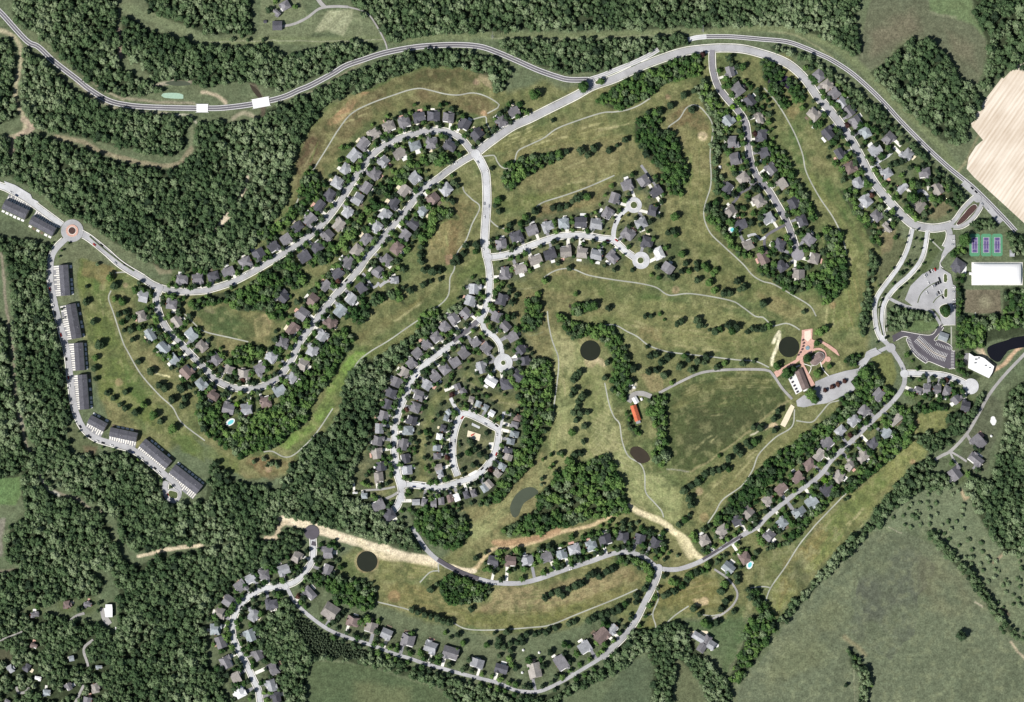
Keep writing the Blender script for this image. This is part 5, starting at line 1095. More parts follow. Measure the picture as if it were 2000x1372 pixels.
for desc, end, rd, row in HOUSES:
    axis = {"west": lambda h: h[0], "north": lambda h: h[1], "southwest": lambda h: h[0]-h[1], "northwest": lambda h: h[0]+h[1]}[end]
    if rd == 'loop' and end == 'northwest' or (rd == 'crescent') or 'inside the southwest' in desc: order = row
    else: order = sorted(row, key=axis)
    for i, h in enumerate(order):
        x, y, col, w, d, a = h
        nr = near_road(x, y)
        nn = min([math.hypot(x-q[0], y-q[1]) for q in ALLH if q != (x, y)]); w = w*1.28 if (w and rd in ('south', 'farm', 'north-east', 'southeast')) else w; d = d*1.2 if (d and rd in ('south', 'farm')) else d; w_ = w or min(hr.uniform(19, 23), nn*(.74 if rd in ('central', 'southcourt') else .86)); d_ = d or hr.uniform(17.5, 21.5)
        if rd in ('none',) and a is not None: ang = R(-a)
        elif nr:
            ang = nr[3]; rx, ry = (nr[2][0]-x), -(nr[2][1]-y)
            cul = [q for q in DISCS[1:6] if math.hypot(q[0]-x, q[1]-y) < 48]
            if cul:
                rx, ry = cul[0][0]-x, -(cul[0][1]-y); ang = math.atan2(rx, -ry); nr = (math.hypot(rx, ry)-cul[0][2]*.6, nr[1], (cul[0][0], cul[0][1]), ang)
            # front (-y local) faces the road
            fx, fy = math.sin(ang), -math.cos(ang)
            if fx*rx+fy*ry < 0: ang += math.pi
            ang += hr.uniform(-.06, .06)
        else: ang = hr.uniform(0, 3.1)
        lab = f"{ROOF_WORD[col]} roofed house, {ordinal(i+1)} from {end}, {desc}"
        root, gx, gy = house(x, y, col, w_*S*1.04, d_*S*1.06, ang, lab, "houses "+desc)
        HP.append((x, y))
        if nr and nr[0] < 60 and rd != 'none':
            ca, sa = math.cos(ang), math.sin(ang); q = (X((x,))+gx*ca-gy*sa, (CY-y)*S+gx*sa+gy*ca)
            dist = nr[0]*S+gy; L = max(2, dist)
            p1 = (q[0]+sa*L, q[1]-ca*L); driveway(q, p1, hr.uniform(3.6, 5.2), 0 if hr.random() < .55 else 1)
for k, mm_ in DRIVE.items():
    flip_up(mm_); struct(mm_.build("driveways", ROAD['walk'] if k == 0 else ROAD['drive']))

# townhouse rows
TL = ["northern of the pair west of the roundabout", "southern of the pair west of the roundabout", "topmost along the western street", "second down along the western street", "third down along the western street",
      "fourth down along the western street", "short one at the bend of the western street", "just east of the bend of the western street", "long one north of the lower western street", "southernmost one beside the teardrop turning circle"]
for (cx, cy, L, D, a, sg), tl in zip(TOWN, TL):
    root = empty("townhouse_row", (X((cx,)), (CY-cy)*S, 0), R(-a)); tag(root, f"dark grey roofed townhouse row, {tl}", "townhouses", "townhouse rows")
    Lm, Dm = L*S, D*S*.82; n = max(4, round(Lm/6.5)); un = Lm/n; e = 8.2
    # local +y is photo up of the rotated frame; fronts face the street
    fr = {25: 1, 28: 1}.get(a, 0)
    front = -1 if sg > 0 else 1
    if a in (86, 80): front = -1
    W = MB(); W.box(-Lm/2, Lm/2, -Dm/2, Dm/2, 0, e); W.build("wall", M_siding, root)
    RFm = MB()
    for i in range(n):
        st = (i % 2)*.35; x0 = -Lm/2+i*un; gable_roof(RFm, x0+.02, x0+un-.02, -Dm/2, Dm/2+(i % 3)*.0, e+.02+st, Dm*.20, 'x', 0, o=.0 if 0 < i < n-1 else .0); RFm.box(x0-.12, x0+.12, -Dm/2-.2, Dm/2+.2, e-.4, e+.5) if i else None
    RFm.build("roof", ROOF['d'], root)
    for i in range(n):
        x0 = -Lm/2+i*un
        P = MB(); P.box(x0+.5, x0+un*.45, front*(Dm/2+.05) if front > 0 else front*(Dm/2+1.6), front*(Dm/2+1.6) if front > 0 else front*(Dm/2+.05), 2.8, 3.1); P.build("porch", M_white, root)
        y0, y1 = sorted((-front*(Dm/2+1.2), -front*(Dm/2+hr.uniform(3.8, 5.0))))
        P = MB(); P.box(x0+.8, x0+un-1.0, y0, y1, .2, .4, 0); P.build("patio", hr.choice([M_white, ROAD['walk'], M_white, M_fence]), root)
        if hr.random() < .5:
            P = MB(); P.cyl(x0+un*.5, hr.uniform(-Dm*.3, Dm*.3), .25, e+.5, e+Dm*.2+.5, 8); P.build("roof_vent", M_white, root)
    mb = MB()
    ca, sa = math.cos(R(-a)), math.sin(R(-a))
    for i in range(n):
        for off in (un*.25, un*.75):
            xx = -Lm/2+i*un+off; ya, yb = front*(Dm/2+.3), front*(Dm/2+hr.choice([5.5, 9.0]))
            q = [(xx-.75, ya), (xx+.75, ya), (xx+.75, yb), (xx-.75, yb)]
            mb.add([(X((cx,))+u*ca-v*sa, (CY-cy)*S+u*sa+v*ca, .09) for u, v in q], [(0, 1, 2, 3)])
    flip_up(mb); struct(mb.build("driveways", ROAD['walk']))
    u0, u1 = -Lm/2, Lm/2; v0, v1 = front*Dm/2, front*(Dm/2+9.4); q = [(u0, v0), (u1, v0), (u1, v1), (u0, v1)]
    mb = MB(); mb.add([(X((cx,))+u*ca-v*sa, (CY-cy)*S+u*sa+v*ca, .06) for u, v in q], [(0, 1, 2, 3)]); flip_up(mb); struct(mb.build("forecourt", ROAD['drive']))
# ------------------------------------------------------------------ special buildings
def poly_building(name, pts, h, label, cat, mroof, mwall=None, parapet=.6, group=None):
    cx = sum(p[0] for p in pts)/len(pts); cy = sum(p[1] for p in pts)/len(pts)
    root = empty(name, (X((cx,)), (CY-cy)*S, 0)); tag(root, label, cat, group)
    P = [((p[0]-cx)*S, (cy-p[1])*S) for p in pts]
    w = MB(); w.prism(P, 0, h); w.build("wall", mwall or M_siding, root)
    r_ = MB(); r_.prism([(x*1.01, y*1.01) for x, y in P], h+.01, h+.35); r_.build("roof", mroof, root)
    return root, P
def barrel(name, cx, cy, L, Wd, h, label, cat, m, ang=0, rnd_=3.0):
    root = empty(name, (X((cx,)), (CY-cy)*S, 0), ang); tag(root, label, cat)
    mb = MB(); nu, nv = 24, 16; vs = []
    for i in range(nu+1):
        u = -1+2*i/nu
        for j in range(nv+1):
            v = -1+2*j/nv
            zz = h*(max(0, 1-abs(u)**5)**.5)*(max(0, 1-abs(v)**3.2)**.6); vs.append((u*L/2, v*Wd/2, zz+.1))
    mb.add(vs, [(i*(nv+1)+j, (i+1)*(nv+1)+j, (i+1)*(nv+1)+j+1, i*(nv+1)+j+1) for i in range(nu) for j in range(nv)])
    mb.build("canopy", m, root)
    b = MB(); b.box(-L/2-.3, L/2+.3, -Wd/2-.3, Wd/2+.3, .0, .5); b.build("base", ROAD['walk'], root)
    return root
bub = barrel("sports_dome", 1947.5, 535, 99*S, 44*S, 9, "big white air-supported sports dome south of the tennis courts", "sports dome", M_membrane)
d_ = MB(); d_.box(-99*S/2-4, -99*S/2+1, -2, 2, 0, 3); d_.build("entrance", M_white, bub)
# pool house by the dome
def simple_house(name, cx, cy, w, d, ang, e, mr_, label, cat, hip=None, wallm=None):
    root = empty(name, (X((cx,)), (CY-cy)*S, 0), R(-ang)); tag(root, label, cat)
    W = MB(); W.box(-w/2, w/2, -d/2, d/2, 0, e); W.build("wall", wallm or M_siding, root)
    r_ = MB(); gable_roof(r_, -w/2, w/2, -d/2, d/2, e+.01, d*.3, 'x', d*.45 if hip else 0, o=.6); r_.build("roof", mr_, root); return root
r0 = simple_house("pool_house", 1871, 519, 17, 16, 35, 4.5, ROOF['d'], "dark square hip-roofed pool house between the car park and the white dome", "building", True)
w_ = MB(); gable_roof(w_, -4, 4, -11, -2, 3.6, 2.4, 'y', 0); w_.box(-3.6, 3.6, -10.6, -8.2, 0, 3.6, 1); w_.build("wing", [ROOF['d'], M_siding], r0)
r0, P = poly_building("sports_centre", [(1891.5,690),(1901,696.5),(1911.7,696.5),(1920.7,700),(1940,716),(1936.5,728),(1929.8,738.5),(1890,719)], 8, "large white flat-roofed sports centre beside the dark pond", "building", M_whiteroof)
for dx, dy, s in [(-8,6,1.6), (-4,8,1.2), (-9,1,1.4), (6,-3,1.3), (12,-6,1.1)]:
    q = MB(); q.box(dx-s, dx+s, dy-s*.7, dy+s*.7, 8.4, 9.8); q.build("roof_unit", M_steel, r0)
cb = empty("clubhouse", (X((1566,)), (CY-741)*S, 0), R(-68)); tag(cb, "long brown roofed clubhouse beside the white umbrella terrace", "clubhouse")
q = MB(); q.box(-15, 15, -5.2, 5.2, 0, 4.5); q.build("wall", M_siding, cb)
q = MB(); gable_roof(q, -15, 15, -5.2, 5.2, 4.52, 3, 'x', 3.0, o=.7); q.build("roof", ROOF['b'], cb)
q = MB(); q.box(15.7, 18, -4.5, 4.5, 0, 3.2); q.build("porch", M_white, cb)
q = MB(); q.box(-15, 15, -7.6, -5.25, 2.7, 2.95); q.build("veranda_roof", M_white, cb)
ob = empty("pavilion", (X((1595.5,)), (CY-701)*S, 0), R(42)); tag(ob, "oval brown roofed pavilion on the pink brick terrace", "pavilion")
def stadium(L, Wd, n=10): return [(L/2-Wd/2+Wd/2*math.cos(t), Wd/2*math.sin(t)) for t in [-math.pi/2+i*math.pi/n for i in range(n+1)]]+[(-(L/2-Wd/2)+Wd/2*math.cos(t), Wd/2*math.sin(t)) for t in [math.pi/2+i*math.pi/n for i in range(n+1)]]
q = MB(); q.prism(stadium(21, 11.5), 0, 4.2); q.build("wall", M_white, ob)
q = MB(); A = stadium(23, 13); B = stadium(12, 2.0); n = len(A)
q.add([(x,y,4.22) for x,y in A]+[(x,y,7.2) for x,y in B], [tuple(range(n))[::-1], tuple(range(n,2*n))]+[(i,(i+1)%n,n+(i+1)%n,n+i) for i in range(n)]); q.build("roof", ROOF['b'], ob)
q = MB(); A = stadium(23.6, 13.6); q.prism(A, 3.9, 4.18); q.build("gutter", M_white, ob)
# fountain and gazebo
f = empty("fountain", (X((1577,)), (CY-680)*S, 0)); tag(f, "round grey fountain in the middle of the pink brick plaza", "fountain")
q = MB(); q.cyl(0, 0, 3.2, 1.05, 1.9, 24); q.build("basin", ROAD['gravel'], f); q = MB(); q.cyl(0, 0, 2.7, 1.91, 1.95, 24); q.build("water", mat("blue_water", (130, 160, 175), rough=.2, noise=0), f); q = MB(); q.cyl(0, 0, .4, 1.96, 3.4, 10, r1=.2); q.build("jet", M_white, f)
# barn, sheds and farm buildings
ab = empty("barn", (X((1241,)), (CY-807)*S, 0), R(-72)); tag(ab, "long orange roofed barn among trees west of the dark field", "barn")
q = MB(); q.box(-11.5, 11.5, -4, 4, 0, 5); q.build("wall", M_siding, ab); q = MB(); gable_roof(q, -11.5, 11.5, -4, 4, 5.02, 2.6, 'x', 0); q.build("roof", ROOF['o'], ab)
q = MB(); q.box(11.8, 16, -3.5, 3, 0, 3.2); q.build("lean_to", M_siding2, ab)
simple_house("shed", 1241, 782, 9, 6.5, 60, 3.5, ROOF['w'], "small white roofed shed at the north end of the orange barn", "shed")
simple_house("shed", 1217, 775, 7, 4, 20, 3, M_siding2, "grey shed at the edge of the gravel yard north of the orange barn", "shed")
simple_house("barn", 542, 51, 13, 12.5, 0, 4.5, ROOF['d'], "dark roofed square barn at the end of the northern farm drive", "barn")
simple_house("shed", 518, 43, 3.5, 3.5, 0, 2.5, ROOF['d'], "tiny dark shed on the grass west of the northern barn", "shed")
simple_house("shed", 1842, 658, 13, 11, 20, 3.4, ROOF['u'], "pale blue-grey roofed hall beside the striped dark car park", "building")
simple_house("shed", 1976, 495, 6, 9, 0, 3, ROOF['l'], "small light grey shelter east of the tennis courts", "shelter")
simple_house("shed", 1227, 1300, .5, .5, 0, .5, M_white, "x", "x") if False else None
poly_building("warehouse", [(204.5,1187.5),(207,1187.5),(207,1180.5),(219.5,1180.5),(220.5,1188),(220.5,1205),(207,1205),(206,1198)], 6.5, "white flat-roofed workshop in a clearing of the southwestern woods", "workshop", M_whiteroof)
# estate house
es = empty("mansion", (X((1375,)), (CY-1251)*S, 0), R(-32)); tag(es, "large grey multi-winged mansion on the green lawn south of the loop drive", "mansion")
for (x0,x1,y0,y1,ax,h) in [(-19,1,-5,5,'x',6.4), (-3,8,-17,-2,'y',6.0), (6,18,-6,6,'x',6.2), (-2,8,-3,10,'y',6.3)]:
    q = MB(); q.box(x0,x1,y0,y1,0,h); q.build("wall", M_siding, es); q = MB(); gable_roof(q,x0,x1,y0,y1,h+.02,min(x1-x0,y1-y0)*.34,ax,2.5); q.build("roof", ROOF['l'] if ax=='x' else ROOF['g'], es)
sheet("concrete_pad", [(1345,1240),(1355,1232),(1362,1240),(1370,1232),(1382,1233),(1384,1240),(1372,1250),(1352,1246)], .5, M_cream)
sheet("concrete_pad", circ(1400, 1261, 4, 12), .5, M_white); sheet("concrete_pad", [(1385,1262),(1394,1258),(1394,1270),(1388,1272)], .5, M_white)

# bridges
def bridge(c, w, label):
    (ax, ay), (bx, by) = c; mx, my = (ax+bx)/2, (ay+by)/2; a = math.atan2(-(by-ay), bx-ax); L = math.hypot(bx-ax, by-ay)*S
    root = empty("bridge", (X((mx,)), (CY-my)*S, 0), a); tag(root, label, "bridge", "white bridges on the highway"); W = w*S/2
    q = MB(); q.box(-L/2, L/2, -W, W, .2, 1.0); q.build("deck", M_whiteroof, root)
    for s in (-1, 1):
        q = MB(); q.box(-L/2-1.5, L/2+1.5, s*W-.25, s*W+.25, 1.01, 1.9); q.build("parapet", M_white, root)
bridge([(384,212),(406,212)], 16, "shorter white bridge deck, the western one on the highway")
bridge([(493.5,204),(526,198)], 18, "longer white bridge deck, the eastern one on the highway")

# tennis courts
M_green = mat("court_green", (92, 152, 116), noise=.06, scale=.3); M_purple = mat("court_purple", (98, 84, 134), noise=.05, scale=.3)
for i, (cx, lab) in enumerate([(1903.8, "westernmost purple tennis court on a green surround"), (1926.2, "middle purple tennis court on a green surround"), (1947.8, "easternmost purple tennis court on a green surround")]):
    root = empty("tennis_court", (X((cx,)), (CY-479)*S, 0)); tag(root, lab, "tennis court", "tennis courts")
    w, h = 20.6*S/2, 44*S/2; c = 2.2
    q = MB(); q.prism([(-w+c,-h),(w-c,-h),(w,-h+c),(w,h-c),(w-c,h),(-w+c,h),(-w,h-c),(-w,-h+c)], 0, .12); q.build("surround", M_green, root)
    a, b = 12.2*S/2, 30*S/2
    q = MB(); q.box(-a, a, -b, b, .12, .16); q.build("playing_surface", M_purple, root)
    q = MB(); t = .22
    for (x0,x1,y0,y1) in [(-a,a,-b,-b+t),(-a,a,b-t,b),(-a,-a+t,-b+t,b-t),(a-t,a,-b+t,b-t),(-a+1.0,-a+1.0+t,-b+t,b-t),(a-1.0-t,a-1.0,-b+t,b-t),(-a+1.0+t,a-1.0-t,-b*.55,-b*.55+t),(-a+1.0+t,a-1.0-t,b*.55-t,b*.55),(-t/2,t/2,-b*.55+t,-t),(-t/2,t/2,t,b*.55-t)]: q.box(x0,x1,y0,y1,.16,.19)
    q.build("court_lines", M_line, root)
    q = MB(); q.box(-a-.6, a+.6, -.06, .06, .2, 1.2); q.build("net", M_steel, root)
# pools
for i, (x, y, a, b) in enumerate(POOLS):
    root = empty("swimming_pool", (X((x,)), (CY-y)*S, 0), .6*i)
    tag(root, ["round turquoise pool on a white surround in the north-east gardens", "kidney shaped turquoise pool in the southwest woods", "small turquoise pool behind the brown house on the southeast street"][i], "swimming pool", "garden pools")
    q = MB(); n = 20; q.prism([(a*S*1.25*math.cos(2*math.pi*j/n), b*S*1.35*math.sin(2*math.pi*j/n)) for j in range(n)], 0, .8); q.build("surround", M_white, root)
    q = MB(); q.prism([(a*S*.85*math.cos(2*math.pi*j/n)+.4, b*S*.8*math.sin(2*math.pi*j/n)-.3) for j in range(n)], .8, .84); q.build("water", mat("pool_water", (120, 212, 222), rough=.2, noise=.05), root)
# umbrellas on the club terrace
for i, t in enumerate([.05, .3, .55, .78, .98]):
    x, y = 1543+t*14, 738.5+t*28; u = empty("parasol", (X((x,)), (CY-y)*S, 0)); tag(u, f"dark round parasol on the white club terrace, {ordinal(i+1)} from the north", "parasol", "club terrace parasols")
    q = MB(); q.cyl(0, 0, 1.6, 3.2, 3.9, 8, r1=.1); q.build("canopy", mat("dark_canvas", (74, 64, 70), noise=0), u); q = MB(); q.cyl(0, 0, .08, .9, 3.2, 6); q.build("pole", M_steel, u)
for i, (x, y) in enumerate([(1567.5,665),(1569,671),(1568,677),(1566,683),(1562.5,689),(1558.5,694)]):
    u = empty("parasol", (X((x,)), (CY-y)*S, 0)); tag(u, f"brown parasol on the brick plaza beside the round pond, {ordinal(i+1)} from the north", "parasol", "brick plaza parasols")
    q = MB(); q.cyl(0, 0, 1.5, 3.2, 3.8, 8, r1=.1); q.build("canopy", mat("brown_canvas", (110, 86, 88), noise=0), u); q = MB(); q.cyl(0, 0, .08, 1.0, 3.2, 6); q.build("pole", M_steel, u)
# pylons on the cleared strip
for i, (x, y) in enumerate([(1372,60), (962,72)]):
    u = empty("pylon", (X((x,)), (CY-y)*S, 0)); tag(u, ["lattice pylon on the cleared strip north of the boulevard junction", "lattice pylon on the cleared strip above the northern highway bend"][i], "pylon", "pylons on the cleared strip")
    q = MB(); H = 24
    def bar(a, b, t=.14):
        a = Vector(a); b = Vector(b); d = (b-a); s1 = d.orthogonal().normalized()*t; s2 = d.cross(s1).normalized()*t
        q.add([a+s1, a+s2, a-s1, a-s2, b+s1, b+s2, b-s1, b-s2], [(0,1,5,4),(1,2,6,5),(2,3,7,6),(3,0,4,7)])
    for lv in range(6):
        z0, z1 = H*lv/6, H*(lv+1)/6; r0_, r1_ = 3*(1-lv/7), 3*(1-(lv+1)/7)
        for k in range(4):
            c0 = math.pi/4+k*math.pi/2; c1 = c0+math.pi/2
            bar((r0_*math.cos(c0), r0_*math.sin(c0), z0), (r1_*math.cos(c0), r1_*math.sin(c0), z1)); bar((r0_*math.cos(c0), r0_*math.sin(c0), z0), (r1_*math.cos(c1), r1_*math.sin(c1), z1), .08)
    q.build("mast", M_steel, u)
    for zz in (17, 21):
        q = MB(); bar((0, -6, zz), (0, 6, zz), .2); bar((0, -6, zz), (0, 0, zz+1.6), .1); bar((0, 6, zz), (0, 0, zz+1.6), .1); q.build("cross_arm", M_steel, u)
# play equipment
u = empty("climbing_frame", (X((922,)), (CY-850)*S, 0), .5); tag(u, "red climbing frame on the cream play area inside the ring road", "climbing frame")
q = MB(); q.box(-2, 2, -1, 1, 1.6, 1.8); q.box(-2, -1.8, -1, -.8, .3, 3); q.box(1.8, 2, -1, -.8, .3, 3); q.box(-2, -1.8, .8, 1, .3, 3); q.box(1.8, 2, .8, 1, .3, 3); q.build("platform", mat("red_plastic", (196, 60, 50), noise=0), u)
q = MB(); q.add([(2,-.5,1.7),(2,.5,1.7),(5,.5,.4),(5,-.5,.4),(2,-.5,1.6),(2,.5,1.6),(5,.5,.3),(5,-.5,.3)], [(0,1,2,3),(4,7,6,5),(0,4,5,1),(2,6,7,3)]); q.build("slide", mat("red_plastic", (196, 60, 50)), u)

# white garden things: sheds, canopies, trampolines
SM = "1588,238,r south-east of the north cul-de-sac gardens|1588,249,w beside the cart path east of the north gardens|1940,823,b on the lawn of the eastern farm lane|1936,852,r east of the farm lane houses|1022,1270,r|1034,1284,r|1053,1275,r|995,1289,r|1020,1314,r|1449,197,r|1476,197,r|1406,327,w|1486,315,w|1443,286,w|1140,471,r|390,764,r|1823,750,r|1842,752,y|1541,378,r|230,1135,w|227,1228,w|1235,751,w|1238,757,w|1230,753,w|1253,780,w|1627,1230,w|1718,1050,w|1777,1049,w|1830,1300,w|1455,1000,w"
for i, t in enumerate(SM.split('|')):
    p = t.split(',')
    x, y, k = float(p[0]), float(p[1]), p[2][0]
    if i in (25, 26, 27, 28, 29): continue
    q = MB(); rr = 1.9 if k != 'b' else 5.5
    nr_ = min(HP, key=lambda h: math.hypot(h[0]-x, h[1]-y)); 
    if k == 'w': q.box(-1.8, 1.8, -1.5, 1.5, 0, 2.0); gable_roof(q, -1.8, 1.8, -1.5, 1.5, 2.01, .8, 'x', 0, o=.25); nm, ct = "garden_shed", "shed"
    elif k == 'b':
        for dx, dy, r in [(-3,1,3),(0,0,4.6),(3.6,-1.2,3.4)]: q.cyl(dx, dy, r, 0, .35+.02*dx, 18)
        nm, ct = "covered_pool", "covered pool"
    else: q.cyl(0, 0, 1.9, .75, .95, 16); [q.cyl(1.7*math.cos(a), 1.7*math.sin(a), .08, 0, .74, 6) for a in (0, 1.57, 3.14, 4.71)]; q.cyl(0, 0, 1.7, 2.4, 3.4, 10, r1=.15); q.cyl(0, 0, .08, .96, 2.4, 6); nm, ct = "garden_table", "garden table"
    o = q.build(nm, mat("yellow_canvas", (222, 220, 130), noise=0) if k == 'y' else M_white); o.location = (X((x,)), (CY-y)*S, 0); o.rotation_euler = (0, 0, i)
    SHEDS.append((o, ct, x, y))
names = {'garden_shed': 'white garden shed', 'garden_table': 'white garden parasol', 'covered_pool': 'white covered pool'}
where = ["beside the cart path northeast of the cul-de-sac gardens", "just below its twin beside the northeast cart path", "on the lawn east of the farm lane", "on the grass between the covered pool and farm lane houses",
         "upper of two on the brown lawn north of the shaded lane", "in the middle of the brown lawn north of the shaded lane", "easternmost on the brown lawn north of the shaded lane", "behind the dark roofed house by the brown lawn", "in front of the large tan house by the shaded lane",
         "west of the dark grey house near the northern boulevard", "east of the dark grey house near the northern boulevard", "behind the western cul-de-sac houses", "beside the lane of the northeast cul-de-sac", "near the eastern side of the northeast cul-de-sac bend", "on the pavement edge of the middle street",
         "behind the blue-grey house of the southwest loop", "second along the short eastern court", "yellow topped one along the short eastern court", "on a driveway east of the northeast street", "in the southwestern forest clearing north of the workshop", "at the southern end of the white workshop yard",
         "on the gravel yard north of the orange barn, west one", "on the gravel yard north of the orange barn, southern one", "on the gravel yard north of the orange barn, westernmost", "east of the white shed by the orange barn"]
for (o, ct, x, y), wh in zip(SHEDS, where): tag(o, (names[o.name.split('.')[0]]+" "+wh), ct, "white garden structures")

# ------------------------------------------------------------------ cars
PAINT = {'w': mat("car_white", (244, 244, 244), rough=.3, noise=0), 's': mat("car_silver", (176, 180, 186), rough=.3, noise=0), 'k': mat("car_black", (30, 30, 36), rough=.25, noise=0), 'r': mat("car_red", (190, 44, 38), rough=.3, noise=0), 'b': mat("car_blue", (54, 70, 110), rough=.3, noise=0)}
PW = {'w': 'white', 's': 'silver', 'k': 'black', 'r': 'red', 'b': 'blue'}
def car_mesh():
    q = MB()
    L, W = 4.6, 1.85
    prof = [(-2.3,.35),(-2.3,.85),(-2.1,1.0),(-1.3,1.02),(1.0,1.0),(2.1,.88),(2.3,.7),(2.3,.35)]
    n = len(prof); q.add([(x,-W/2,z_) for x,z_ in prof]+[(x,W/2,z_) for x,z_ in prof], [tuple(range(n)), tuple(range(n,2*n))[::-1]]+[(i,n+i,n+(i+1)%n,(i+1)%n) for i in range(n)], 0)
    b = [(-1.9,-.82,1.02),(1.05,-.82,1.02),(1.05,.82,1.02),(-1.9,.82,1.02)]; t = [(-1.4,-.66,1.48),(.35,-.66,1.48),(.35,.66,1.48),(-1.4,.66,1.48)]
    q.add(b+t, [(0,1,5,4),(1,2,6,5),(2,3,7,6),(3,0,4,7)], 1); q.add(t, [(0,1,2,3)], 0)
    for x in (-1.45, 1.45):
        for s in (-1, 1):
            m_ = 10; q.add([(x+.33*math.cos(2*math.pi*i/m_), s*.95, .33+.33*math.sin(2*math.pi*i/m_)) for i in range(m_)]+[(x+.33*math.cos(2*math.pi*i/m_), s*.72, .33+.33*math.sin(2*math.pi*i/m_)) for i in range(m_)], [tuple(range(m_))]+[(i,(i+1)%m_,m_+(i+1)%m_,m_+i) for i in range(m_)], 2)
    return q
CM = {}
for k in PAINT:
    q = car_mesh(); me = bpy.data.meshes.new("parked_car"); me.from_pydata(q.v, [], q.f); [me.materials.append(m) for m in (PAINT[k], M_glass, M_tyre)]; me.polygons.foreach_set("material_index", q.m); me.update(); CM[k] = me
def car(x, y, zz, ang, k, label, group):
    o = bpy.data.objects.new("parked_car", CM[k]); COL.objects.link(o); o.location = (X((x,)), (CY-y)*S, zz); o.rotation_euler = (0, 0, ang); o.scale = (1.08, 1.08, 1.1); tag(o, label, "car", group)
cl = []
for t in CARS.split():
    p = t.split(','); cl.append((float(p[0]), float(p[1]), p[2]))
for i, (x, y, k) in enumerate(sorted(cl)):
    car(x, y, 1.2, R(90+(25 if x < 1860 else -90)), k, f"{PW[k]} car in the fan shaped car park, {ordinal(i+1)} counting from the west", "cars in the fan shaped car park")
cr_ = random.Random(9)
SC = [('west', 'on the western townhouse street', 24), ('crescent', 'along the northern crescent street', 12), ('loop', 'along the southwest loop street', 14), ('central', 'along the central street', 12), ('green', 'around the green ring road', 16), ('middle', 'along the middle street', 8), ('southeast', 'along the southeast street', 8), ('north-east', 'along the north-east cul-de-sac street', 5), ('blvd', 'along the boulevard', 4), ('south', 'on the south junction road', 2), ('southwest', 'along the southwest street', 3)]
for nm, ds, n in SC:
    ks = [i for i, r in enumerate(ROADS) if r[4] == nm and len(ROADC[i]) > 8 and r[1] >= 8]; spots = []
    for _ in range(n*6):
        if len(spots) >= n: break
        k = cr_.choice(ks); c = nearest_cache[k]; i = cr_.randrange(3, len(c)-3); t = RTAN[k][i]; t = t/np.linalg.norm(t); s = cr_.choice([-1, 1]) if nm != 'west' else (1 if True else 0)
        w = ROADS[k][1]/2-1.6; x, y = c[i][0]-t[1]*w*s, c[i][1]+t[0]*w*s
        if all(math.hypot(x-a, y-b) > 8.5 for a, b, _a, _z in spots) and 5 < x < 1995 and 5 < y < 1367: spots.append((x, y, math.atan2(-t[1], t[0]), .12+.012*k))
    spots.sort()
    for i, (x, y, a, zz) in enumerate(spots):
        k = cr_.choice('wwsskkkbr'); car(x, y, zz+.02, a+(math.pi if cr_.random() < .5 else 0), k, f"{PW[k]} car parked {ds}, {ordinal(i+1)} counting from the west", "cars parked "+ds)
car(946, 424, .3, R(88), 'w', "white van driving north on the central street", "vehicles on the central street")

# ------------------------------------------------------------------ trees
def foliage(name, c1, c2, c3, rand=.16):
    m = bpy.data.materials.new(name); m.use_nodes = True; nt = m.node_tree; b = nt.nodes["Principled BSDF"]; b.inputs["Roughness"].default_value = .8; b.inputs["Specular IOR Level"].default_value = .15
    geo = nt.nodes.new("ShaderNodeNewGeometry"); oi = nt.nodes.new("ShaderNodeObjectInfo")
    n = nt.nodes.new("ShaderNodeTexNoise"); n.inputs["Scale"].default_value = .7; n.inputs["Detail"].default_value = 4; nt.links.new(geo.outputs["Position"], n.inputs["Vector"])
    n2 = nt.nodes.new("ShaderNodeTexNoise"); n2.inputs["Scale"].default_value = .012; n2.inputs["Detail"].default_value = 2; nt.links.new(geo.outputs["Position"], n2.inputs["Vector"])
    ad = nt.nodes.new("ShaderNodeMath"); ad.operation = 'MULTIPLY_ADD'; ra = nt.nodes.new("ShaderNodeAttribute"); ra.attribute_name = "rnd"; fr_ = nt.nodes.new("ShaderNodeMath"); fr_.operation = 'ADD'; nt.links.new(oi.outputs["Random"], fr_.inputs[0]); nt.links.new(ra.outputs["Fac"], fr_.inputs[1])
    fq = nt.nodes.new("ShaderNodeMath"); fq.operation = 'FRACT'; nt.links.new(fr_.outputs[0], fq.inputs[0]); nt.links.new(fq.outputs[0], ad.inputs[0]); ad.inputs[1].default_value = .62
    m1 = nt.nodes.new("ShaderNodeMath"); m1.operation = 'MULTIPLY_ADD'; nt.links.new(n.outputs["Fac"], m1.inputs[0]); m1.inputs[1].default_value = .75
    m2 = nt.nodes.new("ShaderNodeMath"); m2.operation = 'MULTIPLY_ADD'; nt.links.new(n2.outputs["Fac"], m2.inputs[0]); m2.inputs[1].default_value = 1.8; m2.inputs[2].default_value = -1.09
    nt.links.new(m2.outputs[0], m1.inputs[2]); nt.links.new(m1.outputs[0], ad.inputs[2])
    cr = nt.nodes.new("ShaderNodeValToRGB"); nt.links.new(ad.outputs[0], cr.inputs[0])
    e = cr.color_ramp.elements; e[0].position = .1; e[0].color = (*alb(c1, .9), 1); e[1].position = .95; e[1].color = (*alb(c3, .9), 1); x_ = e.new(.5); x_.color = (*alb(c2, .9), 1)
    nt.links.new(cr.outputs[0], b.inputs["Base Color"]); return m
F_OUT = foliage("leaves_woodland", (64, 86, 56), (92, 113, 77), (136, 151, 116))
F_IN = foliage("leaves_garden", (50, 78, 42), (76, 106, 56), (112, 140, 76))
F_DK = foliage("leaves_dark", (46, 62, 44), (62, 82, 56), (82, 100, 70))
F_RED = foliage("leaves_copper", (66, 44, 42), (88, 60, 54), (108, 78, 66))
F_PINE = foliage("needles_dark", (66, 80, 60), (82, 98, 74), (104, 118, 94))
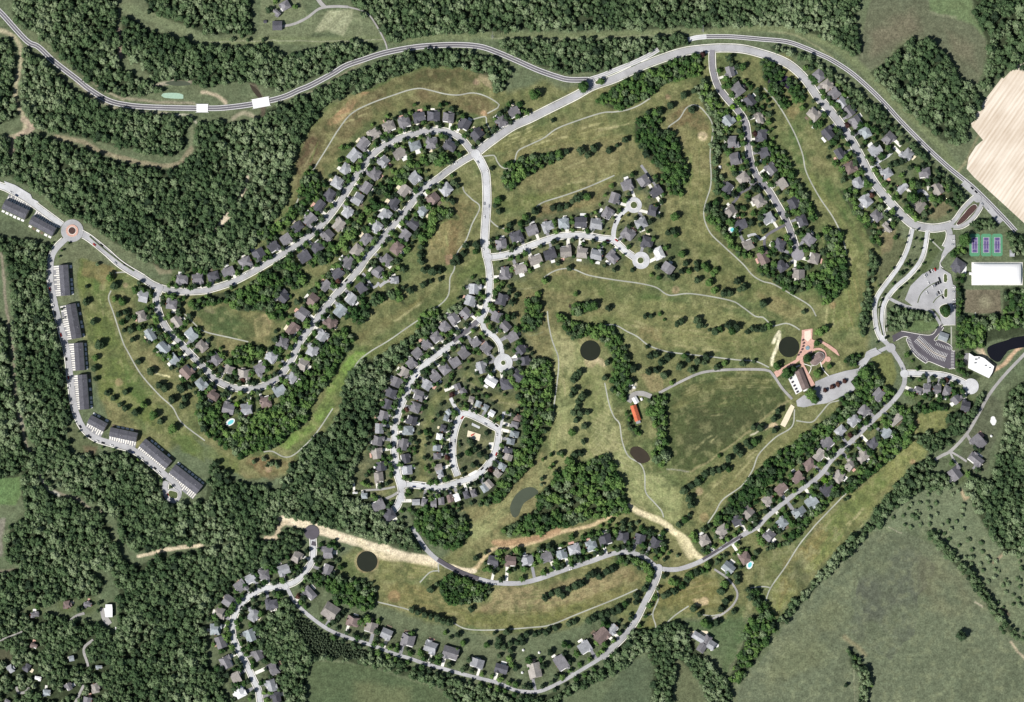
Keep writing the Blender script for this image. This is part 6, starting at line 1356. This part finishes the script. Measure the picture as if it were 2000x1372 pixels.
F_BR = foliage("leaves_bright", (80, 118, 40), (102, 142, 50), (126, 160, 66))

tr = random.Random(3)
def crown_mesh(name, m, seed, nl=9, leaves=420, conifer=False, low=False):
    """unit crown: radius 1, from z .35 to ~1.9; leaf clumps on overlapping lobes"""
    rr = random.Random(seed); q = MB(); lobes = []
    if conifer:
        for k in range(7):
            zz = .3+k*.3; r_ = 1.0*(1-k/7.5); lobes.append((0, 0, zz, r_*.95, .35))
    else:
        lobes.append((0, 0, 1.05, .62, .60))
        for k in range(nl):
            a = 2*math.pi*k/nl+rr.uniform(-.35, .35); d = rr.uniform(.38, .66); lobes.append((d*math.cos(a), d*math.sin(a), rr.uniform(.62, 1.15), rr.uniform(.30, .46), rr.uniform(.30, .46)))
        for k in range(4 if not low else 2):
            a = rr.uniform(0, 6.28); d = rr.uniform(.1, .38); lobes.append((d*math.cos(a), d*math.sin(a), rr.uniform(1.3, 1.6), rr.uniform(.28, .4), rr.uniform(.26, .38)))
    # opaque heart of every lobe: small lumpy sphere
    for (cx, cy, cz, ra, rz) in lobes:
        nu, nv = (7, 4) if not low else (6, 3); vs = []
        for i in range(1, nv):
            th = math.pi*i/nv
            for j in range(nu):
                ph = 2*math.pi*j/nu+i*.4; k = rr.uniform(.72, .92); vs.append((cx+ra*k*math.sin(th)*math.cos(ph), cy+ra*k*math.sin(th)*math.sin(ph), cz+rz*k*math.cos(th)))
        top = len(vs); vs.append((cx, cy, cz+rz*.85)); vs.append((cx, cy, cz-rz*.85)); fs = [(j, (j+1) % nu, top)[::1] for j in range(nu)]
        fs += [(i*nu+j, (i+1)*nu+j, (i+1)*nu+(j+1) % nu, i*nu+(j+1) % nu) for i in range(nv-2) for j in range(nu)]
        fs += [((nv-2)*nu+j, top+1, (nv-2)*nu+(j+1) % nu) for j in range(nu)]
        q.add(vs, fs, 0)
    tot = sum(l[3] for l in lobes)
    for (cx, cy, cz, ra, rz) in lobes:
        for _ in range(int(leaves*ra/tot)):
            u = rr.uniform(-.35, 1); ph = rr.uniform(0, 6.283); s_ = math.sqrt(1-u*u) if abs(u) < 1 else 0
            nv_ = Vector((s_*math.cos(ph), s_*math.sin(ph), u)); k = rr.uniform(.86, 1.16)
            p = Vector((cx+ra*k*nv_.x, cy+ra*k*nv_.y, cz+rz*k*nv_.z))
            nn = (nv_+Vector((rr.uniform(-.7, .7), rr.uniform(-.7, .7), rr.uniform(-.3, .8)))).normalized(); t1 = nn.orthogonal().normalized(); t1.rotate(__import__('mathutils').Quaternion(nn, rr.uniform(0, 6.28))); t2 = nn.cross(t1)
            s1 = rr.uniform(.06, .125)*(1.0 if not low else 1.45); s2 = s1*rr.uniform(.6, 1.0)
            q.add([p-t1*s1, p-t2*s2+nn*.02, p+t1*s1, p+t2*s2+nn*.02], [(0, 1, 2, 3)], 0)
    me = bpy.data.meshes.new(name); me.from_pydata(q.v, [], q.f); me.materials.append(m); me.update(); return me
def trunk_mesh(name, h=1.0, r=.07):
    q = MB(); n = 7; prev = None
    for z0, z1, a, b in [(0, .12, r*1.5, r), (.12, h, r, r*.55)]: q.cyl(0, 0, a, z0, z1, n, r1=b)
    for k in range(4):
        a = k*1.6+.3; p0 = Vector((0, 0, h*.6)); p1 = Vector((.42*math.cos(a), .42*math.sin(a), h*1.0)); s = Vector((-math.sin(a), math.cos(a), 0))*r*.35; u = Vector((0, 0, r*.35))
        q.add([p0-s, p0+u, p0+s, p0-u, p1-s*.4, p1+u*.4, p1+s*.4, p1-u*.4], [(0,1,5,4),(1,2,6,5),(2,3,7,6),(3,0,4,7)])
    me = bpy.data.meshes.new(name); me.from_pydata(q.v, [], q.f); me.materials.append(M_trunk); me.update(); return me
TRUNK = trunk_mesh("trunk")
def variants(tagname, m, n, leaves, conifer=False): return [crown_mesh("crown", m, hash_i(tagname)+i*7, 7+i % 4, leaves, conifer) for i in range(n)]
def hash_i(s): return sum(ord(c)*(i+3) for i, c in enumerate(s))
V_IN = variants('in', F_IN, 4, 420); V_OUT = variants('out', F_OUT, 5, 420); V_DK = variants('dk', F_DK, 4, 420); V_RED = variants('red', F_RED, 2, 300); V_PINE = variants('pine', F_PINE, 2, 300, True); V_BR = variants('br', F_BR, 2, 320)

def tree(x, y, r, crown, label, group, sq=1.0):
    root = empty("tree", (X((x,)), (CY-y)*S, 0), tr.uniform(0, 6.28)); tag(root, label, "tree", group); s = r*S*1.05
    for me, nm in ((TRUNK, "trunk"), (crown, "crown")):
        o = bpy.data.objects.new(nm, me); COL.objects.link(o); o.parent = root; o.scale = (s, s*tr.uniform(.9, 1.1), s*1.15*sq)
TM = []
for desc, s in TREES:
    lst = sorted([tuple(float(v) for v in t.split(',')) for t in s.split()])
    for i, (x, y, r) in enumerate(lst):
        dk = tr.random() < .75
        tree(x, y, r*tr.uniform(.94, 1.1), tr.choice(V_DK if dk else V_IN), f"{'dark green' if dk else 'green'} tree, {ordinal(i+1)} from the west, {desc}", "trees "+desc)
        TM.append((x, y, r))
for i, (x, y) in enumerate([(1611,763),(1625,756),(1636,751),(1649,745)]):
    tree(x, y, 5.5, V_RED[i % 2], f"copper leaved tree in the club car park row, {ordinal(i+1)} from the west", "copper trees of the club car park"); TM.append((x, y, 5))
for x, y, w in [(475,741,"inside the southwest loop street"), (661,549,"on the diagonal street bend"), (583,1165,"beside the fork of the southwest street"), (1660,850,"on the southeast street verge"), (958,917,"beside the green ring road's southeast bend"), (1848,742,"on the short eastern court"), (1655,245,"by the eastern boulevard houses"), (874,894,"west of the green ring road"), (883,771,"at the north tip of the green ring road"), (1702,382,"south of the eastern boulevard houses"), (1474,262,"beside the north-east cul-de-sac street"),(1372,107,"in the wood by the boulevard junction"), (795,800,"on the central street")]:
    tree(x, y, 6.5, V_RED[int(x) % 2], "copper red tree "+w, "copper trees in the streets"); TM.append((x, y, 6))
for x, y, r, w in [(1430,210,7,"on the kerb of the north-east cul-de-sac street"), (1443,231,7,"just below its neighbour on the north-east street kerb"), (464,789,7,"on the southwest loop verge"), (1610,938,8,"by the southeast street gardens")]:
    tree(x, y, r, V_BR[0], "bright lime green tree "+w, "bright green trees"); TM.append((x, y, r))
for x, y, r, w in [(1139,170,12,"on the island west of the boulevard junction"), (1174,160,7,"on the small island east of the boulevard junction"), (1045,187,13,"north of the boulevard near the first two houses"), (1882,470,13,"touching the westernmost tennis court"), (1845,607,12,"on the island of the fan shaped car park"), (1152,600,9,"beside the small stream by the central pond"), (1160,597,10,"largest of the clump north of the central round pond"), (1577,700,10,"between the round pond and the oval pavilion"), (1595,729,9,"south of the oval pavilion"),(1595,670,7,"on the plaza edge north of the oval pavilion"),
                   (1620,716,6,"east of the oval pavilion"), (1536,728,12,"west of the clubhouse terrace"), (1548,722,9,"at the northwest corner of the clubhouse"), (1582,770,12,"at the south end of the clubhouse"), (1590,780,10,"south of the clubhouse on the drive"), (1517,715,9,"at the west end of the pink path"), (1600,650,9,"north of the pink plaza"), (1612,642,8,"northeast of the pink plaza"),
                   (1780,385,14,"behind the eastern lane houses"), (1772,410,12,"in the eastern boulevard garden"), (1820,388,9,"beside the eastern lane mansion"), (1688,730,14,"largest in the clump north of the club car park drive")]:
    tree(x, y, r, V_IN[int(x) % 4], "broad green tree "+w, "large specimen trees"); TM.append((x, y, r))

# woods and garden trees too many to count: scattered over real trees of the same kinds
TREEM = np.zeros((RH, RW), bool)
for x, y, r in TM: mask_stroke(TREEM, [(x, y), (x+.1, y)], r+2)
BUILD = np.zeros((RH, RW), bool)
for desc, end, rd, row in HOUSES:
    for h in row: mask_stroke(BUILD, [(h[0], h[1]), (h[0]+.1, h[1])], max(h[3] or 0, h[4] or 0, 18)*.5)
for cx, cy, L, D, a, sgn in TOWN:
    dx, dy = math.cos(R(a))*L/2, math.sin(R(a))*L/2; mask_stroke(BUILD, [(cx-dx, cy-dy), (cx+dx, cy+dy)], D/2+6)
for b in [[(1888,505),(2005,505),(2005,562),(1888,562)], [(1885,685),(1945,710),(1935,742),(1885,725)], [(1890,455),(1962,455),(1962,505),(1890,505)], [(1858,505),(1885,505),(1885,532),(1858,532)], [(200,1178),(224,1178),(224,1222),(200,1222)], [(1350,1225),(1405,1235),(1395,1280),(1360,1275)],
          [(1228,775),(1250,775),(1256,830),(1240,832)], [(1884,564),(1956,564),(1956,614),(1884,614)], [(1830,650),(1858,650),(1858,672),(1830,672)], [(1925,650),(2000,640),(2000,690),(1950,715),(1925,700)],
          [(445,818),(462,818),(462,834),(445,834)], [(1456,1094),(1474,1094),(1474,1114),(1456,1114)], [(530,35),(560,35),(560,66),(530,66)], [(376,200),(415,200),(415,224),(376,224)], [(486,188),(535,186),(535,214),(486,214)]]: mask_poly(BUILD, b)
CLEAR = np.zeros((RH, RW), bool)
for p, w, c, so, a in TRAILS[:20]:
    if w >= 3.5 and c != (0, 0, 0): mask_stroke(CLEAR, catmull(extend_ends(p), 8), w/2+1.0)
for x, y, r in [(1153,685,24), (1541,678,24), (717,1097,26)]: mask_stroke(CLEAR, [(x, y), (x+.1, y)], r)
PINES = [(562,1186),(600,1212),(660,1252),(722,1277),(695,1287),(612,1281),(588,1245)]
mask_poly(CLEAR, PINES)
for l_ in ([(1128,1012),(1160,986),(1196,992)], [(1068,948),(1095,966),(1122,950)], [(1048,1006),(1090,990),(1105,1000)], [(1150,930),(1165,950)], [(20,1060),(60,1040),(90,1060)], [(300,420),(330,440)], [(120,320),(150,335),(190,330)], [(1450,20),(1480,30)], [(900,20),(930,35)]): mask_stroke(CLEAR, l_, 4.5)
for x, y in [(22,1306),(54,1304),(75,1325),(92,1353),(140,1286),(194,1303),(187,1344),(172,1181),(132,1181),(69,1201),(67,1261),(135,1341),(212,1194)]: mask_stroke(CLEAR, [(x, y), (x+5, y+4)], 15)
mask_stroke(CLEAR, [(150,1290),(165,1262),(180,1245)], 6); mask_poly(CLEAR, [(0,1265),(24,1268),(26,1292),(0,1305)]); mask_stroke(CLEAR, [(90,1190),(140,1195),(160,1215)], 7); mask_stroke(CLEAR, [(30,1350),(100,1345)], 6)
def dilate(M, k):
    O = M.copy()
    for dy in range(-k, k+1, 1):
        for dx in range(-k, k+1, 1):
            if dx*dx+dy*dy <= k*k: O |= np.roll(np.roll(M, dy, 0), dx, 1)
    return O
ROAD_D = dilate(ROADM, 3); BUILD_D = dilate(BUILD, 2); PATH_D = dilate(PATHM, 2); BUILD_W = dilate(BUILD, 6); ROAD_D2 = dilate(ROADM, 6)
pr = random.Random(77)
P_OUT, P_IN, P_YARD, P_SHRUB = [], [], [], []
def hexfill(poly, sp, out, rlo, rhi, jit=.42, drop=0.0, block=(ROAD_D, BUILD_D, CLEAR)):
    poly = extp(poly); xs = [p[0] for p in poly]; ys = [p[1] for p in poly]; row = 0; y = min(ys)
    cand = []
    while y <= max(ys):
        x = min(xs)+(sp/2 if row % 2 else 0)
        while x <= max(xs):
            cand.append((x+pr.uniform(-jit, jit)*sp, y+pr.uniform(-jit, jit)*sp)); x += sp
        y += sp*.86; row += 1
    if not cand: return
    A = np.array(cand); ins = pip(A[:, 0], A[:, 1], poly)
    for (x, y), k in zip(cand, ins):
        if not k or pr.random() < drop*(.2 if (math.sin(x*.05+1.3*math.sin(y*.031))*math.sin(y*.043+x*.017)) < .1 else 2.6) or not (-70 < x < 2070 and -70 < y < 1442): continue
        if any(mget(b, x, y) for b in block): continue
        out.append((x, y, pr.triangular(rlo, rhi, (rlo+rhi)/2)))
BIGM = np.zeros((RH, RW), bool)
for tone, sp, poly in WOODS:
    L_ = P_OUT if tone == 'o' else P_IN; n0 = len(L_)
    hexfill(poly, sp*2.1, L_, sp*.95, sp*1.35, drop=.35, block=(ROAD_D2, BUILD_W, CLEAR))
    for x, y, r in L_[n0:]: mask_stroke(BIGM, [(x, y), (x+.1, y)], r*.72)
for tone, sp, poly in WOODS: hexfill(poly, sp*.85, P_OUT if tone == 'o' else P_IN, sp*.42, sp*.95, drop=.06, block=(ROAD_D, BUILD_W, CLEAR, BIGM))
for sp, poly in SCRUB: hexfill(poly, sp, P_SHRUB if poly[0][0] > 1690 and poly[0][1] > 800 else P_IN if poly[0][0] > 900 else P_OUT, 3.5, 7.5, drop=.25)
hexfill([(1500,820),(1700,690),(1770,745),(1800,800),(1700,900),(1600,1000),(1500,1070),(1380,1110),(1360,1060)], 15, P_IN, 5, 8.5, drop=.45, block=(ROAD_D, BUILD_D, PATH_D, TREEM)) if False else None
placed = [(x, y) for x, y, r in TM]
cell = {}
def near_ok(x, y, d):
    k = (int(x//12), int(y//12))
    for i in (-1, 0, 1):
        for j in (-1, 0, 1):
            for (a, b) in cell.get((k[0]+i, k[1]+j), ()):
                if (a-x)**2+(b-y)**2 < d*d: return False
    cell.setdefault(k, []).append((x, y)); return True
for p in placed: near_ok(*p, 0)
P_PINE = []
hexfill(PINES, 4.4, P_PINE, 3.0, 3.8, drop=0, block=(ROAD_D2, BUILD_W))
dens = {'southeast': 14, 'north-east': 13, 'blvd': 10, 'loop': 11, 'crescent': 7, 'central': 8, 'green': 5, 'middle': 4, 'southcourt': 8, 'eastcourt': 5, 'south': 4, 'southwest': 11, 'farm': 3, 'none': 5, 'x': 4}
for desc, end, rd, row in HOUSES:      # a kerbside tree between every two neighbours
    if rd in ('none', 'farm', 'x'): continue
    for i in range(len(row)-1):
        a, b = row[i], row[i+1]
        if math.hypot(a[0]-b[0], a[1]-b[1]) > 42: continue
        mx, my = (a[0]+b[0])/2, (a[1]+b[1])/2; nr = near_road(mx, my)
        if not nr or nr[0] > 45: continue
        wd = ROADS[nr[1]][1]/2; t = max(0, (nr[0]-wd-3.5)/nr[0]); x = mx+(nr[2][0]-mx)*t+pr.uniform(-2, 2); y = my+(nr[2][1]-my)*t+pr.uniform(-2, 2)
        if mget(ROADM, x, y): continue
        if pr.random() < .88 and near_ok(x, y, 6): P_YARD.append((x, y, pr.uniform(5.8, 8.2) if rd != 'green' else pr.uniform(3.5, 5.5)))
for k, (kind, w, sw, pts, nm) in enumerate(ROADS):     # street trees
    if nm not in ('crescent', 'loop', 'central', 'green', 'southeast', 'blvd', 'north-east', 'south', 'middle', 'southwest', 'avenue', 'west'): continue
    c = catmull(extend_ends(pts), 15)
    for s in (-1, 1):
        for p, q in zip(c, offset_line(c, s*(w/2+6))):
            x, y = q[0]+pr.uniform(-2, 2), q[1]+pr.uniform(-2, 2)
            nh = min(math.hypot(x-h[0], y-h[1]) for h in HP)
            if nh > 31 and nm not in ('avenue', 'west', 'south'): continue
            if mget(ROADM, x, y) or mget(BUILD, x, y) or mget(WOODM, x, y) or pr.random() < .07: continue
            if near_ok(x, y, 8): P_YARD.append((x, y, pr.uniform(5.2, 8.0) if nm not in ('west', 'middle', 'avenue') else pr.uniform(2.0, 4.0)))
for desc, end, rd, row in HOUSES:
    for h in row:
        for _ in range(dens[rd]):
            a = pr.uniform(0, 6.28); d = pr.uniform(13, 27); x, y = h[0]+d*math.cos(a), h[1]+d*math.sin(a)
            r = pr.uniform(4.5, 9.5) if rd not in ('green', 'middle', 'crescent', 'central') else pr.uniform(4, 7.5)
            if mget(ROAD_D, x, y) or mget(BUILD, x, y) or mget(PATH_D, x, y) or mget(WOODM, x, y) or mget(CLEAR, x, y): continue
            if near_ok(x, y, 8): P_YARD.append((x, y, r))
print("TREES", len(TM), len(P_OUT), len(P_IN), len(P_YARD), len(P_SHRUB))

def mass(name, pts, crowns, label, cat, tall=1.15):
    """one object for a whole wood: every tree's crown laid out as real faces"""
    protos = []
    for me in crowns:
        v = np.empty(len(me.vertices)*3, np.float32); me.vertices.foreach_get("co", v)
        lv = np.empty(len(me.loops), np.int32); me.loops.foreach_get("vertex_index", lv)
        lt = np.empty(len(me.polygons), np.int32); me.polygons.foreach_get("loop_total", lt)
        protos.append((v.reshape(-1, 3), lv, lt, me.materials[0]))
    mats = []; V = []; LV = []; LT = []; RN = []; MI = []; nv = 0
    for k, (v, lv, lt, m) in enumerate(protos):
        sel = [p for i, p in enumerate(pts) if i % len(protos) == k]
        if not sel: continue
        if m not in mats: mats.append(m)
        n = len(sel); rs = np.random.RandomState(k+len(pts))
        P = np.array(sel); r = P[:, 2]*S; rz = rs.rand(n)*6.283; tx = (rs.rand(n)-.5)*.24
        sx = r*(.9+.2*rs.rand(n)); sy = r*(.9+.2*rs.rand(n)); sz = (.5*r+.5*r.mean())*tall*(.85+.4*rs.rand(n))
        q = v[None]*np.stack([sx, sy, sz], 1)[:, None, :]
        q[..., 0] += q[..., 2]*tx[:, None]
        c, s_ = np.cos(rz)[:, None], np.sin(rz)[:, None]
        W = np.stack([q[..., 0]*c-q[..., 1]*s_+((P[:, 0]-CX)*S)[:, None], q[..., 0]*s_+q[..., 1]*c+((CY-P[:, 1])*S)[:, None], q[..., 2]], -1)
        V.append(W.reshape(-1, 3).astype(np.float32)); LV.append((lv[None]+(np.arange(n)*len(v))[:, None]+nv).ravel().astype(np.int32)); LT.append(np.tile(lt, n))
        RN.append(np.repeat(rs.rand(n), len(v)).astype(np.float32)); MI.append(np.full(n*len(lt), mats.index(m), np.int32)); nv += n*len(v)
    V = np.concatenate(V); LV = np.concatenate(LV); LT = np.concatenate(LT); RN = np.concatenate(RN); MI = np.concatenate(MI)
    me = bpy.data.meshes.new(name); me.vertices.add(len(V)); me.vertices.foreach_set("co", V.ravel()); me.loops.add(len(LV)); me.loops.foreach_set("vertex_index", LV)
    me.polygons.add(len(LT)); me.polygons.foreach_set("loop_start", np.concatenate([[0], np.cumsum(LT)[:-1]]).astype(np.int32))
    for m in mats: me.materials.append(m)
    me.polygons.foreach_set("material_index", MI); me.update(calc_edges=True)
    at = me.attributes.new("rnd", 'FLOAT', 'POINT'); at.data.foreach_set("value", RN)
    o = bpy.data.objects.new(name, me); COL.objects.link(o); tag(o, label, cat, None, "stuff"); print(name, len(pts), len(LT)); return o
def lows(tg, m, n, lv=120): return [crown_mesh("crown", m, hash_i(tg)+i*13, 5+i % 3, lv, False, True) for i in range(n)]
L_OUT = lows('lo', F_OUT, 7); L_IN = lows('li', F_IN, 6); L_DK = lows('ld', F_DK, 4)
mass("woodland", P_OUT, L_OUT+[L_DK[0]], "dense grey-green woodland surrounding the housing estate", "woodland")
mass("conifer_plantation", P_PINE, [crown_mesh('crown', F_PINE, 5, 7, 90, True, True), crown_mesh('crown', F_PINE, 9, 7, 90, True, True)], "dark fine-textured conifer plantation between the southwest street and shaded lane", "plantation")
mass("thicket", P_IN, L_IN+[L_DK[1], L_OUT[0], L_OUT[1]], "bright green tree belts and groves between the fairways", "woodland")
mass("garden_trees", P_YARD, L_IN[:4]+L_DK+[L_IN[4]], "small trees and shrubs in gardens and along the streets", "garden trees")
mass("scrub", P_SHRUB, L_OUT, "scattered shrubs on the rough eastern meadow", "scrub", tall=.7)
